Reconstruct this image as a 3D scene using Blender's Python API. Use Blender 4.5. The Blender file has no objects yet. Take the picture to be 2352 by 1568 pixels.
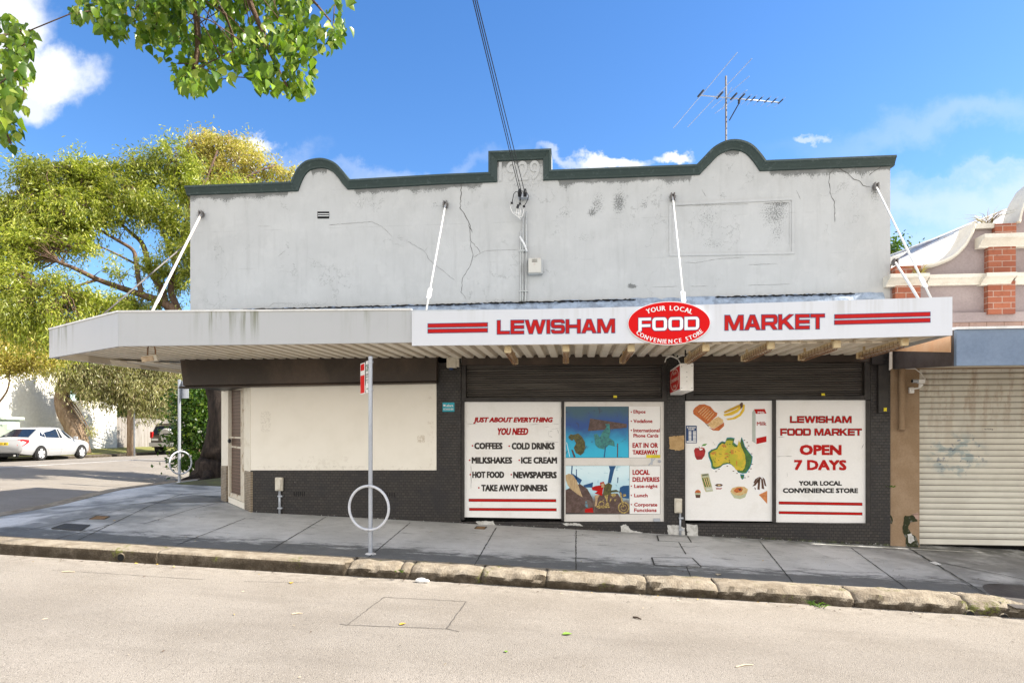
import bpy, math, random
import numpy as np
from mathutils import Vector, Matrix

# ------------------------------------------------------------------ camera, sky, sun, exposure
SC = bpy.context.scene
F, HZ, CX = 1480.0, 1000.0, 1176.0          # focal length, horizon row and centre column of a 2352 px wide picture
TAN = 0.1
TH = math.atan(TAN)
CO, SI = math.cos(TH), math.sin(TH)
CY, ZC = -10.1, 1.6                          # camera stands 10.1 m before the shop front
cam_d = bpy.data.cameras.new('camera')
cam_d.sensor_width = 36.0
cam_d.lens = 36.0 * F / 2352.0
cam_d.shift_y = (HZ - 784.0) / 2352.0
cam_d.clip_start = 0.05
cam_d.clip_end = 2000.0
cam = bpy.data.objects.new('camera', cam_d)
SC.collection.objects.link(cam)
cam.location = (0, CY, ZC)
cam.rotation_euler = (math.radians(90), 0, TH)
SC.camera = cam

SUN_EL, SUN_AZ = math.radians(41), math.radians(86)   # azimuth clockwise from +Y
sun_d = bpy.data.lights.new('sun', 'SUN')
sun_d.energy = 4.6
sun_d.angle = math.radians(0.53)
sun_d.color = (1.0, 0.93, 0.82)
sun = bpy.data.objects.new('sun', sun_d)
SC.collection.objects.link(sun)
sdir = Vector((math.sin(SUN_AZ) * math.cos(SUN_EL), math.cos(SUN_AZ) * math.cos(SUN_EL), math.sin(SUN_EL)))
sun.rotation_euler = sdir.to_track_quat('Z', 'Y').to_euler()
SC.view_settings.view_transform = 'Standard'
SC.view_settings.look = 'None'
SC.view_settings.exposure = 1.35
SC.view_settings.gamma = 1.0

world = bpy.data.worlds.new('World')
SC.world = world
world.use_nodes = True
def build_world():
    nt = world.node_tree
    N, L = nt.nodes, nt.links
    bg = N['Background']
    bg.inputs[1].default_value = 0.12
    sk = N.new('ShaderNodeTexSky')
    sk.sky_type = 'NISHITA'
    sk.sun_disc = False
    sk.sun_elevation = SUN_EL
    sk.sun_rotation = SUN_AZ
    sk.air_density = 1.0
    sk.dust_density = 0.3
    sk.ozone_density = 2.5
    hs = N.new('ShaderNodeHueSaturation')
    hs.inputs['Hue'].default_value = .506
    hs.inputs['Saturation'].default_value = SKY_SAT
    hs.inputs['Value'].default_value = SKY_VAL
    L.new(sk.outputs[0], hs.inputs['Color'])
    tc = N.new('ShaderNodeTexCoord')
    sx = N.new('ShaderNodeSeparateXYZ')
    L.new(tc.outputs['Generated'], sx.inputs[0])
    def m(op, a, b=None, c=None, clamp=False):
        n = N.new('ShaderNodeMath'); n.operation = op; n.use_clamp = clamp
        for i, v in enumerate((a, b, c)):
            if v is None: continue
            if isinstance(v, (int, float)): n.inputs[i].default_value = v
            else: L.new(v, n.inputs[i])
        return n.outputs[0]
    def noise(vec, scale, det, rough=0.55):
        n = N.new('ShaderNodeTexNoise'); n.inputs['Scale'].default_value = scale
        n.inputs['Detail'].default_value = det; n.inputs['Roughness'].default_value = rough
        L.new(vec, n.inputs['Vector'])
        return n
    yy = m('MAXIMUM', sx.outputs[1], 0.02)
    a = m('DIVIDE', sx.outputs[0], yy)
    e = m('DIVIDE', sx.outputs[2], yy)
    cb = N.new('ShaderNodeCombineXYZ'); L.new(a, cb.inputs[0]); L.new(e, cb.inputs[1])
    nz = noise(cb.outputs[0], 5.0, 9, 0.6)
    nz2 = noise(cb.outputs[0], 1.8, 6, 0.6)
    sub = N.new('ShaderNodeVectorMath'); sub.operation = 'MULTIPLY_ADD'
    L.new(nz.outputs['Color'], sub.inputs[0]); sub.inputs[1].default_value = (.24, .24, 0); sub.inputs[2].default_value = (-.12, -.12, 0)
    wp = N.new('ShaderNodeVectorMath'); wp.operation = 'ADD'
    L.new(cb.outputs[0], wp.inputs[0]); L.new(sub.outputs[0], wp.inputs[1])
    tot = None
    for (px, py, rx, ry, op, soft) in CLOUDS:
        u, v = (px - CX) / F, (HZ - py) / F
        d = CO + u * SI
        ca, ce = (u * CO - SI) / d, v / d
        s = N.new('ShaderNodeVectorMath'); s.operation = 'SUBTRACT'
        L.new(wp.outputs[0], s.inputs[0]); s.inputs[1].default_value = (ca, ce, 0)
        q = N.new('ShaderNodeVectorMath'); q.operation = 'DIVIDE'
        L.new(s.outputs[0], q.inputs[0]); q.inputs[1].default_value = (rx / F, ry / F, 1)
        ln = N.new('ShaderNodeVectorMath'); ln.operation = 'LENGTH'; L.new(q.outputs[0], ln.inputs[0])
        mk_ = N.new('ShaderNodeMapRange'); mk_.interpolation_type = 'SMOOTHSTEP'
        L.new(ln.outputs['Value'], mk_.inputs[0])
        mk_.inputs[1].default_value = 1 + soft; mk_.inputs[2].default_value = 1 - soft
        mk_.inputs[3].default_value = 0; mk_.inputs[4].default_value = op
        tot = mk_.outputs[0] if tot is None else m('MAXIMUM', tot, mk_.outputs[0])
    front = m('GREATER_THAN', sx.outputs[1], 0.05)
    tot = m('MULTIPLY', tot, front)
    # unseen cloud added behind the photographer, densest low down, as fill light
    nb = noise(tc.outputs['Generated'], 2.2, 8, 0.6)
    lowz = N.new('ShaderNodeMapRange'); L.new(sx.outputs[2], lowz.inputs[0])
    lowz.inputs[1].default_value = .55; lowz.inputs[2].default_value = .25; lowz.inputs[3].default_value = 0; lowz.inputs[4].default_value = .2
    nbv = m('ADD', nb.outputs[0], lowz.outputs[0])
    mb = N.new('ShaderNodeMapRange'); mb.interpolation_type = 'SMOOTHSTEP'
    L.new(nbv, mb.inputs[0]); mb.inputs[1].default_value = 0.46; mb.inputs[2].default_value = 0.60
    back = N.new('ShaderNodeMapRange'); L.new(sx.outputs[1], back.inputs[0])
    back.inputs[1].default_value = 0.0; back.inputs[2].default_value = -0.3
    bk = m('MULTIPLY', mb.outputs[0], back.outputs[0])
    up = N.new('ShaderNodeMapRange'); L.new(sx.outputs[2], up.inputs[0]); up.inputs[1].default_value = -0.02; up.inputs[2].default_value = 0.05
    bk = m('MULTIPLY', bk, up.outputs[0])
    mix = N.new('ShaderNodeMix'); mix.data_type = 'RGBA'
    L.new(tot, mix.inputs['Factor']); L.new(hs.outputs[0], mix.inputs['A'])
    mix.inputs['B'].default_value = CLOUD_COL
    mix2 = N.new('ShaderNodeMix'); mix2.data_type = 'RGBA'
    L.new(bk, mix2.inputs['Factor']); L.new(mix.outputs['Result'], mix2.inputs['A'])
    mix2.inputs['B'].default_value = FILL_CLOUD
    L.new(mix2.outputs['Result'], bg.inputs[0])
SKY_SAT, SKY_VAL = 1.26, .84
CLOUD_COL = (3.6, 3.7, 3.9, 1)
FILL_CLOUD = (8.2, 7.9, 7.5, 1)                # unseen cloud, made bright to fill the shaded shopfront
CLOUDS = [(20, 60, 150, 150, 1, .35), (110, 150, 130, 75, 1, .4), (60, 210, 90, 60, .85, .45), (585, 303, 60, 26, .95, .4),
          (640, 345, 70, 25, .25, .7), (1390, 374, 84, 20, 1, .35), (1552, 360, 46, 17, 1, .35), (1300, 388, 80, 12, .5, .6),
          (2270, 480, 260, 50, .5, .8), (2330, 560, 200, 60, .55, .8), (2200, 300, 240, 30, .22, .9), (1860, 290, 22, 9, .5, .6),
          (900, 388, 190, 18, .28, .8), (2280, 420, 160, 12, .3, .8), (60, 420, 120, 50, .35, .8)]
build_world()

# ------------------------------------------------------------------ projection helpers (where a point of the survey lies on a real plane)
def ray(px, py):
    u, v = (px - CX) / F, (HZ - py) / F
    return Vector((u * CO - SI, CO + u * SI, v))
CAM = Vector((0, CY, ZC))
class Plane:
    def __init__(self, p0, n):
        self.p0, self.n = Vector(p0), Vector(n).normalized()
    def pt(self, px, py, off=0.0):
        d = ray(px, py)
        p0 = self.p0 + self.n * off
        return CAM + d * ((p0 - CAM).dot(self.n) / d.dot(self.n))
def PY(Y): return Plane((0, Y, 0), (0, -1, 0))
def P(px, py, Y): return PY(Y).pt(px, py)
def onZ(px, py, Z):
    d = ray(px, py)
    return CAM + d * ((Z - ZC) / d.z)
def C(px, py, t): return CAM + ray(px, py) * t
def zm(ox, oy, s):                            # a close-up of the survey: origin and scale
    return lambda x, y: ((ox + x / s) * 2352 / 3240, (oy + y / s) * 2352 / 3240)

def clampx(X):
    if X < -13: return -13 - 4 * math.tanh((-13 - X) / 8)
    if X > 14: return 14 + 3 * math.tanh((X - 14) / 8)
    return X
def sstep(a, b, x):
    t = min(1, max(0, (x - a) / (b - a)))
    return t * t * (3 - 2 * t)
Z0 = ZC - 1.458
def zpath(X, Y):
    return Z0 - .0388 * clampx(X) + (.05 * Y if Y < 0 else .01 * min(Y, 8))
def zroad(X, Y):
    z = Z0 - .0388 * clampx(X) - .143 - .13
    z += .02 * min(max(-2.86 - Y, 0), 3.5) - .02 * min(max(-6.4 - Y, 0), 5)
    z += .12 * sstep(-2.9, 1.5, Y) + .017 * min(max(-9 - X, 0), 7.5) * sstep(-3, 2, Y) - .035 * min(max(-16.5 - X, 0), 8) * sstep(-3, 2, Y)
    return z
def onG(px, py, f):
    d = ray(px, py)
    t = 5.0
    for _ in range(60):
        p = CAM + d * t
        t = t * .5 + .5 * ((f(p.x, p.y) - ZC) / d.z)
    return CAM + d * t

# ------------------------------------------------------------------ object helpers
ORG = {}
COL = SC.collection
def thing(name, label, cat, loc=(0, 0, 0), group=None):
    o = bpy.data.objects.new(name, None)
    COL.objects.link(o)
    o.location = loc
    o.empty_display_size = .1
    o['label'] = label; o['category'] = cat
    if group: o['group'] = group
    ORG[o.name] = Vector(loc)
    return o
def tag(o, label, cat, group=None):
    o['label'] = label; o['category'] = cat
    if group: o['group'] = group
    return o
def relabel(o, label): o['label'] = label; return o

class MB:
    def __init__(self): self.v = []; self.f = []; self.m = []; self.mi = 0
    def add(self, verts, faces):
        b = len(self.v)
        self.v += [tuple(x) for x in verts]
        self.f += [tuple(i + b for i in f) for f in faces]
        self.m += [self.mi] * len(faces)
        return self
    def hexa(self, p):                        # 8 points: 4 back/bottom then 4 front/top
        return self.add(p, [(3, 2, 1, 0), (4, 5, 6, 7), (0, 1, 5, 4), (1, 2, 6, 5), (2, 3, 7, 6), (3, 0, 4, 7)])
    def box(self, x0, x1, y0, y1, z0, z1):
        return self.hexa([(x0, y0, z0), (x1, y0, z0), (x1, y1, z0), (x0, y1, z0), (x0, y0, z1), (x1, y0, z1), (x1, y1, z1), (x0, y1, z1)])
    def obox(self, c, ax, ay, az):
        c, ax, ay, az = map(Vector, (c, ax, ay, az))
        return self.hexa([c - ax - ay - az, c + ax - ay - az, c + ax + ay - az, c - ax + ay - az,
                          c - ax - ay + az, c + ax - ay + az, c + ax + ay + az, c - ax + ay + az])
    def prism(self, pts, off):                # planar outline pushed along a vector
        n = len(pts); off = Vector(off)
        v = [Vector(p) for p in pts] + [Vector(p) + off for p in pts]
        return self.add(v, [tuple(range(n)), tuple(range(2 * n - 1, n - 1, -1))] + [(i, i + n, (i + 1) % n + n, (i + 1) % n) for i in range(n)])
    def flat(self, poly, pl, off=0.0, thick=.01):   # survey outline on a plane, front face `off` before it
        pts = [pl.pt(x, y, off) for x, y in poly]
        return self.prism(pts, pl.n * -thick)
    def rect(self, x0, y0, x1, y1, pl, off=0.0, thick=.01):
        return self.flat([(x0, y0), (x1, y0), (x1, y1), (x0, y1)], pl, off, thick)
    def tube(self, pts, r, n=8, caps=True):
        pts = [Vector(p) for p in pts]
        rs = r if isinstance(r, (list, tuple)) else [r] * len(pts)
        rings = []
        up = None
        for i, p in enumerate(pts):
            d = (pts[min(i + 1, len(pts) - 1)] - pts[max(i - 1, 0)]).normalized()
            if up is None:
                up = d.orthogonal().normalized()
            up = (up - d * up.dot(d)).normalized()
            s = d.cross(up)
            rings.append([p + (up * math.cos(2 * math.pi * k / n) + s * math.sin(2 * math.pi * k / n)) * rs[i] for k in range(n)])
        v = [q for ring in rings for q in ring]
        f = []
        for i in range(len(pts) - 1):
            for k in range(n):
                a, b = i * n + k, i * n + (k + 1) % n
                f.append((a, b, b + n, a + n))
        if caps:
            f.append(tuple(range(n - 1, -1, -1))); f.append(tuple((len(pts) - 1) * n + k for k in range(n)))
        return self.add(v, f)
    def ring(self, c, ax, ay, R, r, n=28, k=8):
        c, ax, ay = Vector(c), Vector(ax).normalized(), Vector(ay).normalized()
        az = ax.cross(ay)
        v = []; f = []
        for i in range(n):
            a = 2 * math.pi * i / n
            d = ax * math.cos(a) + ay * math.sin(a)
            for j in range(k):
                b = 2 * math.pi * j / k
                v.append(c + d * (R + r * math.cos(b)) + az * (r * math.sin(b)))
        for i in range(n):
            for j in range(k):
                f.append((i * k + j, ((i + 1) % n) * k + j, ((i + 1) % n) * k + (j + 1) % k, i * k + (j + 1) % k))
        return self.add(v, f)
    def disc(self, c, ax, ay, R, t, n=20):    # short cylinder, axis ax x ay
        c, ax, ay = Vector(c), Vector(ax).normalized(), Vector(ay).normalized()
        az = ax.cross(ay)
        return self.prism([c + (ax * math.cos(2 * math.pi * i / n) + ay * math.sin(2 * math.pi * i / n)) * R for i in range(n)], az * t)
    def ball(self, c, rx, ry, rz, n=10, m=6):
        v = []; f = []
        for i in range(m + 1):
            a = math.pi * i / m
            for j in range(n):
                b = 2 * math.pi * j / n
                v.append((c[0] + rx * math.sin(a) * math.cos(b), c[1] + ry * math.sin(a) * math.sin(b), c[2] + rz * math.cos(a)))
        for i in range(m):
            for j in range(n):
                f.append((i * n + j, (i + 1) * n + j, (i + 1) * n + (j + 1) % n, i * n + (j + 1) % n))
        return self.add(v, f)
    def build(self, name, mat, parent=None, smooth=False, bevel=0, loc=None, auto=False):
        V = np.array([tuple(p) for p in self.v], dtype=np.float64)
        return mesh_obj(name, V, self.f, mat, parent, smooth, bevel, loc, self.m)
def mesh_obj(name, V, faces, mat, parent=None, smooth=False, bevel=0, loc=None, mids=None):
    if parent is not None: org = ORG[parent.name]
    elif loc is not None: org = Vector(loc)
    else: org = Vector(((V[:, 0].min() + V[:, 0].max()) / 2, (V[:, 1].min() + V[:, 1].max()) / 2, V[:, 2].min()))
    me = bpy.data.meshes.new(name)
    W = V - np.array(org)
    if isinstance(faces, np.ndarray):
        n, k = faces.shape
        me.vertices.add(len(W)); me.vertices.foreach_set('co', W.astype(np.float32).ravel())
        me.loops.add(n * k); me.loops.foreach_set('vertex_index', faces.astype(np.int32).ravel())
        me.polygons.add(n)
        me.polygons.foreach_set('loop_start', np.arange(0, n * k, k, dtype=np.int32))
        me.update(calc_edges=True)
    else:
        me.from_pydata(W.tolist(), [], faces)
        me.update()
    mats = mat if isinstance(mat, (list, tuple)) else [mat]
    for m_ in mats: me.materials.append(m_)
    if mids is not None and len(mats) > 1:
        me.polygons.foreach_set('material_index', np.array(mids, dtype=np.int32))
    if smooth:
        me.polygons.foreach_set('use_smooth', np.ones(len(me.polygons), dtype=bool))
        if smooth == 'auto':
            try: me.set_sharp_from_angle(angle=math.radians(38))
            except Exception: pass
    o = bpy.data.objects.new(name, me)
    COL.objects.link(o)
    ORG[o.name] = Vector(org)
    if parent is not None: o.parent = parent
    else: o.location = org
    if bevel:
        b = o.modifiers.new('bevel', 'BEVEL'); b.width = bevel; b.segments = 2; b.limit_method = 'ANGLE'; b.angle_limit = math.radians(40)
    return o
def struct(o): o['kind'] = 'structure'; return o
def copy_tree(o, parent=None):
    c = o.copy(); COL.objects.link(c)
    if parent is not None: c.parent = parent
    for ch in list(o.children): copy_tree(ch, c)
    return c

# ------------------------------------------------------------------ lettering
_tcache = {}
def glyph_mesh(s, offset=0.0, res=2):
    key = (s, offset)
    if key in _tcache: return _tcache[key]
    cu = bpy.data.curves.new('lettering', 'FONT')
    cu.body = s; cu.offset = offset; cu.resolution_u = res; cu.fill_mode = 'FRONT'
    ob = bpy.data.objects.new('lettering', cu)
    COL.objects.link(ob)
    dg = bpy.context.evaluated_depsgraph_get()
    me = bpy.data.meshes.new_from_object(ob.evaluated_get(dg))
    V = np.array([v.co[:2] for v in me.vertices]); Fc = [tuple(p.vertices) for p in me.polygons]
    bpy.data.objects.remove(ob); bpy.data.curves.remove(cu); bpy.data.meshes.remove(me)
    _tcache[key] = (V, Fc)
    return V, Fc
def fit(V, corners, lo=None, hi=None):        # map glyph box on four survey corners (tl, tr, br, bl)
    lo = V.min(0) if lo is None else lo; hi = V.max(0) if hi is None else hi
    a = (V - lo) / (hi - lo)
    tl, tr, br, bl = [np.array(c) for c in corners]
    x, y = a[:, :1], a[:, 1:]
    return bl * (1 - x) * (1 - y) + br * x * (1 - y) + tr * x * y + tl * (1 - x) * y
def text(s, x0, y0, x1, y1, pl, mat, parent, off=.003, bold=0, offset=0.0, skew=0, slant=0, name='lettering', label=None):
    """writing fitted to the survey box x0..x1, y0..y1 (skew: rise of the right end)"""
    V, Fc = glyph_mesh(s, offset)
    if slant: V = V + np.c_[V[:, 1] * slant, V[:, 1] * 0]
    mb = MB()
    w = bold * (x1 - x0) / max(1, len(s)); h = min(w * .9, (y1 - y0) * .07)
    ks = [(0, 0)] if not bold else [(-1, -1), (1, -1), (0, 0), (-1, 1), (1, 1), (-.5, 0), (.5, 0)]
    for i, (k, l) in enumerate(ks):
        q = fit(V, [(x0 + w + k * w, y0 + h + l * h), (x1 - w + k * w, y0 + h + skew + l * h), (x1 - w + k * w, y1 - h + skew + l * h), (x0 + w + k * w, y1 - h + l * h)])
        mb.add([pl.pt(a, b, off + i * .0003) for a, b in q], Fc)
    o = mb.build(name, mat, parent)
    if label: o['label'] = label
    return o
# square-shouldered wide capitals for the shop fascia
def rr(x0, y0, x1, y1, r, n=4):
    p = []
    for cx, cy, a0 in ((x1 - r, y1 - r, 0), (x0 + r, y1 - r, 90), (x0 + r, y0 + r, 180), (x1 - r, y0 + r, 270)):
        for i in range(n + 1):
            a = math.radians(a0 + 90 * i / n); p.append((cx + r * math.cos(a), cy + r * math.sin(a)))
    return p
def wide(ch):
    s, v = .2, .29
    if ch == 'I': return v, [[(0, 0), (v, 0), (v, 1), (0, 1)]]
    w = {'L': 1.15, 'E': 1.2, 'F': 1.15, 'S': 1.25, 'M': 1.6, 'W': 1.9, 'K': 1.35, 'T': 1.2}.get(ch, 1.35)
    m = .5
    if ch == 'L': return w, [[(0, 0), (w, 0), (w, s), (v, s), (v, 1), (0, 1)]]
    if ch == 'E': return w, [[(0, 0), (w, 0), (w, s), (v, s), (v, m - s / 2), (w, m - s / 2), (w, m + s / 2), (v, m + s / 2), (v, 1 - s), (w, 1 - s), (w, 1), (0, 1)]]
    if ch == 'F': return w, [[(0, 0), (v, 0), (v, m - s / 2 - .1), (w * .95, m - s / 2 - .1), (w * .95, m + s / 2 - .1), (v, m + s / 2 - .1), (v, 1 - s), (w, 1 - s), (w, 1), (0, 1)]]
    if ch == 'T': return w, [[(w / 2 - v / 2, 0), (w / 2 + v / 2, 0), (w / 2 + v / 2, 1 - s), (w, 1 - s), (w, 1), (0, 1), (0, 1 - s), (w / 2 - v / 2, 1 - s)]]
    if ch == 'H': return w, [[(0, 0), (v, 0), (v, m - s / 2), (w - v, m - s / 2), (w - v, 0), (w, 0), (w, 1), (w - v, 1), (w - v, m + s / 2), (v, m + s / 2), (v, 1), (0, 1)]]
    if ch == 'M': return w, [[(0, 0), (v, 0), (v, .62), (w / 2 - .14, 0), (w / 2 + .14, 0), (w - v, .62), (w - v, 0), (w, 0), (w, 1), (w - .42, 1), (w / 2, .3), (.42, 1), (0, 1)]]
    if ch == 'W': return w, [[(.38, 0), (.7, 0), (w / 2, .66), (w - .7, 0), (w - .38, 0), (w, 1), (w - .32, 1), (w - .53, .42), (w / 2 + .18, 1), (w / 2 - .18, 1), (.53, .42), (.32, 1), (0, 1)]]
    if ch == 'A': return w, [[(0, 0), (.32, 0), (.43, .2), (w - .43, .2), (w - .32, 0), (w, 0), (w / 2 + .2, 1), (w / 2 - .2, 1)], [(.54, .4), (w / 2, .78), (w - .54, .4)]]
    if ch == 'K': return w, [[(0, 0), (v, 0), (v, .3), (.45, .43), (w - .38, 0), (w, 0), (.68, .6), (w - .04, 1), (w - .42, 1), (v, .6), (v, 1), (0, 1)]]
    if ch == 'O': return w, [rr(0, 0, w, 1, .28), rr(v, s, w - v, 1 - s, .1)]
    if ch == 'D':
        o = [(0, 0)] + [(w - .3 + .3 * math.sin(a), .3 - .3 * math.cos(a)) for a in np.linspace(0, math.pi / 2, 5)] + [(w - .3 + .3 * math.cos(a), .7 + .3 * math.sin(a)) for a in np.linspace(0, math.pi / 2, 5)] + [(0, 1)]
        return w, [o, rr(v, s, w - v, 1 - s, .08)]
    if ch == 'R':
        o = [(0, 0), (v, 0), (v, .3), (w - .62, .3), (w - .34, 0), (w, 0), (w - .28, .32), (w - .06, .42), (w, .55), (w, .82), (w - .08, .95), (w - .22, 1), (0, 1)]
        return w, [o, rr(v, .5, w - v, 1 - s, .08)]
    if ch == 'S':
        o = [(.02, .25), (.02, .18), (.1, .04), (.25, 0), (w - .22, 0), (w - .06, .06), (w, .2), (w, .42), (w - .07, .55), (w - .22, .6), (v + .02, .6), (v, .66), (v, .76), (v + .03, .82), (w - v - .02, .82), (w - v, .75),
             (w - .02, .75), (w - .02, .84), (w - .1, .96), (w - .25, 1), (.22, 1), (.06, .94), (0, .8), (0, .58), (.07, .45), (.22, .4), (w - v - .02, .4), (w - v, .34), (w - v, .24), (w - v - .03, .18), (v + .02, .18), (v, .25)]
        return w, [o]
def grow(p, d, hole):
    area = sum(p[i][0] * p[(i + 1) % len(p)][1] - p[(i + 1) % len(p)][0] * p[i][1] for i in range(len(p)))
    sg_ = (1 if area > 0 else -1) * (-1 if hole else 1)
    out = []
    for i in range(len(p)):
        a, b, c = Vector(p[i - 1]), Vector(p[i]), Vector(p[(i + 1) % len(p)])
        d1, d2 = (b - a).normalized(), (c - b).normalized()
        n1, n2 = Vector((d1.y, -d1.x)) * sg_, Vector((d2.y, -d2.x)) * sg_
        m = (n1 + n2); m = m.normalized() if m.length > 1e-4 else n1
        k = min(1.6, 1 / max(.2, m.dot(n1)))
        out.append(tuple(b + m * d * k))
    return out
def wide_mesh(s, offset=0.0):
    cu = bpy.data.curves.new('lettering', 'CURVE'); cu.dimensions = '2D'; cu.fill_mode = 'BOTH'
    x = 0
    for ch in s:
        if ch == ' ': x += .6; continue
        w, ps = wide(ch)
        for p in ps:
            if offset: p = grow(p, offset, ps[0] is not p)
            sp = cu.splines.new('POLY'); sp.points.add(len(p) - 1); sp.use_cyclic_u = True
            for i, (a, b) in enumerate(p): sp.points[i].co = (x + a, b, 0, 1)
        x += w + .12
    ob = bpy.data.objects.new('lettering', cu); COL.objects.link(ob)
    dg = bpy.context.evaluated_depsgraph_get()
    me = bpy.data.meshes.new_from_object(ob.evaluated_get(dg))
    V = np.array([v.co[:2] for v in me.vertices]); Fc = [tuple(p.vertices) for p in me.polygons]
    bpy.data.objects.remove(ob); bpy.data.curves.remove(cu); bpy.data.meshes.remove(me)
    return V, Fc, x - .12
def wide_text(s, x0, y0, x1, y1, pl, mat, parent, mat_line=None, off=.004, skew=0, line=.045):
    V, Fc, W = wide_mesh(s)
    cr = [(x0, y0), (x1, y0 + skew), (x1, y1 + skew), (x0, y1)]
    lo, hi = np.array([0, 0.]), np.array([W, 1.])
    if mat_line is not None:
        V2, F2, _ = wide_mesh(s, line)
        q = fit(V2, cr, lo, hi)
        MB().add([pl.pt(a, b, off) for a, b in q], F2).build('lettering_outline', mat_line, parent)
    q = fit(V, cr, lo, hi)
    return MB().add([pl.pt(a, b, off + .0015) for a, b in q], Fc).build('lettering', mat, parent)
def arc_text(s, cx, cy, rx, ry, a0, a1, h, pl, mat, parent, off, flip=False, wsc=.8, bold=.05, offset=0.0, skew=0):
    """letters set along an ellipse in survey units, angles in degrees counter-clockwise from the right"""
    adv = []
    for ch in s:
        if ch == ' ': adv.append(.45); continue
        V, _ = glyph_mesh(ch, offset); adv.append(V[:, 0].max() - V[:, 0].min() + .12)
    tot = sum(adv); acc = 0
    mb = MB()
    for ch, ad in zip(s, adv):
        t = (acc + ad / 2) / tot; acc += ad
        if ch == ' ': continue
        a = math.radians(a0 + (a1 - a0) * t)
        px, py = cx + rx * math.cos(a), cy - ry * math.sin(a)
        tx, ty = -rx * math.sin(a), ry * math.cos(a)
        if (a1 < a0): tx, ty = -tx, -ty
        l = math.hypot(tx, ty); tx, ty = tx / l, ty / l
        V, Fc = glyph_mesh(ch, offset)
        hgt = .72
        X = (V[:, 0] - (V[:, 0].max() + V[:, 0].min()) / 2) * h / hgt * wsc
        Yl = (V[:, 1] - .36) * h / hgt
        for i, k in enumerate((-1, 0, 1)):
            Q = [(px + (x + k * bold * h) * tx - y * ty, py - (x + k * bold * h) * ty - y * tx + (px - cx) * skew) for x, y in zip(X, Yl)]
            mb.add([pl.pt(p, q, off + i * .0006) for p, q in Q], Fc)
    return mb.build('lettering', mat, parent)
def ellipse(cx, cy, rx, ry, n=48, skew=0):
    return [(cx + rx * math.cos(2 * math.pi * i / n), cy + ry * math.sin(2 * math.pi * i / n) + skew * rx * math.cos(2 * math.pi * i / n)) for i in range(n)]
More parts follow.
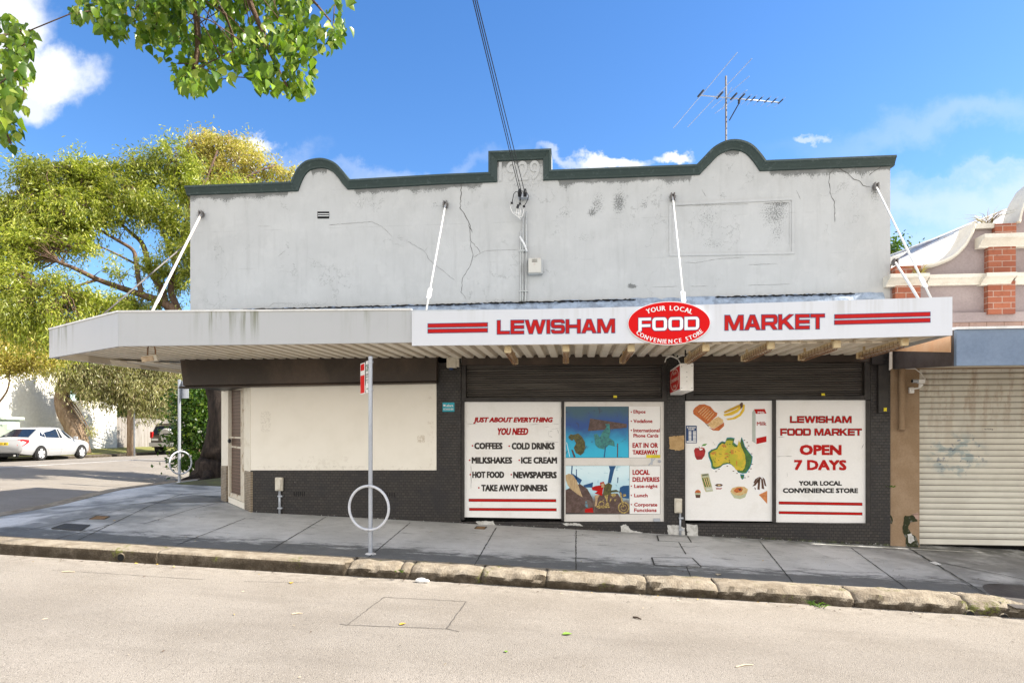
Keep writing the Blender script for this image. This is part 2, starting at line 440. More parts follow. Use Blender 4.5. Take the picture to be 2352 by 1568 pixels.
# ------------------------------------------------------------------ materials
class G:
    """small builder for a procedural material"""
    def __init__(self, name):
        self.mat = bpy.data.materials.new(name); self.mat.use_nodes = True
        self.nt = self.mat.node_tree; self.N, self.L = self.nt.nodes, self.nt.links
        self.b = self.N['Principled BSDF']
        self.geo = self.N.new('ShaderNodeNewGeometry')
        self.pos = self.geo.outputs['Position']
    def link(self, a, b): self.L.new(a, b)
    def sock(self, inp, v):
        if isinstance(v, (int, float)): inp.default_value = v
        elif isinstance(v, (tuple, list)): inp.default_value = tuple(v) if len(v) == 4 or inp.type == 'VECTOR' else (*v, 1)
        else: self.L.new(v, inp)
    def math(self, op, a, b=0.0, c=0.0, clamp=False):
        n = self.N.new('ShaderNodeMath'); n.operation = op; n.use_clamp = clamp
        for i, v in enumerate((a, b, c)): self.sock(n.inputs[i], v)
        return n.outputs[0]
    def scale(self, v, s):
        n = self.N.new('ShaderNodeVectorMath'); n.operation = 'MULTIPLY'; self.L.new(v, n.inputs[0]); n.inputs[1].default_value = s
        return n.outputs[0]
    def noise(self, scale=5, detail=5, rough=.6, vec=None, stretch=None, dist=0):
        v = vec if vec is not None else self.pos
        if stretch: v = self.scale(v, stretch)
        n = self.N.new('ShaderNodeTexNoise'); n.inputs['Scale'].default_value = scale; n.inputs['Detail'].default_value = detail
        n.inputs['Roughness'].default_value = rough; n.inputs['Distortion'].default_value = dist
        self.L.new(v, n.inputs['Vector'])
        return n.outputs[0]
    def vor(self, scale, feature='F1', vec=None):
        n = self.N.new('ShaderNodeTexVoronoi'); n.feature = feature; n.inputs['Scale'].default_value = scale
        self.L.new(vec if vec is not None else self.pos, n.inputs['Vector'])
        return n
    def ramp(self, f, a, b, lo=0.0, hi=1.0):
        n = self.N.new('ShaderNodeMapRange'); n.interpolation_type = 'SMOOTHSTEP'; self.sock(n.inputs[0], f)
        n.inputs[1].default_value, n.inputs[2].default_value, n.inputs[3].default_value, n.inputs[4].default_value = a, b, lo, hi
        return n.outputs[0]
    def mix(self, f, a, b, mode='MIX'):
        n = self.N.new('ShaderNodeMix'); n.data_type = 'RGBA'; n.blend_type = mode
        self.sock(n.inputs['Factor'], f); self.sock(n.inputs['A'], a); self.sock(n.inputs['B'], b)
        return n.outputs['Result']
    def xyz(self):
        n = self.N.new('ShaderNodeSeparateXYZ'); self.L.new(self.pos, n.inputs[0]); return n.outputs
    def comb(self, x, y, z=0.0):
        n = self.N.new('ShaderNodeCombineXYZ')
        for i, v in enumerate((x, y, z)): self.sock(n.inputs[i], v)
        return n.outputs[0]
    def attr(self, name):
        n = self.N.new('ShaderNodeAttribute'); n.attribute_name = name; return n.outputs['Fac']
    def brick(self, vec, c1, c2, mortar, scale, w, h, ms=.02, off=.5, smooth=.1):
        n = self.N.new('ShaderNodeTexBrick'); self.L.new(vec, n.inputs['Vector'])
        n.offset = off
        self.sock(n.inputs['Color1'], c1); self.sock(n.inputs['Color2'], c2); self.sock(n.inputs['Mortar'], mortar)
        n.inputs['Scale'].default_value = scale; n.inputs['Brick Width'].default_value = w; n.inputs['Row Height'].default_value = h
        n.inputs['Mortar Size'].default_value = ms; n.inputs['Mortar Smooth'].default_value = smooth
        return n
    def bump(self, h, strength=.3, dist=.01):
        n = self.N.new('ShaderNodeBump'); n.inputs['Strength'].default_value = strength; n.inputs['Distance'].default_value = dist
        self.L.new(h, n.inputs['Height']); self.L.new(n.outputs[0], self.b.inputs['Normal'])
    def done(self, col, rough=.7, spec=.3, metal=0.0):
        self.sock(self.b.inputs['Base Color'], col); self.sock(self.b.inputs['Roughness'], rough)
        self.b.inputs['Specular IOR Level'].default_value = spec; self.b.inputs['Metallic'].default_value = metal
        return self.mat
def simple(name, c, c2=None, scale=6, lo=.4, hi=.65, rough=.6, spec=.3, metal=0, bump=0, bscale=80, stretch=None, fine=.06):
    g = G(name)
    col = c
    if c2 is not None: col = g.mix(g.ramp(g.noise(scale, 7, .65, stretch=stretch), lo, hi), c, c2)
    if fine:
        f = g.ramp(g.noise(scale * 14, 3), .3, .7, 1 - fine * 2, 1)
        col = g.mix(1.0, col, g.comb(f, f, f), 'MULTIPLY')
    if bump: g.bump(g.noise(bscale, 5), bump, .01)
    return g.done(col, rough, spec, metal)
def shade(c, k): return tuple(x * k for x in c)

def m_stucco():
    g = G('painted_render')
    x, y, z = g.xyz()
    base = g.mix(g.ramp(g.noise(1.3, 6), .3, .7), WALL_A, WALL_B)
    st = g.attr('stain')
    n = g.noise(48, 9, .8)
    n2 = g.noise(6, 6, .7, stretch=(1, 1, .45))
    k = g.math('ADD', g.math('MULTIPLY', st, .68), g.math('MULTIPLY', g.math('SUBTRACT', n, .5), 1.7))
    spot = g.ramp(k, .33, .46)
    spot = g.math('MULTIPLY', spot, g.ramp(st, .02, .3))
    col = g.mix(g.math('MULTIPLY', spot, .8), base, (.10, .105, .10))
    # faint grime everywhere
    gr = g.ramp(n2, .50, .78, 0, .24)
    col = g.mix(gr, col, (.29, .29, .27))
    col = g.mix(g.ramp(g.noise(9, 6, .7, stretch=(1, 1, .09)), .5, .75, 0, .22), col, (.26, .26, .25))
    col = g.mix(g.ramp(g.noise(3.1, 8, .7), .5, .62, 0, .16), col, (.62, .62, .60))
    iso = g.math('ABSOLUTE', g.math('SUBTRACT', g.noise(1.7, 7, .62), .5))
    hl = g.math('MULTIPLY', g.ramp(iso, .0045, .0012), g.ramp(g.noise(1.1, 3), .5, .58, 0, .5))
    col = g.mix(hl, col, (.14, .14, .13))
    sp = g.ramp(g.noise(70, 4, .8), .69, .73, 0, .55)
    col = g.mix(g.math('MULTIPLY', sp, g.ramp(g.noise(1.1, 3), .45, .65)), col, (.12, .12, .11))
    # courses of the blocks ghosting through the paint
    cz = g.math('ABSOLUTE', g.math('SUBTRACT', g.math('FRACT', g.math('MULTIPLY', z, 1 / .62)), .5))
    ln = g.math('MULTIPLY', g.ramp(cz, .492, .499), g.ramp(g.noise(2.1, 4), .5, .62, 0, .35))
    col = g.mix(ln, col, (.2, .2, .19))
    h = g.math('ADD', g.noise(55, 6, .7), g.math('MULTIPLY', g.noise(5, 3), 1.5))
    g.bump(h, .35, .006)
    return g.done(col, .85, .2)
def m_tile(name, c1, c2, mort, tw, th, chips=True, gx='xy'):
    g = G(name)
    x, y, z = g.xyz()
    along = g.math('SUBTRACT', x, y)
    v = g.comb(along, z)
    br = g.brick(v, c1, c2, mort, 1.0, tw, th, .0055, .5, .2)
    col = br.outputs['Color']
    col = g.mix(g.ramp(g.noise(2.5, 6), .45, .7, 0, .55), col, (.016, .016, .02))
    if chips:
        hgt = g.math('ADD', z, g.math('MULTIPLY', x, .0388))
        base = g.ramp(hgt, Z0 - .03, Z0 + .16, .16, -.12)
        k = g.math('ADD', g.noise(24, 4, .8, stretch=(1, 1, 1.3)), base)
        c = g.ramp(k, .74, .765)
        c2_ = g.math('MULTIPLY', g.ramp(g.noise(34, 3, .9), .71, .725), g.ramp(g.noise(1.6, 3), .53, .6))
        col = g.mix(g.math('MAXIMUM', c, c2_), col, (.62, .62, .58))
        moss = g.math('MULTIPLY', g.ramp(hgt, Z0 + .06, Z0 - .03), g.ramp(x, 1.5, 4, 0, .75))
        col = g.mix(g.math('MULTIPLY', moss, g.ramp(g.noise(9, 5), .45, .6)), col, (.10, .13, .03))
    h = g.math('MULTIPLY', br.outputs['Fac'], -1.0)
    g.bump(h, .8, .006)
    return g.done(col, g.ramp(g.noise(9, 4), .3, .7, .3, .6), .4)
def m_brickwork(name, c1, c2, mort):
    g = G(name)
    x, y, z = g.xyz()
    v = g.comb(g.math('SUBTRACT', x, y), z)
    br = g.brick(v, c1, c2, mort, 1.0, .24, .086, .006, .5, .1)
    col = g.mix(g.ramp(g.noise(18, 6, .7), .5, .72, 0, .5), br.outputs['Color'], shade(c1, .45))
    g.bump(g.math('ADD', g.math('MULTIPLY', br.outputs['Fac'], -1.0), g.math('MULTIPLY', g.noise(60, 4), .4)), .8, .01)
    return g.done(col, .85, .2)
def m_asphalt():
    g = G('worn_asphalt')
    x, y, z = g.xyz()
    n = g.noise(.7, 6, .6)
    col = g.mix(g.ramp(n, .35, .65), ROAD_A, ROAD_B)
    v = g.vor(120)
    speck = g.ramp(v.outputs['Distance'], .15, .6)
    col = g.mix(g.math('MULTIPLY', speck, .22), col, shade(ROAD_A, .42))
    cn = g.N.new('ShaderNodeSeparateColor'); g.link(v.outputs['Color'], cn.inputs[0])
    col = g.mix(g.ramp(cn.outputs[0], .88, .97, 0, .5), col, shade(ROAD_B, 1.4))
    col = g.mix(g.ramp(cn.outputs[1], .90, .97, 0, .6), col, shade(ROAD_A, .35))
    band = g.math('MULTIPLY', g.ramp(g.math('ABSOLUTE', g.math('ADD', y, 5.0)), .9, .1), g.ramp(g.noise(.5, 4, stretch=(.3, 1, 1)), .3, .6, .1, .3))
    col = g.mix(band, col, shade(ROAD_A, .6))
    oil = g.math('MULTIPLY', g.ramp(g.noise(1.3, 6, .7), .62, .72), g.ramp(g.noise(9, 5), .4, .6, .3, .8))
    col = g.mix(g.math('MULTIPLY', oil, .4), col, shade(ROAD_A, .5))
    tr = g.ramp(g.noise(.9, 6, .65, stretch=(.25, 1.6, 1)), .5, .7, 0, .3)
    col = g.mix(tr, col, shade(ROAD_A, .62))
        # grit along the gutter
    gut = g.math('MULTIPLY', g.ramp(y, -3.5, -2.9), g.ramp(x, -9.5, -7.5))
    col = g.mix(g.math('MULTIPLY', gut, g.ramp(g.noise(7, 6), .4, .62, 0, .55)), col, shade(ROAD_B, 1.2))
    h = g.math('ADD', g.math('MULTIPLY', v.outputs['Distance'], -1.0), g.math('MULTIPLY', g.noise(30, 4), .8))
    g.bump(h, .55, .008)
    return g.done(col, .9, .15)
def m_path():
    g = G('old_footpath_concrete')
    x, y, z = g.xyz()
    col = g.mix(g.ramp(g.noise(.8, 6), .35, .65), PATH_A, PATH_B)
    slab = g.N.new('ShaderNodeTexWhiteNoise'); slab.noise_dimensions = '1D'
    g.link(g.math('FLOOR', g.math('MULTIPLY', g.math('ADD', x, g.math('MULTIPLY', y, .18)), .62)), slab.inputs['W'])
    col = g.mix(.16, col, slab.outputs['Value'], 'OVERLAY')
    # black moss band along the kerb
    k = g.math('ADD', g.ramp(y, -1.55, -2.4, 0, .55), g.math('MULTIPLY', g.math('SUBTRACT', g.noise(4.5, 10, .78, stretch=(.5, 1.6, 1)), .5), 1.9))
    col = g.mix(g.ramp(k, .06, .42, 0, .88), col, (.035, .04, .04))
    col = g.mix(g.ramp(g.noise(6, 9, .75, stretch=(.8, 1.2, 1)), .5, .75, 0, .35), col, (.09, .1, .1))
    k2 = g.math('MULTIPLY', g.ramp(y, -.55, -.02), g.ramp(x, -1, 4.5, .1, 1))
    col = g.mix(g.math('MULTIPLY', k2, g.ramp(g.noise(4, 6), .35, .6, 0, .85)), col, (.05, .058, .03))
    rt = g.math('MULTIPLY', g.ramp(x, 3.2, 5.2), g.ramp(g.noise(2, 5), .3, .6, .2, .75))
    col = g.mix(rt, col, (.06, .058, .055))
    lf = g.math('MULTIPLY', g.ramp(x, -4.5, -7.5, 0, .7), g.ramp(g.noise(1.3, 6), .42, .62))
    col = g.mix(lf, col, (.07, .08, .085))
    gum = g.ramp(g.vor(9).outputs['Distance'], .06, .045)
    gsel = g.ramp(g.noise(3.1, 2), .55, .6)
    col = g.mix(g.math('MULTIPLY', gum, g.math('MULTIPLY', gsel, .7)), col, (.03, .03, .03))
    v = g.vor(160)
    col = g.mix(g.ramp(v.outputs['Distance'], .2, .7, 0, .3), col, shade(PATH_A, .5))
    g.bump(g.math('ADD', g.noise(90, 5), g.math('MULTIPLY', g.noise(6, 4), 1.0)), .3, .006)
    return g.done(col, g.ramp(g.noise(3, 4), .3, .7, .55, .85), .3)
def m_kerb():
    g = G('weathered_kerb_stone')
    x, y, z = g.xyz()
    col = g.mix(g.ramp(g.noise(5, 8, .7), .35, .65), KERB_A, KERB_B)
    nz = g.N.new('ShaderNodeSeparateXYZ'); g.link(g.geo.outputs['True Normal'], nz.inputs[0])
    side = g.ramp(nz.outputs[2], .8, .35)       # riser darkened by its facing: road grime plus shade put into the colour
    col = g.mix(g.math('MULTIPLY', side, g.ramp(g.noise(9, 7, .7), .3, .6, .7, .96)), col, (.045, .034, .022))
    moss = g.math('MULTIPLY', g.ramp(g.noise(2.6, 5), .56, .66), g.ramp(g.noise(22, 5), .45, .6))
    col = g.mix(g.math('MULTIPLY', moss, .8), col, (.13, .14, .03))
    g.bump(g.math('ADD', g.math('MULTIPLY', g.noise(11, 8, .7), 2.0), g.noise(60, 5)), .9, .02)
    return g.done(col, .9, .15)
def m_shutter(name, c, c2, dirt):
    g = G(name)
    col = g.mix(g.ramp(g.noise(2.2, 7, .65, stretch=(.35, 1, 1.4)), .42, .7), c, c2)
    col = g.mix(g.ramp(g.noise(3, 7, .7, stretch=(.2, 1, 22)), .5, .66, 0, .9), col, dirt)
    x, y, z = g.xyz()
    yd = g.ramp(y, .075, .064)                 # highlight painted along the proud edge of every slat
    col = g.mix(g.math('MULTIPLY', yd, g.ramp(g.noise(4, 5, stretch=(.4, 1, 3)), .3, .6, .25, .6)), col, (.125, .11, .095))
    g.bump(g.noise(120, 3), .1, .003)
    return g.done(col, .42, .45)
def m_roller():
    g = G('cream_roller_door')
    x, y, z = g.xyz()
    base = g.mix(g.ramp(g.noise(2, 6), .35, .65), (.72, .695, .61), (.63, .605, .53))
    up = g.ramp(z, ZC - .5, ZC + .7)
    rust = g.math('MULTIPLY', up, g.ramp(g.noise(7, 7, .7, stretch=(1.2, 1, .22)), .46, .66, 0, .5))
    col = g.mix(rust, base, (.33, .19, .09))
    # washed-off blue spray paint
    dx = g.math('SUBTRACT', x, GRAF[0]); dz = g.math('SUBTRACT', z, GRAF[2])
    r = g.math('ADD', g.math('POWER', g.math('DIVIDE', dx, .42), 2.0), g.math('POWER', g.math('DIVIDE', dz, .32), 2.0))
    sp = g.math('MULTIPLY', g.ramp(r, 1.5, .2), g.ramp(g.noise(5, 5, .6, stretch=(1, 1, 1.4)), .45, .6))
    col = g.mix(g.math('MULTIPLY', sp, .62), col, (.18, .30, .36))
    sp2 = g.math('MULTIPLY', g.ramp(r, 1.7, .4), g.ramp(g.noise(11, 5, .6), .60, .68))
    col = g.mix(g.math('MULTIPLY', sp2, .65), col, (.06, .11, .2))
    fz = g.math('FRACT', g.math('DIVIDE', g.math('SUBTRACT', z, ROLL_Z), ROLL_H))
    gl = g.math('MAXIMUM', g.ramp(fz, .12, .03), g.ramp(fz, .93, .99))
    col = g.mix(g.math('MULTIPLY', gl, .92), col, (.06, .048, .036))
    g.bump(g.noise(100, 3), .1, .003)
    return g.done(col, .5, .35)
def m_leaf(name, c1, c2, c3, trans=.45, gloss=.35):
    g = G(name)
    r = g.geo.outputs['Random Per Island']
    col = g.mix(g.ramp(r, 0, .6), c1, c2)
    col = g.mix(g.ramp(r, .72, 1.0), col, c3)
    n = g.ramp(g.noise(.9, 3), .35, .65, .75, 1.15)
    col = g.mix(1.0, col, g.comb(n, n, n), 'MULTIPLY')
    g.done(col, gloss, .35)
    tr = g.N.new('ShaderNodeBsdfTranslucent')
    tcol = g.mix(1.0, col, (1.5, 1.6, .6, 1), 'MULTIPLY'); g.link(tcol, tr.inputs['Color'])
    mx = g.N.new('ShaderNodeMixShader'); mx.inputs[0].default_value = trans
    g.link(g.b.outputs[0], mx.inputs[1]); g.link(tr.outputs[0], mx.inputs[2])
    g.link(mx.outputs[0], g.N['Material Output'].inputs['Surface'])
    return g.mat
def m_bark(name, c1, c2):
    g = G(name)
    n = g.noise(9, 7, .7, stretch=(1, 1, .3))
    col = g.mix(g.ramp(n, .35, .65), c1, c2)
    g.bump(g.math('ADD', n, g.noise(40, 4)), .9, .03)
    return g.done(col, .9, .1)
def m_metal_white(name, c, rust=.4):
    g = G(name)
    k = g.ramp(g.noise(9, 7, .7), .62 - .1 * rust, .72, 0, rust)
    col = g.mix(k, c, (.32, .13, .05))
    return g.done(col, .45, .4)
def m_fascia(name, c, streak, x0, amt):
    """painted sheet metal with rain streaks hanging from its top edge"""
    g = G(name)
    x, y, z = g.xyz()
    s = g.noise(11, 5, .6, stretch=(1, 1, .06))
    n = g.ramp(s, .47, .64)
    fade = g.ramp(z, ZC + 1.12, ZC + 1.6, .1, 1)
    big = g.ramp(g.noise(.9, 3, stretch=(1, 1, .1)), .4, .62)
    k = g.math('MULTIPLY', g.math('MULTIPLY', n, fade), g.math('MULTIPLY', big, amt))
    col = g.mix(k, c, streak)
    col = g.mix(g.ramp(g.noise(3, 6), .5, .75, 0, .12), col, shade(c, .7))
    g.bump(g.noise(2.5, 2), .06, .02)
    return g.done(col, .42, .4)
def m_glass(name='car_glass', c=(.012, .018, .028)):
    g = G(name)
    return g.done(c, .04, .6)
def m_art(name, top, mid, low, extra, seed):
    g = G(name)
    x, y, z = g.xyz()
    n = g.noise(3.2, 6, .6, vec=g.comb(g.math('ADD', x, seed), z, seed), dist=.4)
    zz = g.math('ADD', z, g.math('MULTIPLY', g.math('SUBTRACT', n, .5), .35))
    col = g.mix(g.ramp(zz, low[0], mid[0]), low[1], mid[1])
    col = g.mix(g.ramp(zz, mid[0], top[0]), col, top[1])
    n2 = g.noise(7, 6, .65, vec=g.comb(x, z, seed + 3), dist=.8)
    col = g.mix(g.ramp(n2, .58, .7, 0, .75), col, extra)
    return g.done(col, .35, .4)

def m_board():
    g = G('cream_board')
    x, y, z = g.xyz()
    col = g.mix(g.ramp(g.noise(2.2, 6), .4, .75), (.86, .82, .735), (.81, .77, .68))
    def spot(px, py, rx, ry, sc, lo, hi, amt, c):
        nonlocal col
        p = P(px, py, 0)
        r = g.math('ADD', g.math('POWER', g.math('DIVIDE', g.math('SUBTRACT', x, p.x), rx / 140), 4.0), g.math('POWER', g.math('DIVIDE', g.math('SUBTRACT', z, p.z), ry / 140), 4.0))
        k = g.math('MULTIPLY', g.ramp(r, 1.3, .6), g.ramp(g.noise(sc, 6, .75), lo, hi, 0, amt))
        col = g.mix(k, col, c)
    spot(610, 968, 13, 24, 40, .45, .6, .32, (.42, .38, .31)); spot(967, 1008, 9, 9, 40, .45, .55, .7, (.5, .42, .32))
    spot(745, 1062, 70, 16, 9, .5, .6, .2, (.5, .44, .36)); spot(990, 980, 8, 90, 12, .52, .62, .3, (.5, .42, .33)); spot(800, 1074, 220, 5, 14, .5, .62, .3, (.42, .38, .32))
    g.bump(g.noise(14, 5), .1, .01)
    return g.done(col, .6, .3)
def m_soffit():
    g = G('soffit_sheet')
    x, y, z = g.xyz()
    col = g.mix(g.ramp(g.noise(1.6, 6), .45, .75), (.84, .77, .64), (.70, .62, .49))
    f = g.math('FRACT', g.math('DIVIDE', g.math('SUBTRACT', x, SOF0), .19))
    gr = g.math('MULTIPLY', g.ramp(f, .50, .56), g.ramp(f, .97, .90))  # rib recesses darkened in the colour so their shade shows
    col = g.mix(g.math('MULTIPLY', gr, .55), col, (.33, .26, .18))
    col = g.mix(g.ramp(g.noise(5, 7, .7, stretch=(1, .3, 1)), .56, .7, 0, .5), col, (.42, .3, .19))
    return g.done(col, .55, .3)
WALL_A, WALL_B = (.50, .505, .495), (.455, .46, .45)
ROAD_A, ROAD_B = (.265, .235, .198), (.315, .283, .243)
PATH_A, PATH_B = (.55, .55, .535), (.70, .70, .685)
KERB_A, KERB_B = (.37, .32, .25), (.23, .19, .14)
GRAF = tuple(P(2195, 1045, .25))
ROLL_Z = P(2200, 1250, .25).z + .09
ROLL_H = (P(2200, 843, .25).z - ROLL_Z) / 29
M = {}
M['stucco'] = m_stucco()
M['tile'] = m_tile('black_painted_tile', (.046, .039, .035), (.030, .026, .025), (.014, .013, .012), .062, .043)
M['tile_bare'] = m_tile('buff_tile', (.36, .29, .2), (.28, .22, .15), (.12, .09, .06), .11, .028, False)
M['asphalt'] = m_asphalt()
M['path'] = m_path()
M['kerb'] = m_kerb()
M['joint'] = simple('joint_dirt', (.06, .06, .055), fine=0, rough=.95)
M['crackdark'] = simple('crack_shadow_dirt', (.095, .092, .085), fine=0, rough=1, spec=0)
M['line'] = simple('road_line_paint', (.72, .70, .66), (.5, .47, .42), 6, rough=.8)
M['patch'] = simple('asphalt_seam', (.10, .09, .08), fine=0, rough=.95)
M['grass'] = simple('dry_grass', (.16, .17, .04), (.28, .25, .08), 3, rough=.9, bump=.6, bscale=40)
M['dirt'] = simple('bare_earth', (.09, .085, .05), (.12, .13, .05), 2, rough=.95, bump=.5, bscale=30)
M['ground'] = simple('suburban_ground', (.16, .15, .12), (.12, .13, .06), .2, rough=.95)
M['coping'] = simple('dark_green_coping', (.038, .058, .053), (.085, .11, .105), 16, .55, .72, rough=.6, bump=.2, bscale=30)
M['brown'] = simple('brown_hood_paint', (.040, .029, .022), (.085, .060, .044), 1.3, .4, .7, rough=.45, spec=.4, stretch=(1, 1, .5))
M['blacktrim'] = simple('black_frame_paint', (.028, .025, .024), (.045, .04, .037), 5, rough=.45)
M['board'] = simple('cream_board', (.84, .785, .675), (.79, .735, .625), 2.2, .4, .75, rough=.6, bump=.1, bscale=14, fine=.02)
M['cream'] = simple('cream_paint', (.82, .77, .66), (.68, .61, .48), 5, .5, .75, rough=.6)
M['doorwood'] = simple('worn_timber_paint', (.66, .60, .49), (.36, .25, .15), 7, .5, .68, rough=.65)
M['mesh'] = None
M['sign'] = simple('white_sign_board', (.86, .85, .83), (.76, .74, .70), 2.4, .48, .8, rough=.4, spec=.35, fine=.015)
M['signgrey'] = m_fascia('fascia_sheet', (.445, .46, .475), (.14, .15, .08), 0, .9)
M['signwhite'] = m_fascia('fascia_sign_sheet', (.62, .645, .69), (.36, .35, .30), 0, .35)
M['trim'] = simple('white_edge_trim', (.84, .84, .82), (.7, .7, .68), 6, rough=.4)
M['red'] = simple('sign_red', (.50, .012, .010), (.43, .012, .010), 3, rough=.5, spec=.12, fine=.02)
M['redbright'] = simple('oval_red', (.66, .004, .005), rough=.5, spec=.12, fine=.02)
M['redtext'] = simple('lettering_red', (.40, .010, .012), rough=.5, spec=.12, fine=0)
M['black'] = simple('lettering_black', (.014, .013, .013), rough=.4, fine=0)
M['blackish'] = simple('lettering_brown_black', (.03, .025, .022), rough=.4, fine=0)
M['white'] = simple('lettering_white', (.84, .84, .84), rough=.4, fine=0)
M['alu'] = simple('white_door_frame', (.72, .69, .65), (.62, .58, .53), 5, .5, .75, rough=.4, spec=.4, fine=.03)
M['soffit'] = simple('soffit_sheet', (.84, .77, .64), (.72, .64, .51), 1.6, .45, .75, rough=.55)
M['flash'] = simple('lead_flashing', (.36, .43, .52), (.22, .26, .31), 9, .4, .65, rough=.45, bump=.9, bscale=26)
M['rod'] = m_metal_white('white_rod', (.78, .77, .73), .35)
M['rodrust'] = m_metal_white('rusty_white_rod', (.80, .74, .66), .75)
M['rodgrey'] = simple('grey_rod', (.2, .19, .18), (.12, .1, .09), 8)
M['galv'] = simple('galvanised_steel', (.44, .47, .52), (.36, .38, .42), 5, rough=.38, spec=.5, metal=.35, stretch=(1, 1, .2))
M['ring'] = simple('grey_painted_steel', (.62, .64, .68), (.52, .54, .58), 6, rough=.4)
M['pvc'] = simple('cream_plastic', (.70, .66, .57), (.62, .57, .47), 9, rough=.45)
M['pvcgrey'] = simple('painted_conduit', (.52, .53, .51), (.34, .34, .32), 6, .45, .7, rough=.5, stretch=(1, 1, .3))
M['fluoro'] = simple('aged_light_case', (.72, .60, .38), (.58, .42, .22), 10, rough=.5)
M['rustwire'] = simple('rusty_wire', (.30, .17, .09), (.18, .09, .05), 14, rough=.7)
M['diffuser'] = simple('aged_diffuser', (.52, .40, .27), (.38, .27, .17), 14, rough=.4)
M['cable'] = simple('black_cable', (.02, .02, .022), rough=.5, fine=0)
M['cablewhite'] = simple('white_cable', (.72, .71, .68), rough=.5, fine=0)
M['shutter'] = m_shutter('black_shutter', (.030, .026, .024), (.048, .042, .038), (.16, .145, .13))
M['brick'] = m_brickwork('red_brick', (.36, .125, .07), (.27, .09, .055), (.44, .31, .25))
M['brickpaint'] = m_brickwork('pink_brick', (.46, .32, .27), (.40, .27, .22), (.26, .17, .13))
M['mauve'] = simple('mauve_render', (.36, .30, .29), (.30, .245, .24), 2.5, rough=.85, bump=.2, bscale=60)
M['cornice'] = simple('cream_cornice', (.72, .68, .59), (.60, .55, .46), 4, .45, .75, rough=.7)
M['tan'] = simple('tan_wall', (.30, .205, .125), (.36, .255, .165), 3, rough=.85, bump=.2, bscale=60)
M['blue'] = simple('blue_fascia', (.15, .205, .295), (.18, .24, .335), 2, rough=.5, fine=.05)
M['orange'] = simple('orange_sign_face', (.82, .44, .22), (.86, .55, .33), 1.5, rough=.4, fine=.02)
M['darkpanel'] = simple('grey_brown_panel', (.10, .085, .085), (.075, .06, .058), 3, rough=.6)
M['roofwhite'] = simple('white_roof_sheet', (.78, .77, .73), (.70, .69, .65), 2, rough=.5)
M['roofblue'] = simple('blue_grey_roof_edge', (.12, .155, .21), (.09, .085, .095), 3, rough=.5)
M['roller'] = m_roller()
M['drive'] = simple('laneway_concrete', (.115, .105, .098), (.07, .062, .06), 2, .35, .65, rough=.8, bump=.5, bscale=30)
M['mossrot'] = simple('mossy_brick_wound', (.035, .04, .018), (.17, .165, .14), 9, .5, .62, rough=.95, bump=1, bscale=40)
M['bark'] = m_bark('dark_bark', (.10, .065, .045), (.21, .14, .10))
M['barkshade'] = m_bark('backlit_bark', (.022, .018, .016), (.055, .042, .035))  # darker copy of the bark: the trunk's backlit shade is in the colour
M['barkpale'] = m_bark('brown_bark', (.17, .115, .075), (.30, .225, .16))
M['leaf'] = m_leaf('fine_leaf', (.13, .17, .024), (.28, .31, .045), (.52, .50, .13), .42)
M['leafgold'] = m_leaf('golden_fine_leaf', (.30, .29, .06), (.42, .36, .10), (.48, .36, .15), .42)
M['leafbroad'] = m_leaf('broad_leaf', (.055, .115, .014), (.14, .225, .026), (.34, .40, .085), .42, .30)
M['leafshrub'] = m_leaf('shrub_leaf', (.03, .07, .014), (.06, .12, .02), (.14, .20, .03), .38)
M['leafolive'] = m_leaf('weeping_leaf', (.26, .27, .11), (.37, .35, .18), (.29, .22, .14), .35)
M['leafweed'] = m_leaf('dry_weed', (.24, .19, .08), (.2, .12, .07), (.3, .28, .1), .3)
M['wallwhite'] = simple('white_house_wall', (.80, .77, .70), (.74, .71, .64), .5, rough=.8)
M['fence'] = simple('grey_paling', (.34, .31, .28), (.24, .21, .18), 3, rough=.85, stretch=(3, 3, .3))
M['pole'] = m_bark('power_pole_timber', (.26, .18, .12), (.40, .31, .23))
M['kiosk'] = simple('pale_green_cabinet', (.50, .57, .46), (.44, .5, .4), 2, rough=.5)
M['carwhite'] = simple('silver_white_paint', (.38, .38, .38), rough=.22, spec=.6, fine=0)
M['suv'] = simple('dark_bronze_paint', (.10, .085, .07), rough=.25, spec=.6, fine=0)
M['silver'] = simple('silver_paint', (.5, .49, .47), rough=.3, spec=.6, fine=0)
M['glass'] = m_glass()
M['tyre'] = simple('tyre_rubber', (.02, .019, .018), rough=.8, fine=0)
M['rim'] = simple('alloy_rim', (.62, .61, .6), rough=.35, metal=.3, fine=0)
M['tail'] = simple('tail_lamp_red', (.55, .02, .02), rough=.2, fine=0)
M['plateY'] = simple('yellow_plate', (.75, .52, .02), rough=.4, fine=0)
M['dark'] = simple('dark_recess', (.012, .012, .012), rough=.9, fine=0)
M['yellow'] = simple('yellow_tag', (.75, .62, .03), rough=.5, fine=0)
M['ply'] = simple('bare_plywood', (.52, .35, .17), (.42, .27, .12), 12, rough=.8)
M['whitechip'] = simple('exposed_white_render', (.62, .61, .58), (.46, .45, .42), 14, .45, .6, rough=.9, bump=.5, bscale=40)
M['cyan'] = simple('cyan_sticker', (.02, .36, .47), rough=.4, fine=0)
M['navy'] = simple('navy_print', (.02, .055, .16), rough=.4, fine=0)
def m_mesh():
    g = G('security_mesh')
    x, y, z = g.xyz()
    v = g.comb(g.math('MULTIPLY', g.math('SUBTRACT', x, y), .7071), z)
    br = g.brick(v, (.085, .05, .036), (.07, .042, .03), (.30, .19, .13), 1.0, .05, .062, .0025, .5, .3)
    return g.done(br.outputs['Color'], .6, .3)
M['mesh'] = m_mesh()

M['board'] = m_board()
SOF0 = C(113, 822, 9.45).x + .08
M['soffit'] = m_soffit()
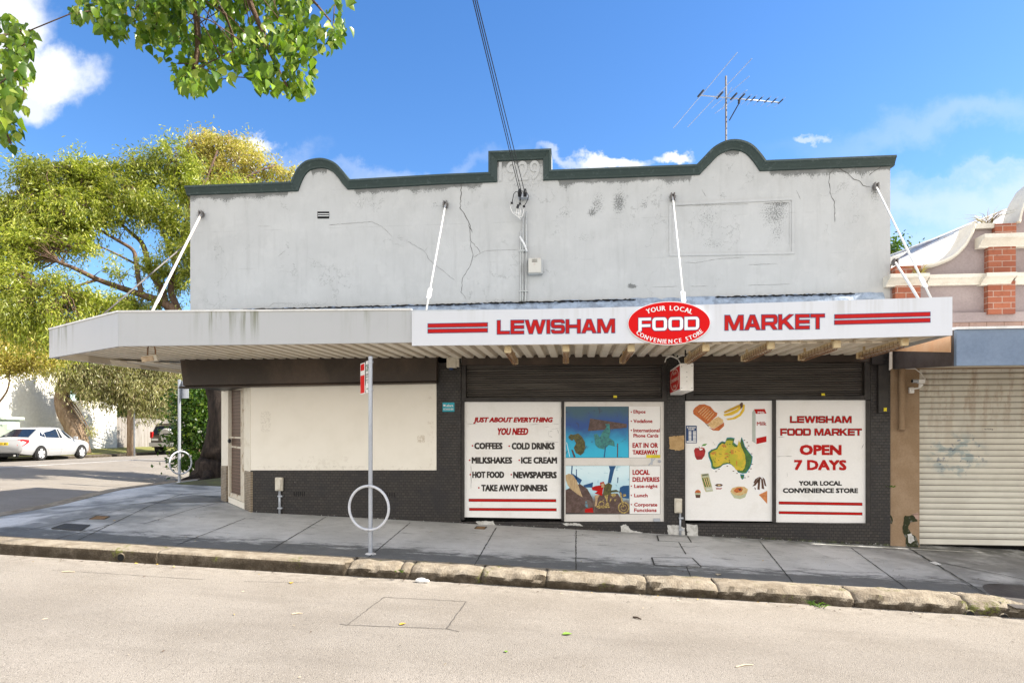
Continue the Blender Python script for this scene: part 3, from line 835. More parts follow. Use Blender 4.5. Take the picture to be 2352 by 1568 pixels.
# ------------------------------------------------------------------ the setting: ground, roads, footpath, kerb
rng = np.random.default_rng(11)
random.seed(5)
def sheet(name, xs, ys, zf, mat, dz=0.0):
    V = [(x, y, zf(x, y) + dz) for y in ys for x in xs]
    n = len(xs)
    Fc = [(j * n + i, j * n + i + 1, (j + 1) * n + i + 1, (j + 1) * n + i) for j in range(len(ys) - 1) for i in range(n - 1)]
    return struct(mesh_obj(name, np.array(V), Fc, mat, loc=(0, 0, 0)))
far = [-900, -300, -120, -70, -45]
gx = far + list(np.arange(-32, 26, 2.0)) + [30, 50, 90, 200, 900]
gy = [-400, -120, -60, -30, -20] + list(np.arange(-14, 45, 2.0)) + [60, 100, 250, 1200]
sheet('ground', gx, gy, lambda x, y: zroad(x, min(y, 8)) - .30, M['ground'])
rx = list(np.arange(-40, 16.1, .5)) + [20, 26, 34]
ry = [-26, -20, -16] + list(np.arange(-13, -2.9, .35)) + [-2.9, -2.6, -2.2, -1.6, -1, -.4]
sheet('road', [x for x in rx], ry, zroad, M['asphalt'])
sheet('side_street', list(np.arange(-24.6, -8.2, .5)), [-.4 + .5 * i for i in range(0, 140)], zroad, M['asphalt'])
# footpath outline along the kerb: straight front, round corner into the side street
KY, KW, KH = -2.48, .38, .14
XC, RC = -9.1, 1.7
def zk(X, Y): return zpath(X, max(Y, KY))
kp = [(X, KY) for X in np.arange(6.6, XC + RC - .01, -.032)]
kp += [(XC + RC - RC * math.sin(a), KY + RC - RC * math.cos(a)) for a in np.linspace(.03, math.pi / 2, 26)]
kp += [(XC, Y) for Y in np.arange(KY + RC + .3, 62, .5)]
def drop(i):
    X, Y = kp[i]
    d = 1 - .86 * sstep(4.35, 5.5, X)
    if X < -7.6 and Y < 2.5: d *= 1 - .8 * sstep(-7.7, -8.6, X) * (1 - sstep(.2, 2.2, Y))
    return d
def path_sheet():
    inner = []
    for X, Y in kp:
        if Y <= KY + .001: inner.append((X, .3 + 1.5 * sstep(-4.7, -5.1, X)))
        elif Y < KY + RC + .01: inner.append((XC + RC + (Y - KY) / RC * (-5.0 - XC - RC), 1.8))
        else: inner.append((-5.0, max(1.8, Y)))
    V, Fc = [], []
    K = 22
    for i, (a, b) in enumerate(zip(kp, inner)):
        lo = (zk(*a) - zroad(*a)) * (1 - drop(i))
        for k in range(K + 1):
            t = k / K
            x, y = a[0] + (b[0] - a[0]) * t, a[1] + (b[1] - a[1]) * t
            V.append((x, y, zpath(x, y) - lo * max(0, 1 - t * 2.4) + .0))
    n = K + 1
    for i in range(len(kp) - 1):
        for k in range(K):
            Fc.append((i * n + k, (i + 1) * n + k, (i + 1) * n + k + 1, i * n + k + 1))
    return struct(mesh_obj('footpath', np.array(V), Fc, M['path'], loc=(0, 0, 0)))
path_sheet()
sheet('laneway', list(np.arange(4.55, 14, .4)), list(np.arange(-2.9, 3, .3)), lambda x, y: zpath(x, y) - .012 - .045 * min(1, max(0, x - 4.55)) * (1 if y < -1 else .4), M['drive'])
def kerb():
    joints = sorted([onG(px, 1310, lambda x, y: Z0 - .0388 * x - .2).x for px in (277 - 20, 790, 917, 942, 1110, 1254, 1465, 1600, 1845, 2030, 2185, 2225)])
    mb = MB()
    profR = [(0, 0), (.02, .004), (.16, .006), (.25, -.002), (.315, -.018), (.362, -.06), (.374, -.09), (.362, -.15), (.36, -.24)]
    profL = [(0, 0), (.02, .004), (.18, .004), (.30, .002), (.345, -.004), (.368, -.022), (.376, -.05), (.38, -.12), (.38, -.24)]
    prof = profR
    rock = joints[1]
    # stone edges follow the kerb line
    acc = []
    seg = [[]]
    for i, (X, Y) in enumerate(kp):
        seg[-1].append(i)
        if Y <= KY + .001 and any(kp[min(i + 1, len(kp) - 1)][0] < j <= X for j in joints): seg.append([i])
    rr_ = np.random.default_rng(3)
    wob = rr_.normal(0, 1, (len(kp) + 2, len(prof)))
    for _ in range(2): wob = (wob + np.roll(wob, 1, 0) + np.roll(wob, -1, 0)) / 3
    big = np.convolve(rr_.normal(0, 1, len(kp) + 40), np.ones(26) / 20, 'same')
    for s_i, ids in enumerate(seg):
        rows = []
        for q, i in enumerate(ids):
            X, Y = kp[i]
            a, b = kp[max(i - 1, 0)], kp[min(i + 1, len(kp) - 1)]
            t = Vector((b[0] - a[0], b[1] - a[1], 0)).normalized()
            nrm = Vector((-t.y, t.x, 0))            # away from the path
            if nrm.y > .01 and X > XC + .3: nrm = -nrm
            if X <= XC + .05: nrm = Vector((-1, 0, 0))
            r = 1.0 if X > rock and Y <= KY + .01 else .12
            e = 0.0
            if r == 1.0:
                k0, k1 = q, len(ids) - 1 - q
                e = .03 * math.exp(-k0 / .9) + .03 * math.exp(-k1 / .9)
            d = drop(i)
            top = zk(X, Y) - (zk(X, Y) - zroad(X, Y)) * (1 - d)
            row = []
            for j, (o, h) in enumerate(profR if r == 1.0 else profL):
                w = wob[i, j] * .017 * r * (1 if 2 <= j <= 7 else 0) + (big[i] * .05 * r if 3 <= j <= 6 else 0)
                oo = max(0, o + w - (e if j >= 3 else 0))
                hh = h * (.4 + .6 * d) + wob[i, j] * .012 * r * (1 if 1 <= j <= 5 else 0) - (e * .7 if j >= 1 else 0)
                row.append((X + nrm.x * oo, Y + nrm.y * oo, top + hh + .004))
            rows.append(row)
        if len(rows) < 2: continue
        n = len(prof)
        V = [p for r_ in rows for p in r_]
        Fc = [(i * n + k, i * n + k + 1, (i + 1) * n + k + 1, (i + 1) * n + k) for i in range(len(rows) - 1) for k in range(n - 1)]
        Fc += [tuple(range(n - 1, -1, -1)), tuple((len(rows) - 1) * n + k for k in range(n))]
        mb.add(V, Fc)
    o = struct(mb.build('kerb', M['kerb'], loc=(0, 0, 0), smooth=True))
    return o
kerb()
def ribbon(mb, pts, w, zf=None, dz=.004, jit=0.0, cw=None):
    """narrow flat strip laid along a line on the ground"""
    q = []
    for (a, b) in zip(pts[:-1], pts[1:]):
        n = max(2, int((Vector(b) - Vector(a)).length / .06))
        for i in range(n): q.append(Vector(a).lerp(Vector(b), i / n))
    q.append(Vector(pts[-1]))
    V = []
    for i, p in enumerate(q):
        d = (q[min(i + 1, len(q) - 1)] - q[max(i - 1, 0)]); d.z = 0; d.normalize()
        s = Vector((-d.y, d.x, 0)) * (w / 2 * (1 + random.uniform(-.4, .4) * (jit > 0)))
        o = Vector((random.uniform(-jit, jit), random.uniform(-jit, jit), 0))
        for k in (-1, 1):
            r = p + s * k + o
            V.append((r.x, r.y, (zf(r.x, r.y) if zf else r.z) + dz))
    mb.add(V, [(2 * i, 2 * i + 1, 2 * i + 3, 2 * i + 2) for i in range(len(q) - 1)])
def path_pts(*px): return [onG(x, y, zpath) for x, y in px]
jm = MB()
for a, b in (((563, 1190), (407, 1251)), ((748, 1187), (612, 1268)), ((942, 1200), (838, 1287)), ((1140, 1211), (1089, 1299)), ((1323, 1218), (1323, 1311)),
             ((1558, 1243), (1575, 1272)), ((1576, 1300), (1590, 1332)), ((1745, 1243), (1828, 1345)), ((1955, 1258), (2105, 1367)),
             ((420, 1133), (180, 1240)), ((300, 1166), (40, 1222)), ((520, 1150), (330, 1203)), ((505, 1128), (300, 1145)), ((250, 1205), (130, 1237))):
    ribbon(jm, path_pts(a, b), .013, zpath, .004, .003)
struct(jm.build('footpath_joints', M['joint'], loc=(0, 0, 0)))
lj = MB()
for a, b in (((2150, 1290), (2352, 1330)), ((2230, 1330), (2352, 1345)), ((2300, 1375), (2352, 1380)), ((2085, 1257), (2300, 1385))):
    ribbon(lj, [onG(*a, zpath), onG(*b, zpath)], .02, lambda x, y: zpath(x, y), .006, .01)
struct(lj.build('laneway_cracks', M['joint'], loc=(0, 0, 0)))
def road_pts(*px): return [onG(x, y, zroad) for x, y in px]
sm = MB()
for a, b in (((798, 1435), (882, 1371)), ((882, 1371), (1071, 1381)), ((1071, 1381), (1026, 1444)), ((1026, 1444), (798, 1435)), ((1026, 1444), (1056, 1450)), ((780, 1433), (798, 1435))):
    ribbon(sm, road_pts(a, b), .009, zroad, .004, .006)
for a, b in (((120, 1309), (330, 1322)), ((330, 1322), (470, 1331)), ((560, 1335), (720, 1338))):
    ribbon(sm, road_pts(a, b), .007, zroad, .004, .008)
struct(sm.build('road_patch_seam', M['patch'], loc=(0, 0, 0)))
# painted line and far kerb, verge and path across the side street
wl = MB()
ribbon(wl, [(-16.4, 6, 0), (-16.6, 20, 0), (-16.9, 60, 0)], .13, zroad, .004)
struct(wl.build('centre_line', M['line'], loc=(0, 0, 0)))
fk = MB()
for Y0 in range(4, 90, 2):
    a, b = (-24.6, Y0, zroad(-24.6, Y0)), (-24.6, Y0 + 2, zroad(-24.6, Y0 + 2))
    fk.hexa([(-24.9, a[1], a[2] - .1), (-24.6, a[1], a[2] - .1), (-24.6, b[1], b[2] - .1), (-24.9, b[1], b[2] - .1),
             (-24.9, a[1], a[2] + .13), (-24.62, a[1], a[2] + .12), (-24.62, b[1], b[2] + .12), (-24.9, b[1], b[2] + .13)])
struct(fk.build('far_kerb', M['kerb'], loc=(0, 0, 0)))
def zfar(x, y): return zroad(-24.6, y) + .13 - .10 * (x + 24.6)
sheet('grass_verge', list(np.arange(-30, -24.8, .6)) + [-24.9], list(np.arange(4, 92, 2.0)), zfar, M['grass'])
sheet('earth_verge', [-9.0, -8.5, -8, -7.5, -7, -6.5, -6.0], list(np.arange(3.4, 26, .4)), lambda x, y: zpath(x, y) + .004 + .05 * sstep(3.4, 4.6, y) * sstep(-9, -8.3, x), M['dirt'])
# ------------------------------------------------------------------ the shop
PF = PY(0.0)
shop = thing('shop_building', 'single-storey corner shop with curved white parapet dated 1929 and black tiled front', 'building', (-1, 0, Z0))
XL, XR = P(437, 600, 0).x, P(2045, 600, 0).x
top_px = [(425.4, 426.2), (667.6, 416.6), (674, 401), (684, 384), (700, 370), (718, 364.5), (735.8, 362.5), (752, 365.5), (770, 374), (785, 389), (795, 403), (802.5, 411.7), (1016.3, 399.4), (1121.5, 395.1), (1121.5, 346.8),
          (1266.5, 340.9), (1266.5, 389.7), (1600.5, 376.8), (1618.5, 358), (1639.3, 337.2), (1664.3, 323.6), (1687.2, 319.3), (1710.2, 322.6), (1731, 333), (1749.7, 352.9), (1760.2, 367.6), (2049.8, 356)]
CT = [tuple((P(x, y, -.09).x, P(x, y, -.09).z)) for x, y in top_px]
CT = [(max(XL - .05, min(XR + .05, a)), b) for a, b in CT]
# smooth the two humps
def densify(pts):
    out = []
    for i in range(len(pts) - 1):
        p0, p1 = pts[i], pts[i + 1]
        hump = (1 <= i <= 10) or (17 <= i <= 24)
        out.append(p0)
        if hump:
            a, b = pts[max(i - 1, 0)], pts[min(i + 2, len(pts) - 1)]
            if i == 1 or i == 17: a = p0
            if i == 10 or i == 24: b = p1
            for t in (.33, .67):
                out.append(tuple(.5 * ((2 * p0[k]) + (-a[k] + p1[k]) * t + (2 * a[k] - 5 * p0[k] + 4 * p1[k] - b[k]) * t * t + (-a[k] + 3 * p0[k] - 3 * p1[k] + b[k]) * t ** 3) for k in (0, 1)))
    out.append(pts[-1])
    return out
CT[0] = (XL - .05, CT[0][1]); CT[-1] = (XR + .05, CT[-1][1])
CT = densify(CT)
def ztop(X):
    best = None
    X = max(CT[0][0] + 1e-4, min(CT[-1][0] - 1e-4, X))
    for (a, b) in zip(CT[:-1], CT[1:]):
        if abs(b[0] - a[0]) < 1e-6: continue
        if min(a[0], b[0]) <= X <= max(a[0], b[0]):
            z = a[1] + (b[1] - a[1]) * (X - a[0]) / (b[0] - a[0])
            best = z if best is None else max(best, z)
    return best
ZB = ZC + 1.16                                # underside of the rendered wall, above the shopfront
def stains():
    S = []
    def s(px, py, rx, ry, k): p = P(px, py, 0); S.append((p.x, p.z, rx / 140, ry / 140, k))
    s(1422, 465, 16, 30, .72); s(1360, 488, 12, 12, .75); s(1372, 470, 18, 24, .6); s(1480, 470, 10, 14, .6); s(1440, 520, 40, 30, .35); s(1490, 520, 25, 25, .35)
    s(1340, 545, 30, 16, .45); s(1300, 490, 16, 14, .55); s(1375, 450, 18, 14, .5); s(1625, 500, 34, 46, .46); s(1635, 470, 40, 14, .45); s(1640, 560, 34, 16, .5)
    s(1780, 490, 34, 34, .62); s(1785, 530, 22, 40, .5); s(1790, 470, 26, 8, .7); s(1600, 520, 50, 50, .3); s(1720, 520, 60, 50, .25)
    s(1245, 625, 14, 14, .5); s(1250, 660, 5, 40, .4); s(1000, 470, 14, 14, .5); s(860, 470, 20, 30, .3); s(1030, 480, 10, 26, .35)
    s(870, 440, 25, 20, .4); s(690, 470, 25, 20, .25); s(2010, 440, 12, 30, .6); s(1960, 450, 12, 40, .45); s(1900, 400, 30, 16, .4)
    s(460, 490, 12, 14, .7); s(1023, 470, 8, 12, .9); s(1545, 455, 9, 10, .8); s(1455, 658, 8, 5, 1); s(1447, 656, 6, 6, 1)
    s(480, 700, 60, 10, .4); s(700, 700, 90, 10, .5); s(820, 640, 14, 40, .25); s(1260, 590, 10, 16, .3); s(1660, 450, 14, 12, .5); s(1380, 640, 40, 20, .2)
    s(1900, 420, 10, 40, .3); s(2025, 380, 16, 10, .5); s(1170, 405, 30, 14, .35); s(1200, 425, 46, 10, .5); s(600, 450, 60, 14, .25)
    return S
def upper_wall():
    ST = stains()
    xs = sorted(set([XL, XR] + list(np.arange(XL, XR, .045)) + [c[0] for c in CT if XL < c[0] < XR] + [P(1121.5, 380, -.09).x - .002, P(1266.5, 380, -.09).x + .002]))
    V, st, Fc = [], [], []
    K = 84
    r = np.random.default_rng(5)
    drip = np.convolve(r.uniform(0, 1, len(xs) + 8), np.ones(3) / 3, 'same')
    for i, X in enumerate(xs):
        zt = ztop(X) - .05
        for k in range(K + 1):
            z = ZB + (zt - ZB) * (k / K)
            V.append((X, 0.0, z))
            v = 0.0
            for (a, b, rx_, rz_, kk) in ST:
                d = ((X - a) / rx_) ** 2 + ((z - b) / rz_) ** 2
                if d < 6: v = max(v, kk * math.exp(-d * .7))
            dt = zt - .10 - z
            flat_ = abs(ztop(min(X + .1, XR)) - ztop(max(X - .1, XL))) < .05
            if flat_: v = max(v, (1.15 * math.exp(-max(dt, 0) / (.035 + .17 * drip[i] ** 2))))
            else: v = max(v, .45 * math.exp(-max(dt, 0) / .03))
            dz = z - (ZC + 2.06)
            if dz < .1: v = max(v, .55 * math.exp(-max(dz, 0) / .05) * (.3 + drip[i]))
            st.append(v)
    n = K + 1
    for i in range(len(xs) - 1):
        for k in range(K): Fc.append((i * n + k, (i + 1) * n + k, (i + 1) * n + k + 1, i * n + k + 1))
    # thickness: back, ends and top
    b0 = len(V)
    for i, X in enumerate(xs):
        V += [(X, .24, ZB), (X, .24, ztop(X) - .05)]; st += [0, .3]
    for i in range(len(xs) - 1):
        a, c = b0 + 2 * i, b0 + 2 * i + 2
        Fc += [(a, a + 1, c + 1, c), (i * n + K, (i + 1) * n + K, c + 1, a + 1), (i * n, a, c, (i + 1) * n)]
    Fc += [(0,) + (b0,) + (b0 + 1,) + tuple(range(K, 0, -1)), ]
    e = (len(xs) - 1) * n
    Fc += [tuple(e + k for k in range(K + 1)) + (b0 + 2 * len(xs) - 1, b0 + 2 * len(xs) - 2)]
    o = mesh_obj('parapet_wall', np.array(V), Fc, M['stucco'], shop)
    at = o.data.attributes.new('stain', 'FLOAT', 'POINT')
    at.data.foreach_set('value', np.array(st, dtype=np.float32))
upper_wall()
def coping():
    pts = CT
    n = len(pts)
    nor = []
    for i in range(n):
        ds = []
        if i > 0: ds.append(Vector((pts[i][0] - pts[i - 1][0], pts[i][1] - pts[i - 1][1])).normalized())
        if i < n - 1: ds.append(Vector((pts[i + 1][0] - pts[i][0], pts[i + 1][1] - pts[i][1])).normalized())
        m_ = sum((Vector((-d.y, d.x)) for d in ds), Vector((0, 0))).normalized()
        k = 1 / max(.5, m_.dot(Vector((-ds[0].y, ds[0].x))))
        nor.append(m_ * k)
    prof = [(0, .26), (0, -.09), (.03, -.095), (.045, -.075), (.105, -.035), (.128, -.03), (.134, 0.0), (.134, .02), (.11, .26)]
    mb = MB()
    V = [(p[0] - q.x * a, y, p[1] - q.y * a) for p, q in zip(pts, nor) for a, y in prof]
    k = len(prof)
    Fc = [(i * k + j, i * k + (j + 1) % k, (i + 1) * k + (j + 1) % k, (i + 1) * k + j) for i in range(n - 1) for j in range(k)]
    Fc += [tuple(range(k - 1, -1, -1)), tuple((n - 1) * k + j for j in range(k))]
    mb.add(V, Fc); mb.build('parapet_coping', M['coping'], shop)
coping()
# date, sunk label panel, vent
def relief_text():
    V, Fc = glyph_mesh('1929.', .012, 4)
    mb = MB()
    q = fit(V, [(1146, 372), (1251, 367.5), (1251, 412.5), (1146, 417)])
    k = len(q)
    mb.add([PF.pt(a, b, .011) for a, b in q], Fc)
    # sides of the raised figures
    from collections import Counter
    ed = Counter()
    for f in Fc:
        for a, b in zip(f, f[1:] + f[:1]): ed[(a, b)] += 1
    for (a, b) in ed:
        if (b, a) not in ed:
            mb.add([PF.pt(*q[a], .011), PF.pt(*q[b], .011), PF.pt(*q[b], 0), PF.pt(*q[a], 0)], [(0, 3, 2, 1)])
    mb.build('date_figures', M['stucco'], shop)
relief_text()
def wall_frame():
    mb = MB()
    for a, b, c, d in (((1537, 466), (1825, 453), (1825, 459), (1537, 472)), ((1537, 582), (1825, 577), (1825, 583), (1537, 588)),
                       ((1537, 472), (1543, 471.7), (1543, 581.9), (1537, 582)), ((1819, 459.3), (1825, 459), (1825, 577), (1819, 577.1))):
        mb.flat([a, b, c, d], PF, .012, .03)
    mb.build('label_panel_border', M['stucco'], shop)
wall_frame()
vm = MB()
vm.rect(729, 486, 756, 502, PF, .003, .02); vm.build('air_vent_recess', M['dark'], shop)
vs = MB()
for y in (490.4, 494.9): vs.rect(730, y, 755, y + 1.5, PF, .012, .02)
vs.build('air_vent_louvre', M['trim'], shop)
def crack(mb, pts, w=.006, j=3.0, seed=0):
    r = random.Random(seed)
    q = []
    for (a, b) in zip(pts[:-1], pts[1:]):
        n = max(2, int(math.dist(a, b) / 5))
        for i in range(n):
            t = i / n; q.append((a[0] + (b[0] - a[0]) * t + r.uniform(-j, j), a[1] + (b[1] - a[1]) * t + r.uniform(-j, j) * .6))
    q.append(pts[-1])
    V = []
    for i, (x, y) in enumerate(q):
        p = PF.pt(x, y, .0025); ww = w * r.uniform(.5, 1.3) * (.35 if i in (0, len(q) - 1) else 1)
        d = (PF.pt(*q[min(i + 1, len(q) - 1)]) - PF.pt(*q[max(i - 1, 0)])).normalized()
        s = Vector((-d.z, 0, d.x)) * ww / 2
        V += [p - s, p + s]
    mb.add(V, [(2 * i, 2 * i + 1, 2 * i + 3, 2 * i + 2) for i in range(len(q) - 1)])
def wcrack_and_shade(pts, w, j, seed):
    m_ = MB(); crack(m_, pts, w * .8, j, seed); m_.build('wall_crack_and_edge_shade', M['crackdark'], shop)
Zw = lambda x, y: (1016.3 + .26845 * x, 319.4 + .26845 * y)
wcrack_and_shade([Zw(155, 360), Zw(160, 420), Zw(152, 590), Zw(190, 640), Zw(225, 720), Zw(255, 800)], .013, 1.6, 1)
wcrack_and_shade([Zw(225, 720), Zw(235, 800), Zw(240, 900), Zw(265, 1000), Zw(230, 1090), Zw(170, 1190), Zw(160, 1310), Zw(200, 1370)], .008, 1.6, 2)
wcrack_and_shade([Zw(240, 870), Zw(300, 930), Zw(320, 980), Zw(265, 1010)], .007, 1.4, 3)
wcrack_and_shade([Zw(90, 380), Zw(110, 405), Zw(145, 425)], .006, 1, 4)
wcrack_and_shade([Zw(320, 975), Zw(370, 955), Zw(650, 945)], .004, .6, 5)
Zr = lambda x, y: (1451.8 + x * .41671, 72.6 + y * .41671)
wcrack_and_shade([Zr(1130, 745), Zr(1090, 780), Zr(1085, 830), Zr(1095, 900), Zr(1115, 940), Zr(1118, 1050)], .010, 1.2, 6)
wcrack_and_shade([Zr(1130, 750), Zr(1190, 780), Zr(1220, 812), Zr(1250, 825), Zr(1275, 850), Zr(1310, 855)], .013, 1.5, 7)
wcrack_and_shade([Zr(1395, 735), Zr(1340, 765), Zr(1305, 795)], .012, 1.2, 8)
wcrack_and_shade([Zr(385, 870), Zr(410, 910)], .006, .8, 9)
wcrack_and_shade([Zr(905, 875), Zr(928, 925)], .005, .8, 10)
wcrack_and_shade([Zr(110, 1408), Zr(250, 1404)], .004, .5, 11); wcrack_and_shade([Zr(320, 1404), Zr(420, 1402)], .004, .5, 12); wcrack_and_shade([Zr(640, 1398), Zr(870, 1391)], .004, .5, 13)
wcrack_and_shade([Zr(280, 1270), Zr(350, 1275), Zr(480, 1252), Zr(620, 1245)], .004, 1, 14); wcrack_and_shade([Zr(640, 1285), Zr(800, 1280)], .004, .8, 15)
wcrack_and_shade([Zr(250, 961), Zr(640, 950)], .004, .5, 16); wcrack_and_shade([Zr(725, 948), Zr(866, 943)], .009, .8, 17); wcrack_and_shade([Zr(866, 943), Zr(866, 1190)], .003, .4, 18)  # edges of the label panel: shade painted as thin dark ribbons
wcrack_and_shade([(442, 455), (470, 436), (478, 431)], .008, .8, 19)
Zl = lambda x, y: (406.5 + .29015 * x, 319.4 + .29015 * y)
wcrack_and_shade([Zl(1200, 680), Zl(1400, 665), Zl(1540, 655), Zl(1620, 690), Zl(1700, 770)], .005, 1, 20)
wcrack_and_shade([Zl(1830, 810), Zl(1960, 890), Zl(2000, 960), Zl(2100, 1040), Zl(2200, 1120)], .005, 1.2, 21)
wcrack_and_shade([Zl(1960, 890), Zl(1985, 855)], .005, .6, 22); wcrack_and_shade([Zl(720, 1330), Zl(760, 1300), Zl(920, 1300)], .004, .8, 23)
wcrack_and_shade([Zl(265, 425), Zl(272, 455)], .006, .4, 24); wcrack_and_shade([Zl(640, 690), Zl(740, 690)], .003, .6, 25); wcrack_and_shade([Zl(860, 880), Zl(800, 930)], .004, .6, 26)
# block behind the parapet, rear wing, roofs
blk = MB()
ZH = ZC + 3.45
xr = XR - .02
blk.box(XL + .02, XL + .26, .25, 3.1, ZB + .1, ZH); blk.box(xr - .24, xr, .25, 9.5, Z0 - .3, ZH); blk.box(XL + .26, xr - .24, 2.86, 3.1, Z0 + 2.5, ZH)
blk.box(XL + .06, XL + .30, 3.11, 11.5, Z0 - .3, Z0 + 3.3); blk.box(XL + .30, xr - .24, 11.26, 11.5, Z0 - .3, Z0 + 3.3)
blk.build('side_wall', M['cream'], shop)
rf = MB(); rf.box(XL + .26, xr - .24, .25, 2.86, ZH - .45, ZH - .38); rf.box(XL + .30, xr - .24, 3.11, 11.26, Z0 + 3.1, Z0 + 3.18)
rf.build('roof', M['roofwhite'], shop)
# flashing where the awning roof meets the wall
fl = MB()
r5 = random.Random(4)
xs = np.arange(XL + .02, XR - .02, .09)
V = []
for X in xs:
    zt = ZC + 2.11 + .006 * (X - 1) + r5.uniform(-.016, .016); V += [(X, -.012, zt), (X, -.05 - r5.uniform(0, .015), zt - .07), (X, -.12, ZC + 1.9)]
fl.add(V, [(3 * i + k, 3 * i + k + 1, 3 * i + k + 4, 3 * i + k + 3) for i in range(len(xs) - 1) for k in (0, 1)])
fl.build('roof_flashing', M['flash'], shop)
for s, (x0, x1) in enumerate(((560, 900), (900, 1110), (1110, 1340), (1340, 1460), (1640, 1800), (1800, 1960))):
    yy = lambda x: 1000 - (ZC + 2.09 + .006 * (P(x, 700, 0).x - 1) - ZC) * F / ((P(x, 700, 0) - CAM).dot(Vector((-SI, CO, 0))))
    fc = MB(); crack(fc, [(x0, yy(x0)), ((x0 + x1) / 2, yy((x0 + x1) / 2)), (x1, yy(x1))], .028, 1.6, 40 + s)
    fc.v = [(a, b - .06, c) for a, b, c in fc.v]; fc.build('flashing_crack', M['dark'], shop)

# ---- shopfront, left bay: tiled dado, cream board, brown hood, corner door
FB = Z0 - .45
tw = MB()
def wallbox(x0, x1, y0, y1, front=0.0, back=.25, mb=None, zlow=None):
    a = P(x0, y0, -front); b = P(x1, y0, -front); c = P(x1, y1, -front); d = P(x0, y1, -front)
    zl = (lambda q: q.z) if zlow is None else (lambda q: zlow)
    mb.hexa([(d.x, -front, zl(d)), (c.x, -front, zl(c)), (c.x, back, zl(c)), (d.x, back, zl(d)), (a.x, -front, a.z), (b.x, -front, b.z), (b.x, back, b.z), (a.x, back, a.z)])
wallbox(575, 1003, 1080, 1190, 0, .25, tw, FB)
tw.build('tiled_dado', M['tile'], shop)
tp = MB(); wallbox(1003, 1059, 812, 1190, 0.0, .25, tp, FB); tp.build('tiled_pier', M['tile'], shop)
bd = MB(); wallbox(576, 1002.4, 874, 1079.4, -.004, .2, bd)
bd.build('window_board', M['board'], shop)
hd = MB()
a, b = P(436, 880, -.14), P(1003, 880, -.14)
zt = lambda X: ZC + 1.262 - .004 * X
zb0, zb1 = P(446, 886, -.14).z, P(1003, 875, -.14).z
xa, xb = XL - .10, P(1002.8, 850, -.14).x
hd.hexa([(xa + .06, -.14, zb0), (xb, -.14, zb1), (xb, .06, zb1), (xa + .06, .06, zb0), (xa, -.14, zt(xa)), (xb, -.14, zt(xb)), (xb, .06, zt(xb)), (xa, .06, zt(xa))])
hd.hexa([(xa - .03, -.165, zb0 - .035), (xb, -.165, zb1 - .03), (xb, .05, zb1 - .03), (xa - .03, .05, zb0 - .035), (xa + .02, -.165, zb0 - .006), (xb, -.165, zb1 - .006), (xb, .05, zb1 - .006), (xa + .02, .05, zb0 - .006)])
hd.build('shutter_hood', M['brown'], shop, bevel=.012)
hb = MB(); hb.hexa([(xa + .05, .061, zb0), (-5.4, .061, zb0), (-6.0, 1.4, zb0), (xa + .05, 1.5, zb0), (xa + .02, .061, zt(xa)), (-5.4, .061, zt(xa)), (-6.0, 1.4, zt(xa)), (xa + .02, 1.5, zt(xa))])
hb.build('hood_return', M['blacktrim'], shop)
# corner door on the splayed corner
XD = P(575, 1100, 0).x
DD = Vector((-.70, .715, 0)).normalized()
PD = Plane((XD, 0, 0), (-DD.y, DD.x, 0))
if PD.n.y > 0: PD = Plane((XD, 0, 0), (DD.y, -DD.x, 0))
def dquad(mb, x0, x1, y0, y1, off=0.0, th=.1, y0b=None, y1b=None):
    mb.flat([(x0, y0), (x1, y0 if y0b is None else y0b), (x1, y1 if y1b is None else y1b), (x0, y1)], PD, off, th)
for q_ in ((508.5, 524, 880, 1069, 0, .2), (560.5, 575, 878, 1081, 0, .2, None, 1083)):
    cp = MB(); dquad(cp, *q_); cp.build('corner_pier', M['cream'], shop)
for q_ in ((507.5, 520, 1069.4, 1172, .006, .2), (562, 575.4, 1080, 1200, .006, .2, 1083)):
    cpt = MB(); dquad(cpt, *q_); cpt.build('corner_pier_tile', M['tile_bare'], shop)
lintel = MB(); dquad(lintel, 508.5, 575, 862, 887, -.01, .2, 862, 883); lintel.build('door_lintel', M['cream'], shop)
dfm = MB()
dquad(dfm, 520.5, 526, 887.4, 1142, -.02, .1, 887, 1146); dquad(dfm, 555.5, 561, 884, 1160, -.02, .1, 883.6, 1164); dquad(dfm, 526.2, 555.3, 884, 891, -.02, .1, 882, 890)
dfm.build('door_frame', M['doorwood'], shop)
door = MB()
dquad(door, 526.4, 528.6, 892, 1139, -.035, .05, 892, 1140); dquad(door, 552.6, 555.2, 890.6, 1153, -.035, .05, 890.4, 1155)
dquad(door, 528.7, 552.5, 892, 896, -.035, .05, 891, 895); dquad(door, 528.7, 552.5, 1002, 1005.4, -.035, .05, 1003, 1007)
dquad(door, 528.7, 552.5, 1023, 1026.5, -.035, .05, 1026, 1030); dquad(door, 528.7, 552.5, 1130, 1140, -.035, .05, 1138, 1150)
dob = door.build('screen_door', M['doorwood'], shop)
dm = MB(); dquad(dm, 528.6, 552.6, 895, 1132, -.06, .02, 894, 1140); dm.build('security_mesh', M['mesh'], dob)
dh = MB(); dh.ball(PD.pt(527, 1012, .0), .03, .03, .04); dh.build('door_handle', M['cable'], dob)
dst = MB(); dquad(dst, 524.5, 561, 1140, 1153, .01, .3, 1155, 1169); dst.build('door_step', M['cream'], shop)
# return wall beyond the door along the side street
e = PD.pt(508.5, 1000)
rw = MB(); rw.hexa([(e.x, e.y, FB), (e.x + .25, e.y, FB), (XL + .3, 3.1, FB), (XL + .05, 3.1, FB), (e.x, e.y, zt(xa)), (e.x + .25, e.y, zt(xa)), (XL + .3, 3.1, zt(xa)), (XL + .05, 3.1, zt(xa))])
rw.build('side_return_wall', M['cream'], shop)
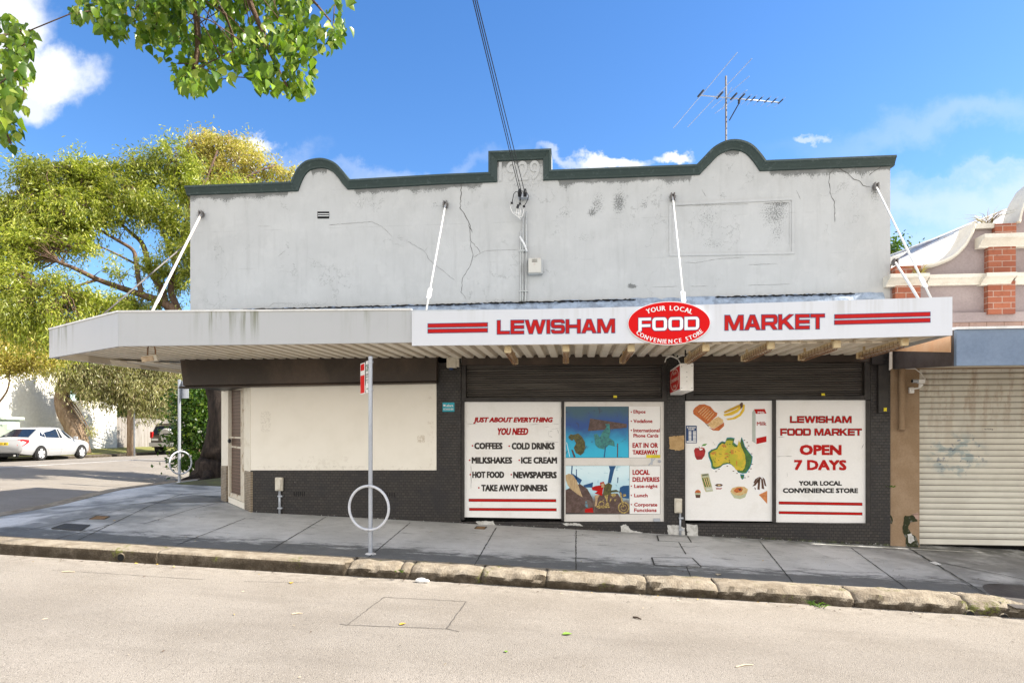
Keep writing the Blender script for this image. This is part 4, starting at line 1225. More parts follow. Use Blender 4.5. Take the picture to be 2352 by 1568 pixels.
# sub-floor vents in the dado
for (x0, x1, yv) in ((675, 698, 1128), (878, 905, 1130)):
    sv = MB()
    for x in np.linspace(x0, x1, 6): sv.rect(x, yv, x + 1.6, yv + 11, PF, .003, .02)
    sv.build('floor_vent', M['dark'], shop)

# ---- the two shuttered bays
def bay(x0, x1, yh0, yh1, ys1, ysill, sl0, sl1, guides):
    h = MB(); wallbox(x0, x1, yh0 - 6, yh1, .03, .2, h); h.build('shutter_header', M['brown'], shop, bevel=.006)
    for (a, b) in guides:
        g = MB(); wallbox(a, b, yh1 + .6, ysill - .4, .02, .12, g); g.build('shutter_guide', M['blacktrim'], shop, bevel=.004)
    # corrugated curtain
    top, bot = P((sl0 + sl1) / 2, yh1 - 2, .08).z, P((sl0 + sl1) / 2, ys1 + 2, .08).z
    xa_, xb_ = P(sl0 - 2, 870, .08).x, P(sl1 + 2, 870, .08).x
    nsl = 15
    V = []
    for i in range(nsl * 6 + 1):
        z = top + (bot - top) * i / (nsl * 6)
        k = i % 6
        y = .08 - (0, .012, .017, .017, .012, .002)[k]
        V += [(xa_, y, z), (xb_, y, z)]
    c = MB(); c.add(V, [(2 * i, 2 * i + 2, 2 * i + 3, 2 * i + 1) for i in range(nsl * 6)])
    c.build('shutter_curtain', M['shutter'], shop)
    s = MB(); wallbox(x0, x1, ys1, ysill, .015, .2, s); s.build('shopfront_transom', M['blacktrim'], shop, bevel=.006)
bay(1059.6, 1532, 820, 838, 913.5, 922, 1070, 1521, ((1060, 1070), (1521, 1532)))
bay(1576, 2000, 814, 831, 908, 918, 1593, 1986, ((1576, 1593), (1986, 2000)))
for a, b, y0, y1 in ((1059.6, 1066.2, 922.4, 1194), (1289.3, 1295.4, 922.4, 1196), (1525.3, 1531.6, 922.4, 1200), (1774.9, 1782.6, 918.4, 1200), (1990.6, 2000, 918.4, 1203)):
    fr = MB(); wallbox(a, b, y0, y1, .005, .2, fr); fr.build('shopfront_mullion', M['blacktrim'], shop, bevel=.004)
for q_ in ((1059.6, 1531.5, 1198, 1210), (1573.8, 2000, 1201, 1230)):
    pl_ = MB(); wallbox(*q_, .008, .25, pl_, FB); pl_.build('tiled_plinth', M['tile'], shop)
bk = MB(); bk.box(P(1060, 1000, .2).x, P(2000, 1000, .2).x, .21, .25, FB, ZC + 1.2); bk.build('shopfront_backing', M['dark'], shop)
mp = MB(); wallbox(1531.8, 1573.6, 806, 1190, 0.002, .25, mp, FB); mp.build('middle_pier', M['tile'], shop)
rp = MB(); wallbox(2000.2, 2045, 800, 1190, 0.002, .25, rp, FB); rp.build('end_pier', M['tile'], shop)
cap = MB(); wallbox(2003, 2030, 812, 836, .10, .0, cap); wallbox(2018, 2042, 836, 948, .055, .0, cap); cap.build('boxed_riser', M['blacktrim'], shop, bevel=.008)
# patches where the paint and tiles are gone
def chip(poly, mat='whitechip', name='bare_patch', off=.012):
    r = random.Random(len(poly) + int(poly[0][0]))
    q = []
    for a, b in zip(poly, poly[1:] + poly[:1]):
        n = max(1, int(math.dist(a, b) / 3))
        for i in range(n): q.append((a[0] + (b[0] - a[0]) * i / n + r.uniform(-1, 1), a[1] + (b[1] - a[1]) * i / n + r.uniform(-1, 1)))
    m_ = MB(); m_.flat(q, PF, off, .02); return m_.build(name, M[mat], shop)
chip([(1092, 1197), (1132, 1196), (1138, 1206), (1100, 1204)])
chip([(1425, 1207), (1438, 1203), (1449, 1216), (1476, 1222), (1470, 1225), (1426, 1222)])
chip([(1533, 1205), (1560, 1206), (1573, 1212), (1573, 1228), (1534, 1227)])
chip([(1576, 1203), (1602, 1205), (1604, 1232), (1580, 1231)])
chip([(1290, 1201), (1330, 1201), (1340, 1207), (1300, 1206)])
chip([(1537, 1002), (1571, 1000), (1571, 1032), (1552, 1034), (1538, 1030)], 'ply', 'plywood_patch', .008)
for q_ in ((1409, 908, 1417, 913, PF, .02, .005), (1887, 903, 1895, 908, PF, .02, .005), (2030, 936, 2037, 944, PF, .064, .005)):
    yt = MB(); yt.rect(*q_); yt.build('yellow_tag', M['yellow'], shop)
# glazed aluminium door of the first bay
PG = PY(.03)
ad = MB()
for a, b, y0, y1 in ((1296, 1299, 922, 1197), (1517, 1525, 922, 1197)): ad.rect(a, y0, b, y1, PG, .012, .05)
for y0, y1 in ((922, 933), (1051, 1068.5), (1180.5, 1197)): ad.rect(1299.1, y0, 1516.9, y1, PG, .010, .05)
ao = ad.build('glazed_door', M['alu'], shop)
gp = MB(); gp.rect(1298, 932, 1518, 1181, PG, -.012, .01); gp.build('glass_pane', M['glass'], ao)
lk = MB(); lk.disc(PG.pt(1514.5, 1059, .012), (1, 0, 0), (0, 0, 1), .024, .018); lk.disc(PG.pt(1514.5, 1059, .03), (1, 0, 0), (0, 0, 1), .012, .006)
lk.build('door_lock', M['galv'], ao)
lh = MB(); lh.obox(PG.pt(1497, 1059, .014), (.012, 0, 0), (0, .006, 0), (0, 0, .05)); lh.obox(PG.pt(1497, 1060, .018), (.05, 0, .055), (0, .005, 0), (.005, 0, -.005)); lh.build('door_handle', M['galv'], ao)
bc = MB(); bc.rect(1501, 1190, 1516, 1197, PG, .03, .02); bc.build('door_closer', M['galv'], ao)
# ------------------------------------------------------------------ awning over the footpath
YF = -2.3
PA = PY(YF)
aw = thing('shop_awning', 'long pale box awning hung by rods over the footpath along the shop front', 'awning', (-1, YF, ZC + 1.1))
fl0, fl1 = PA.pt(272, 716.5), PA.pt(272, 795)
fr0, fr1 = PA.pt(2187, 703), PA.pt(2187, 770)
ch1 = C(113, 822, 9.45); ch0 = C(113, 757, 9.45)
sd = Vector((.20, .98, 0)).normalized()
e1 = ch1 + sd * 3.4; e0 = ch0 + sd * 3.4
fm = MB()
def slab(mb, a0, a1, b0, b1, t=.04):          # upright sheet from a to b (0 top, 1 bottom), thickness inward
    d = (b1 - a1); n = Vector((-d.y, d.x, 0)).normalized() * t
    mb.hexa([a1, b1, b1 + n, a1 + n, a0, b0, b0 + n, a0 + n])
slab(fm, fl0, fl1, fr0, fr1); slab(fm, ch0, ch1, fl0 - Vector((.001, 0, 0)), fl1 - Vector((.001, 0, 0))); slab(fm, e0, e1, ch0 + sd * .01, ch1 + sd * .01)
rb = Vector((fr0.x, 0, 0))
fm.hexa([(fr1.x - .04, YF + .045, fr1.z), (fr1.x, YF + .045, fr1.z), (fr1.x, -.17, fr1.z), (fr1.x - .04, -.17, fr1.z), (fr1.x - .04, YF + .045, fr0.z), (fr1.x, YF + .045, fr0.z), (fr1.x, -.17, fr0.z), (fr1.x - .04, -.17, fr0.z)])
fm.build('fascia', M['signgrey'], aw)
tm = MB()
def trimbar(a, b, h=.014, out=.012):
    d = (b - a).normalized(); n = Vector((d.y, -d.x, 0)).normalized() * out
    tm.hexa([a + n - Vector((0, 0, h)), b + n - Vector((0, 0, h)), b - n * 4 - Vector((0, 0, h)), a - n * 4 - Vector((0, 0, h)), a + n + Vector((0, 0, .006)), b + n + Vector((0, 0, .006)), b - n * 4 + Vector((0, 0, .006)), a - n * 4 + Vector((0, 0, .006))])
trimbar(fl0 + Vector((0, 0, .012)), PA.pt(945, 711.9) + Vector((0, 0, .012))); trimbar(ch0 + Vector((0, 0, .012)), fl0 + Vector((-.01, 0, .012))); tm.build('edge_trim', M['trim'], aw)
# ribbed soffit sheet
def zsof(X, Y): return ZC + 1.222 - .004 * X + .018 * Y
sof = MB()
V = []; prof = []
x = ch1.x + .08
xe = fr1.x - .05
k = 0
while x < xe:
    for dx, dz in ((0, 0), (.10, 0), (.122, .042), (.168, .042)):
        if x + dx < xe: prof.append((x + dx, dz))
    x += .19
prof.append((xe, 0))
def yfront(X):
    if X >= fl1.x: return YF + .05
    t = (X - ch1.x) / (fl1.x - ch1.x); return ch1.y + (YF - ch1.y) * t + .06
def yback(X):
    if X > XL: return -.001 if X > XD else -.001
    t = (X - ch1.x) / sd.x; return min(.6, ch1.y + t * sd.y) if t >= 0 else ch1.y
def yb2(X):
    if X >= XL: return .0
    return max(yfront(X) + .01, min(.3, ch1.y + (X - ch1.x) * sd.y / sd.x))
for (X, dz) in prof:
    V += [(X, yfront(X), zsof(X, yfront(X)) + dz - .004), (X, yb2(X), zsof(X, yb2(X)) + dz - .004)]
sof.add(V, [(2 * i, 2 * i + 1, 2 * i + 3, 2 * i + 2) for i in range(len(prof) - 1)])
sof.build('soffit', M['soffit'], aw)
# inner face of the side fascia with a timber batten below the sheet
ib = MB(); slab(ib, e1 + Vector((.07, 0, .13)), e1 + Vector((.07, 0, 0)), ch1 + sd * .1 + Vector((.07, 0, .13)), ch1 + sd * .1 + Vector((.07, 0, 0)), -.02); ib.build('edge_batten', M['soffit'], aw)
side_s = MB()
q0, q1 = ch1 + sd * .9, e1
side_s.hexa([(q0.x + .05, q0.y, ZC + 1.19), (XL - .02, .31, ZC + 1.2), (XL - .02, 2.2, ZC + 1.2), (q1.x, q1.y, ZC + 1.19), (q0.x + .05, q0.y, ZC + 1.21), (XL - .02, .31, ZC + 1.22), (XL - .02, 2.2, ZC + 1.22), (q1.x, q1.y, ZC + 1.21)])
side_s.build('side_soffit', M['soffit'], aw)
# deck on top
dk = MB()
zt0, zt1 = ZC + 1.46, ZC + 1.93
dk.hexa([(fl0.x, YF + .05, zt0), (fr0.x - .05, YF + .05, zt0), (fr0.x - .05, -.13, zt1), (XL, -.13, zt1), (fl0.x, YF + .05, zt0 + .02), (fr0.x - .05, YF + .05, zt0 + .02), (fr0.x - .05, -.13, zt1 + .02), (XL, -.13, zt1 + .02)])
dk.hexa([(ch0.x + .1, ch0.y + .1, zt0), (fl0.x - .01, YF + .06, zt0), (XL - .01, -.13, zt1), (XL - .02, 2, zt1), (ch0.x + .1, ch0.y + .1, zt0 + .02), (fl0.x - .01, YF + .06, zt0 + .02), (XL - .01, -.13, zt1 + .02), (XL - .02, 2, zt1 + .02)])
dk.build('awning_roof', M['flash'], aw)

def rod(label, a, b, mat, r=.018, buckle=None, group='tie rods holding up the awning'):
    t = thing('tie_rod', label, 'tie rod', a, group)
    m_ = MB(); m_.tube([a, b], r, 8); m_.build('rod', mat, t, smooth=True)
    d = (b - a).normalized()
    br = MB(); br.obox(a + Vector((-.022, -.012, -.005)), (.009, 0, 0), (0, .03, 0), (0, 0, .05)); br.obox(a + Vector((.022, -.012, -.005)), (.009, 0, 0), (0, .03, 0), (0, 0, .05)); br.disc(a + Vector((0, .03, 0)), (1, 0, 0), (0, 0, 1), .045, .02)
    br.build('wall_bracket', M['rodgrey'], t)
    if buckle:
        c = a.lerp(b, buckle); s = d.cross(Vector((0, 1, 0))).normalized()
        tb = MB(); tb.tube([c - d * .13 + s * .0, c - d * .10 + s * .022, c + d * .10 + s * .022, c + d * .13], .008, 6); tb.tube([c - d * .13, c - d * .10 - s * .022, c + d * .10 - s * .022, c + d * .13], .008, 6)
        tb.build('turnbuckle', mat, t, smooth=True)
    return t
yb_ = YF + .14
rod('white tie rod with rust at its foot, at the far left end of the parapet', P(462, 492, -.045), P(350, 714, yb_), M['rodrust'], .017, .9)
rod('slim white tie rod from the wall between the vent and the long crack', P(1023, 469, -.045), P(979, 712, yb_), M['rod'], .0115, .87)
rod('white tie rod dropping to the red oval on the awning', P(1545, 451, -.045), P(1571, 700, yb_), M['rod'], .0115, .94)
rod('white tie rod at the right end of the parapet crossing the sky', P(2012, 428, -.045), P(2139, 686, yb_), M['rod'], .013, .88)
sa = Vector((XL - .02, .75, P(438, 507, .75).z)); sb = ch0.lerp(fl0, .56) + Vector((.03, .12, .0))
rod('dark grey tie rod seen before the tree, running behind the left corner', sa, sb, M['rodgrey'], .012)

# ------------------------------------------------------------------ main sign on the fascia
PS = PY(YF - .03)
sg = thing('fascia_sign', 'long white sign with red lettering and stripes along the awning edge', 'shop sign', PS.pt(1560, 785))
sb_ = MB(); sb_.flat([(946, 716), (1207, 710.6), (1468, 704), (1828, 693), (2187.5, 681.5), (2187.5, 770), (1828, 780.2), (1428, 788.5), (946, 793.8)], PS, 0, .025); sb_.build('sign_sheet', M['signwhite'], sg)
def stripe(x0, x1, ya, yb, h):
    k = MB(); k.flat([(x0, ya), (x1, yb), (x1, yb + h), (x0, ya + h)], PS, .004, .003); k.build('stripe_outline', M['navy'], sg)
    k = MB(); k.flat([(x0 + 1.2, ya + 1.3), (x1 - 1.2, yb + 1.3), (x1 - 1.2, yb + h - 1.3), (x0 + 1.2, ya + h - 1.3)], PS, .0055, .003); k.build('red_stripe', M['red'], sg)
stripe(982, 1120.5, 742.5, 740, 10.5); stripe(982, 1120.5, 755, 752.8, 10.5)
stripe(1916.5, 2137.5, 721.5, 715.5, 11); stripe(1916, 2137.5, 735, 729.5, 11)
wide_text('LEWISHAM', 1142, 736, 1412, 767, PS, M['red'], sg, M['navy'], .004, -3.5)
wide_text('MARKET', 1665, 724.5, 1894, 758, PS, M['red'], sg, M['navy'], .004, -3.5)
ov = thing('oval_sign', 'red oval plaque with white lettering fixed over the middle of the awning sign', 'shop sign', PS.pt(1537, 785, .03))
o1 = MB(); o1.flat(ellipse(1537, 742, 95, 50, 64, -.012), PS, .022, .02); o1.build('oval_rim', M['white'], ov)
o1 = MB(); o1.flat(ellipse(1537, 742, 93.6, 48.4, 64, -.012), PS, .026, .003); o1.build('oval_face', M['redbright'], ov)
wide_text('FOOD', 1466.5, 730, 1606, 760, PS, M['white'], ov, M['navy'], .029, -3)
arc_text('YOUR LOCAL', 1537, 746, 84, 39, 129, 50, 11.5, PS, M['white'], ov, .030, wsc=.95)
arc_text('CONVENIENCE STORE', 1537, 738.5, 84, 45, 209, 333, 10, PS, M['white'], ov, .030, wsc=.92, skew=-.01)

# ------------------------------------------------------------------ caged lights, wiring under the awning
LP_ = [((1166, 802), (1190, 824), 'first caged light from the left, angled right under the awning'), ((1300, 799), (1312, 825), 'second caged light from the left, pointing at the camera'),
       ((1450, 799), (1433, 824), 'third caged light, left of the red oval plaque'), ((1622, 798), (1593, 822), 'caged light just right of the red oval plaque'),
       ((1772, 793), (1721, 821), 'caged light under the first letters of the right-hand sign word'), ((1924, 790), (1853, 819), 'caged light second from the right end of the awning'),
       ((2080, 785), (1991, 814), 'rustiest caged light at the right end of the awning')]
for (a, b, lab) in LP_:
    p = P(a[0], a[1], YF + .13)
    zc = p.z
    q = Vector((p.x - .02, p.y + 1.2, zc - .015))
    t = thing('caged_light', lab, 'light fitting', p, 'caged tube lights under the awning')
    d = (q - p).normalized(); s = d.cross(Vector((0, 0, 1))).normalized() * .042; u = Vector((0, 0, 1))
    m_ = MB(); m_.obox((p + q) / 2 + u * .03, d * .6, s * .8, u * .014); m_.build('light_case', M['fluoro'], t, bevel=.005)
    for e_ in (p + d * .03, q - d * .03):
        m_ = MB(); m_.obox(e_, d * .025, s * 1.05, u * .042); m_.build('end_cap', M['fluoro'], t, bevel=.012)
    m_ = MB(); m_.tube([p + d * .07 - u * .018, q - d * .07 - u * .018], .019, 10); m_.build('tube_cover', M['diffuser'], t, smooth=True)
    w = MB()
    for k in np.linspace(.08, .92, 11):
        c = p.lerp(q, k)
        w.tube([c + s * .95 + u * .03, c + s * .9 - u * .035, c + s * .3 - u * .06, c - s * .3 - u * .06, c - s * .9 - u * .035, c - s * .95 + u * .03], .0035, 4)
    for k in (-.9, -.3, .3, .9): w.tube([p + d * .06 + s * k - u * (.035 if abs(k) > .5 else .06), q - d * .06 + s * k - u * (.035 if abs(k) > .5 else .06)], .0035, 4)
    w.build('wire_guard', M['rustwire'], t)
    h = MB(); h.obox(p + d * .15 + u * .07, d * .012, s * .3, u * .03); h.obox(q - d * .15 + u * .075, d * .012, s * .3, u * .035); h.build('hanger', M['fluoro'], t)
cd = MB()
y0 = YF + .45
cd.tube([(P(1190, 812, y0).x, y0, zsof(0, y0) - .02), (P(2040, 790, y0).x, y0, zsof(4, y0) - .035)], .012, 6)
for x in np.linspace(-1, 4, 9): cd.obox((x, y0, zsof(x, y0) - .02), (.012, 0, 0), (0, .02, 0), (0, 0, .018))
tag(cd.build('wiring_conduit', M['soffit'], loc=(1.2, y0, ZC + 1.15)), 'thin cream conduit running between the caged lights under the awning', 'conduit')
lw = MB()
for pts in (([(1527, 832), (1530, 823), (1540, 818), (1556, 822)]), ([(1556, 822), (1566, 816), (1584, 817), (1591, 822), (1589, 833)]), ([(1530, 818), (1545, 818), (1558, 826), (1562, 834)])):
    P3 = [P(x, y, -.5) for x, y in pts]; lw.tube(P3, .008, 5)
tag(lw.build('sign_wiring', M['cablewhite']), 'loose white cables looping above the projecting light box', 'cable')
# flood light under the left end
fp = P(345, 800, -1.9)
ft = thing('flood_light', 'old square flood light on a looped bracket under the left end of the awning', 'flood light', fp)
m_ = MB(); c = P(347, 823, -1.9)
m_.obox(c, (.085, .02, .012), (-.015, .05, .0), (-.012, 0, .042)); m_.build('lamp_body', M['pvc'], ft, bevel=.012)
m_ = MB(); m_.obox(c + Vector((-.01, -.06, -.012)), (.075, .015, .01), (-.002, .006, 0), (-.01, 0, .034)); m_.build('lamp_glass', M['diffuser'], ft)
m_ = MB(); a = P(338, 797, -1.9); b = P(357, 797, -1.9)
m_.tube([c + Vector((-.05, 0, .03)), a + Vector((.01, 0, -.02)), a + Vector((.02, 0, .02)), b + Vector((-.02, 0, .02)), b + Vector((0, 0, -.04)), c + Vector((.06, 0, .0))], .009, 6); m_.build('lamp_bracket', M['rustwire'], ft, smooth=True)

# ------------------------------------------------------------------ boards and stickers of the shopfront
def board(name, label, cat, poly, pl, mat, off=0.0, th=.02):
    xs_ = [p[0] for p in poly]; ys_ = [p[1] for p in poly]
    t = thing(name, label, cat, pl.pt(sum(xs_) / len(xs_), max(ys_)))
    m_ = MB(); m_.flat(poly, pl, off, th); m_.build('sign_panel', M[mat], t)
    return t
PB = PY(.035)
sv = board('service_board', 'white board listing coffees, milkshakes and dinners left of the glazed door', 'sign board', [(1066.5, 922.6), (1289, 922.3), (1289, 1190.5), (1066.5, 1187)], PB, 'sign')
Z5 = lambda x, y: (1016.3 + .3148 * x, 784 + .3148 * y)
def t5(s, x0, y0, x1, y1, mat, bold=.04, slant=0, skew=0, par=None, pl=None, off=.003, offset=0.0):
    a, b = Z5(x0, y0); c, d = Z5(x1, y1)
    return text(s, a, b, c, d, pl or PB, M[mat], par or sv, off, bold, offset, skew, slant)
t5('JUST ABOUT EVERYTHING', 225, 552, 806, 600, 'redtext', .09, .22); t5('YOU NEED', 402, 630, 626, 682, 'redtext', .09, .22)
t5('COFFEES', 232, 737, 438, 785, 'blackish', .10); t5('COLD DRINKS', 505, 737, 818, 787, 'blackish', .10)
t5('MILKSHAKES', 213, 842, 508, 890, 'blackish', .10); t5('ICE CREAM', 573, 842, 836, 890, 'blackish', .10)
t5('HOT FOOD', 217, 947, 450, 995, 'blackish', .10); t5('NEWSPAPERS', 515, 948, 834, 997, 'blackish', .10)
t5('TAKE AWAY DINNERS', 283, 1043, 766, 1092, 'blackish', .10)
dt = MB()
for x, y in ((219, 760), (487, 762), (198, 865), (560, 865), (203, 970), (502, 970), (265, 1066)):
    a, b = Z5(x, y); dt.flat(ellipse(a, b, 1.9, 1.9, 12), PB, .004, .003)
dt.build('bullet_dots', M['redtext'], sv)
def bars(par, pl, boxes):
    for (x0, y0, x1, y1, sk) in boxes:
        k = MB(); k.flat([(x0, y0), (x1, y0 + sk), (x1, y1 + sk), (x0, y1)], pl, .0025, .002); k.build('stripe_outline', M['blackish'], par)
        k = MB(); k.flat([(x0 + .7, y0 + .8), (x1 - .7, y0 + sk + .8), (x1 - .7, y1 + sk - .8), (x0 + .7, y1 - .8)], pl, .004, .002); k.build('red_stripe', M['red'], par)
bars(sv, PB, [(1076.5, 1144.5, 1277.5, 1151.5, 1), (1077.5, 1165.5, 1278.5, 1172.3, 1)])
scr = MB()
for x0, y0, x1, y1 in ((182, 600, 250, 601), (740, 622, 775, 623), (775, 650, 776, 695), (790, 638, 850, 632), (840, 640, 846, 670), (780, 655, 800, 652), (780, 690, 800, 696), (745, 728, 850, 733), (780, 800, 782, 822), (205, 900, 206, 1075), (640, 605, 700, 603), (800, 598, 850, 602)):
    a, b = Z5(x0, y0), Z5(x1, y1); crack(scr, [a, b], .004, .5, int(x0))
for i, v in enumerate(scr.v): scr.v[i] = (v[0], .035 - .0028, v[2])
scr.build('scratch', M['joint'], sv)
nt_ = MB(); nt_.rect(1288.6, 938, 1294.6, 957, PG, .03, .01); nt_.build('torn_sticker', M['cream'], sv)
# posters on the glazed door
M['art1'] = m_art('blue_print', (ZC + .44, (.035, .10, .14)), (ZC + .16, (.008, .06, .26)), (ZC - .25, (.015, .44, .68)), (.03, .03, .05), 2.0)
M['art2'] = m_art('pale_blue_print', (ZC - .55, (.66, .84, .90)), (ZC - .85, (.45, .68, .78)), (ZC - 1.05, (.13, .09, .075)), (.09, .36, .50), 7.0)
M['olive'] = simple('olive_print', (.12, .11, .03), (.05, .05, .02), 30, rough=.4)
M['teal'] = simple('teal_print', (.05, .26, .24), (.03, .12, .15), 30, rough=.4)
M['tanhair'] = simple('tan_print', (.44, .30, .16), (.6, .45, .25), 30, rough=.4, stretch=(3, 1, .5))
M['brownprint'] = simple('brown_print', (.085, .05, .04), (.14, .09, .08), 20, rough=.4)
M['gold'] = simple('gold_print', (.55, .42, .14), (.2, .13, .05), 45, .4, .6, rough=.4)
M['blueprint'] = simple('blue_print_dark', (.01, .08, .22), rough=.4)
M['skin'] = simple('buff_print', (.55, .38, .22), (.40, .26, .13), 40, rough=.4)
PDR = PY(.03 - .006)
Z7 = zm(1780, 1270, 4.238)
pa1 = board('art_poster', 'deep blue painted poster in the upper half of the glazed door', 'poster', [Z7(20, 62), Z7(880, 62), Z7(886, 748), Z7(20, 748)], PDR, 'art1', .0, .006)
def art(par, name, mat, pts, off=.002, zf=Z7):
    m_ = MB(); m_.flat([zf(*p) for p in pts], PDR, off, .0015); m_.build(name, M[mat], par)
art(pa1, 'dark_shape', 'brownprint', [(370, 225), (600, 260), (860, 300), (860, 350), (640, 370), (340, 395)], .002)
art(pa1, 'crouching_figure', 'olive', [(75, 470), (110, 435), (150, 445), (210, 425), (260, 470), (300, 540), (305, 600), (280, 690), (240, 720), (180, 690), (150, 620), (180, 560), (150, 500), (130, 525), (90, 500)], .0035)
art(pa1, 'mounted_figure', 'teal', [(420, 440), (460, 430), (500, 480), (530, 415), (590, 340), (570, 300), (630, 300), (640, 420), (620, 480), (690, 530), (700, 600), (620, 580), (560, 640), (480, 620), (440, 580)], .0035)
art(pa1, 'pale_streak', 'art2', [(50, 545), (58, 545), (100, 740), (92, 740)], .0035); art(pa1, 'dark_streak', 'brownprint', [(115, 640), (140, 650), (175, 745), (150, 745)], .005)
art(pa1, 'dark_streak', 'brownprint', [(732, 560), (746, 560), (742, 745), (730, 745)], .0035); art(pa1, 'dark_streak', 'blueprint', [(570, 600), (582, 600), (565, 745), (553, 745)], .005)
pa2 = board('art_poster', 'pale blue painted poster with motorcycle and horse in the lower half of the glazed door', 'poster', [Z7(20, 860), Z7(896, 858), Z7(896, 1502), Z7(24, 1492)], PDR, 'art2', .0, .006)
art(pa2, 'blue_pillar', 'blueprint', [(620, 862), (715, 862), (690, 920), (650, 1090), (605, 1090), (635, 920)])
for q in ([(120, 862), (136, 862), (125, 990), (112, 990)], [(180, 905), (192, 905), (192, 1040), (178, 1040)], [(130, 960), (260, 1050), (230, 1110), (130, 990)], [(280, 1120), (410, 1080), (400, 1150), (290, 1150)], [(735, 1015), (750, 1015), (742, 1090), (732, 1090)]):
    art(pa2, 'blue_stroke', 'blueprint', q)
art(pa2, 'blue_dome', 'blueprint', [(760, 1220), (770, 1150), (810, 1128), (893, 1122), (893, 1300), (800, 1290)], .0025)
art(pa2, 'horse_shape', 'brownprint', [(28, 1190), (110, 1150), (230, 1100), (330, 1165), (400, 1290), (420, 1420), (410, 1485), (40, 1488)], .0035)
art(pa2, 'long_hair', 'tanhair', [(40, 985), (85, 965), (140, 985), (190, 1060), (250, 1230), (270, 1280), (200, 1240), (110, 1170), (70, 1120), (45, 1050)], .005)
art(pa2, 'horse_muzzle', 'art2', [(320, 1310), (380, 1330), (410, 1400), (330, 1420), (290, 1390)], .005); art(pa2, 'red_cloth', 'red', [(300, 1440), (400, 1420), (415, 1485), (300, 1485)], .005)
art(pa2, 'ground_shape', 'brownprint', [(430, 1260), (560, 1230), (740, 1230), (800, 1330), (890, 1400), (890, 1492), (440, 1488)], .003)
art(pa2, 'red_rider', 'red', [(390, 1150), (440, 1130), (510, 1120), (500, 1085), (550, 1072), (570, 1110), (540, 1180), (530, 1260), (430, 1230), (470, 1200), (400, 1185)], .005)
art(pa2, 'rider_face', 'skin', [(520, 1095), (560, 1095), (560, 1150), (520, 1150)], .0065); art(pa2, 'rider_leg', 'skin', [(430, 1255), (500, 1245), (470, 1300), (460, 1390), (430, 1400), (440, 1320)], .0065)
art(pa2, 'dark_rider', 'olive', [(560, 1120), (620, 1085), (665, 1120), (650, 1190), (720, 1180), (770, 1210), (660, 1215), (600, 1270), (540, 1240)], .005)
for (cx_, cy_, r_) in ((820, 1420, 78), (820, 1420, 40), (520, 1370, 40)):
    mo = MB(); n_ = 28
    ou = [Z7(cx_ + r_ * math.cos(2 * math.pi * i / n_), cy_ + r_ * math.sin(2 * math.pi * i / n_)) for i in range(n_)]; inn = [Z7(cx_ + r_ * .78 * math.cos(2 * math.pi * i / n_), cy_ + r_ * .78 * math.sin(2 * math.pi * i / n_)) for i in range(n_)]
    mo.add([PDR.pt(x, y, .006) for x, y in ou + inn], [(i, (i + 1) % n_, (i + 1) % n_ + n_, i + n_) for i in range(n_)]); mo.build('wheel_ring', M['gold'], pa2)
for q in ([(765, 1215), (785, 1210), (825, 1410), (805, 1420)], [(640, 1245), (700, 1225), (725, 1255), (680, 1280)], [(560, 1260), (610, 1245), (600, 1330), (630, 1390), (570, 1400), (590, 1340)], [(430, 1400), (500, 1390), (620, 1400), (640, 1420), (480, 1430)], [(640, 1300), (665, 1290), (640, 1350), (630, 1330)], [(690, 1310), (725, 1300), (700, 1350)], [(805, 1240), (845, 1235), (855, 1265), (815, 1275)], [(500, 1340), (560, 1310), (545, 1330), (480, 1370)]):
    art(pa2, 'motorcycle_part', 'gold', q, .0065)
PT2 = PDR
pt1 = board('text_poster', 'white strip of red service wording beside the deep blue poster', 'poster', [Z7(890, 62), Z7(1308, 62), Z7(1308, 750), Z7(892, 750)], PT2, 'sign', .0, .006)
pt2 = board('text_poster', 'white strip of red delivery wording beside the motorcycle poster', 'poster', [Z7(900, 860), Z7(1308, 860), Z7(1308, 1505), Z7(900, 1502)], PT2, 'sign', .0, .006)
def t7(s, x0, y0, x1, y1, par, bold=.06, mat='redtext'):
    a, b = Z7(x0, y0); c, d = Z7(x1, y1); text(s, a, b, c, d, PT2, M[mat], par, .0025, bold)
t7('Eftpos', 950, 112, 1112, 172, pt1); t7('Vodafone', 950, 236, 1205, 286, pt1); t7('International', 950, 360, 1302, 410, pt1); t7('Phone Cards', 950, 430, 1285, 480, pt1)
t7('EAT IN OR', 938, 552, 1280, 620, pt1, .08); t7('TAKEAWAY', 938, 648, 1278, 710, pt1, .08)
t7('LOCAL', 938, 912, 1168, 982, pt2, .08); t7('DELIVERIES', 938, 1010, 1300, 1075, pt2, .08); t7('Late-night', 960, 1108, 1275, 1170, pt2); t7('Lunch', 960, 1232, 1142, 1280, pt2); t7('Corporate', 960, 1355, 1270, 1418, pt2); t7('Functions', 960, 1428, 1260, 1478, pt2)
for par, ys_ in ((pt1, (140, 262, 384)), (pt2, (1132, 1255, 1378))):
    d_ = MB()
    for y in ys_: a, b = Z7(922, y); d_.flat(ellipse(a, b, 1.5, 1.6, 10), PT2, .003, .002)
    d_.build('bullet_dots', M['redtext'], par)
ys_ = board('camera_notice', 'small yellow surveillance notice stuck over the lower corner of the upper wording', 'sticker', [Z7(1122, 712), Z7(1308, 712), Z7(1308, 756), Z7(1122, 756)], PT2, 'yellow', .006, .003)
t7_ = Z7(1212, 716); t7b = Z7(1302, 728); text('Surveillance', *t7_, *t7b, PT2, M['black'], ys_, .008); t7_ = Z7(1192, 740); t7b = Z7(1300, 752); text('Camera In Use', *t7_, *t7b, PT2, M['black'], ys_, .008)
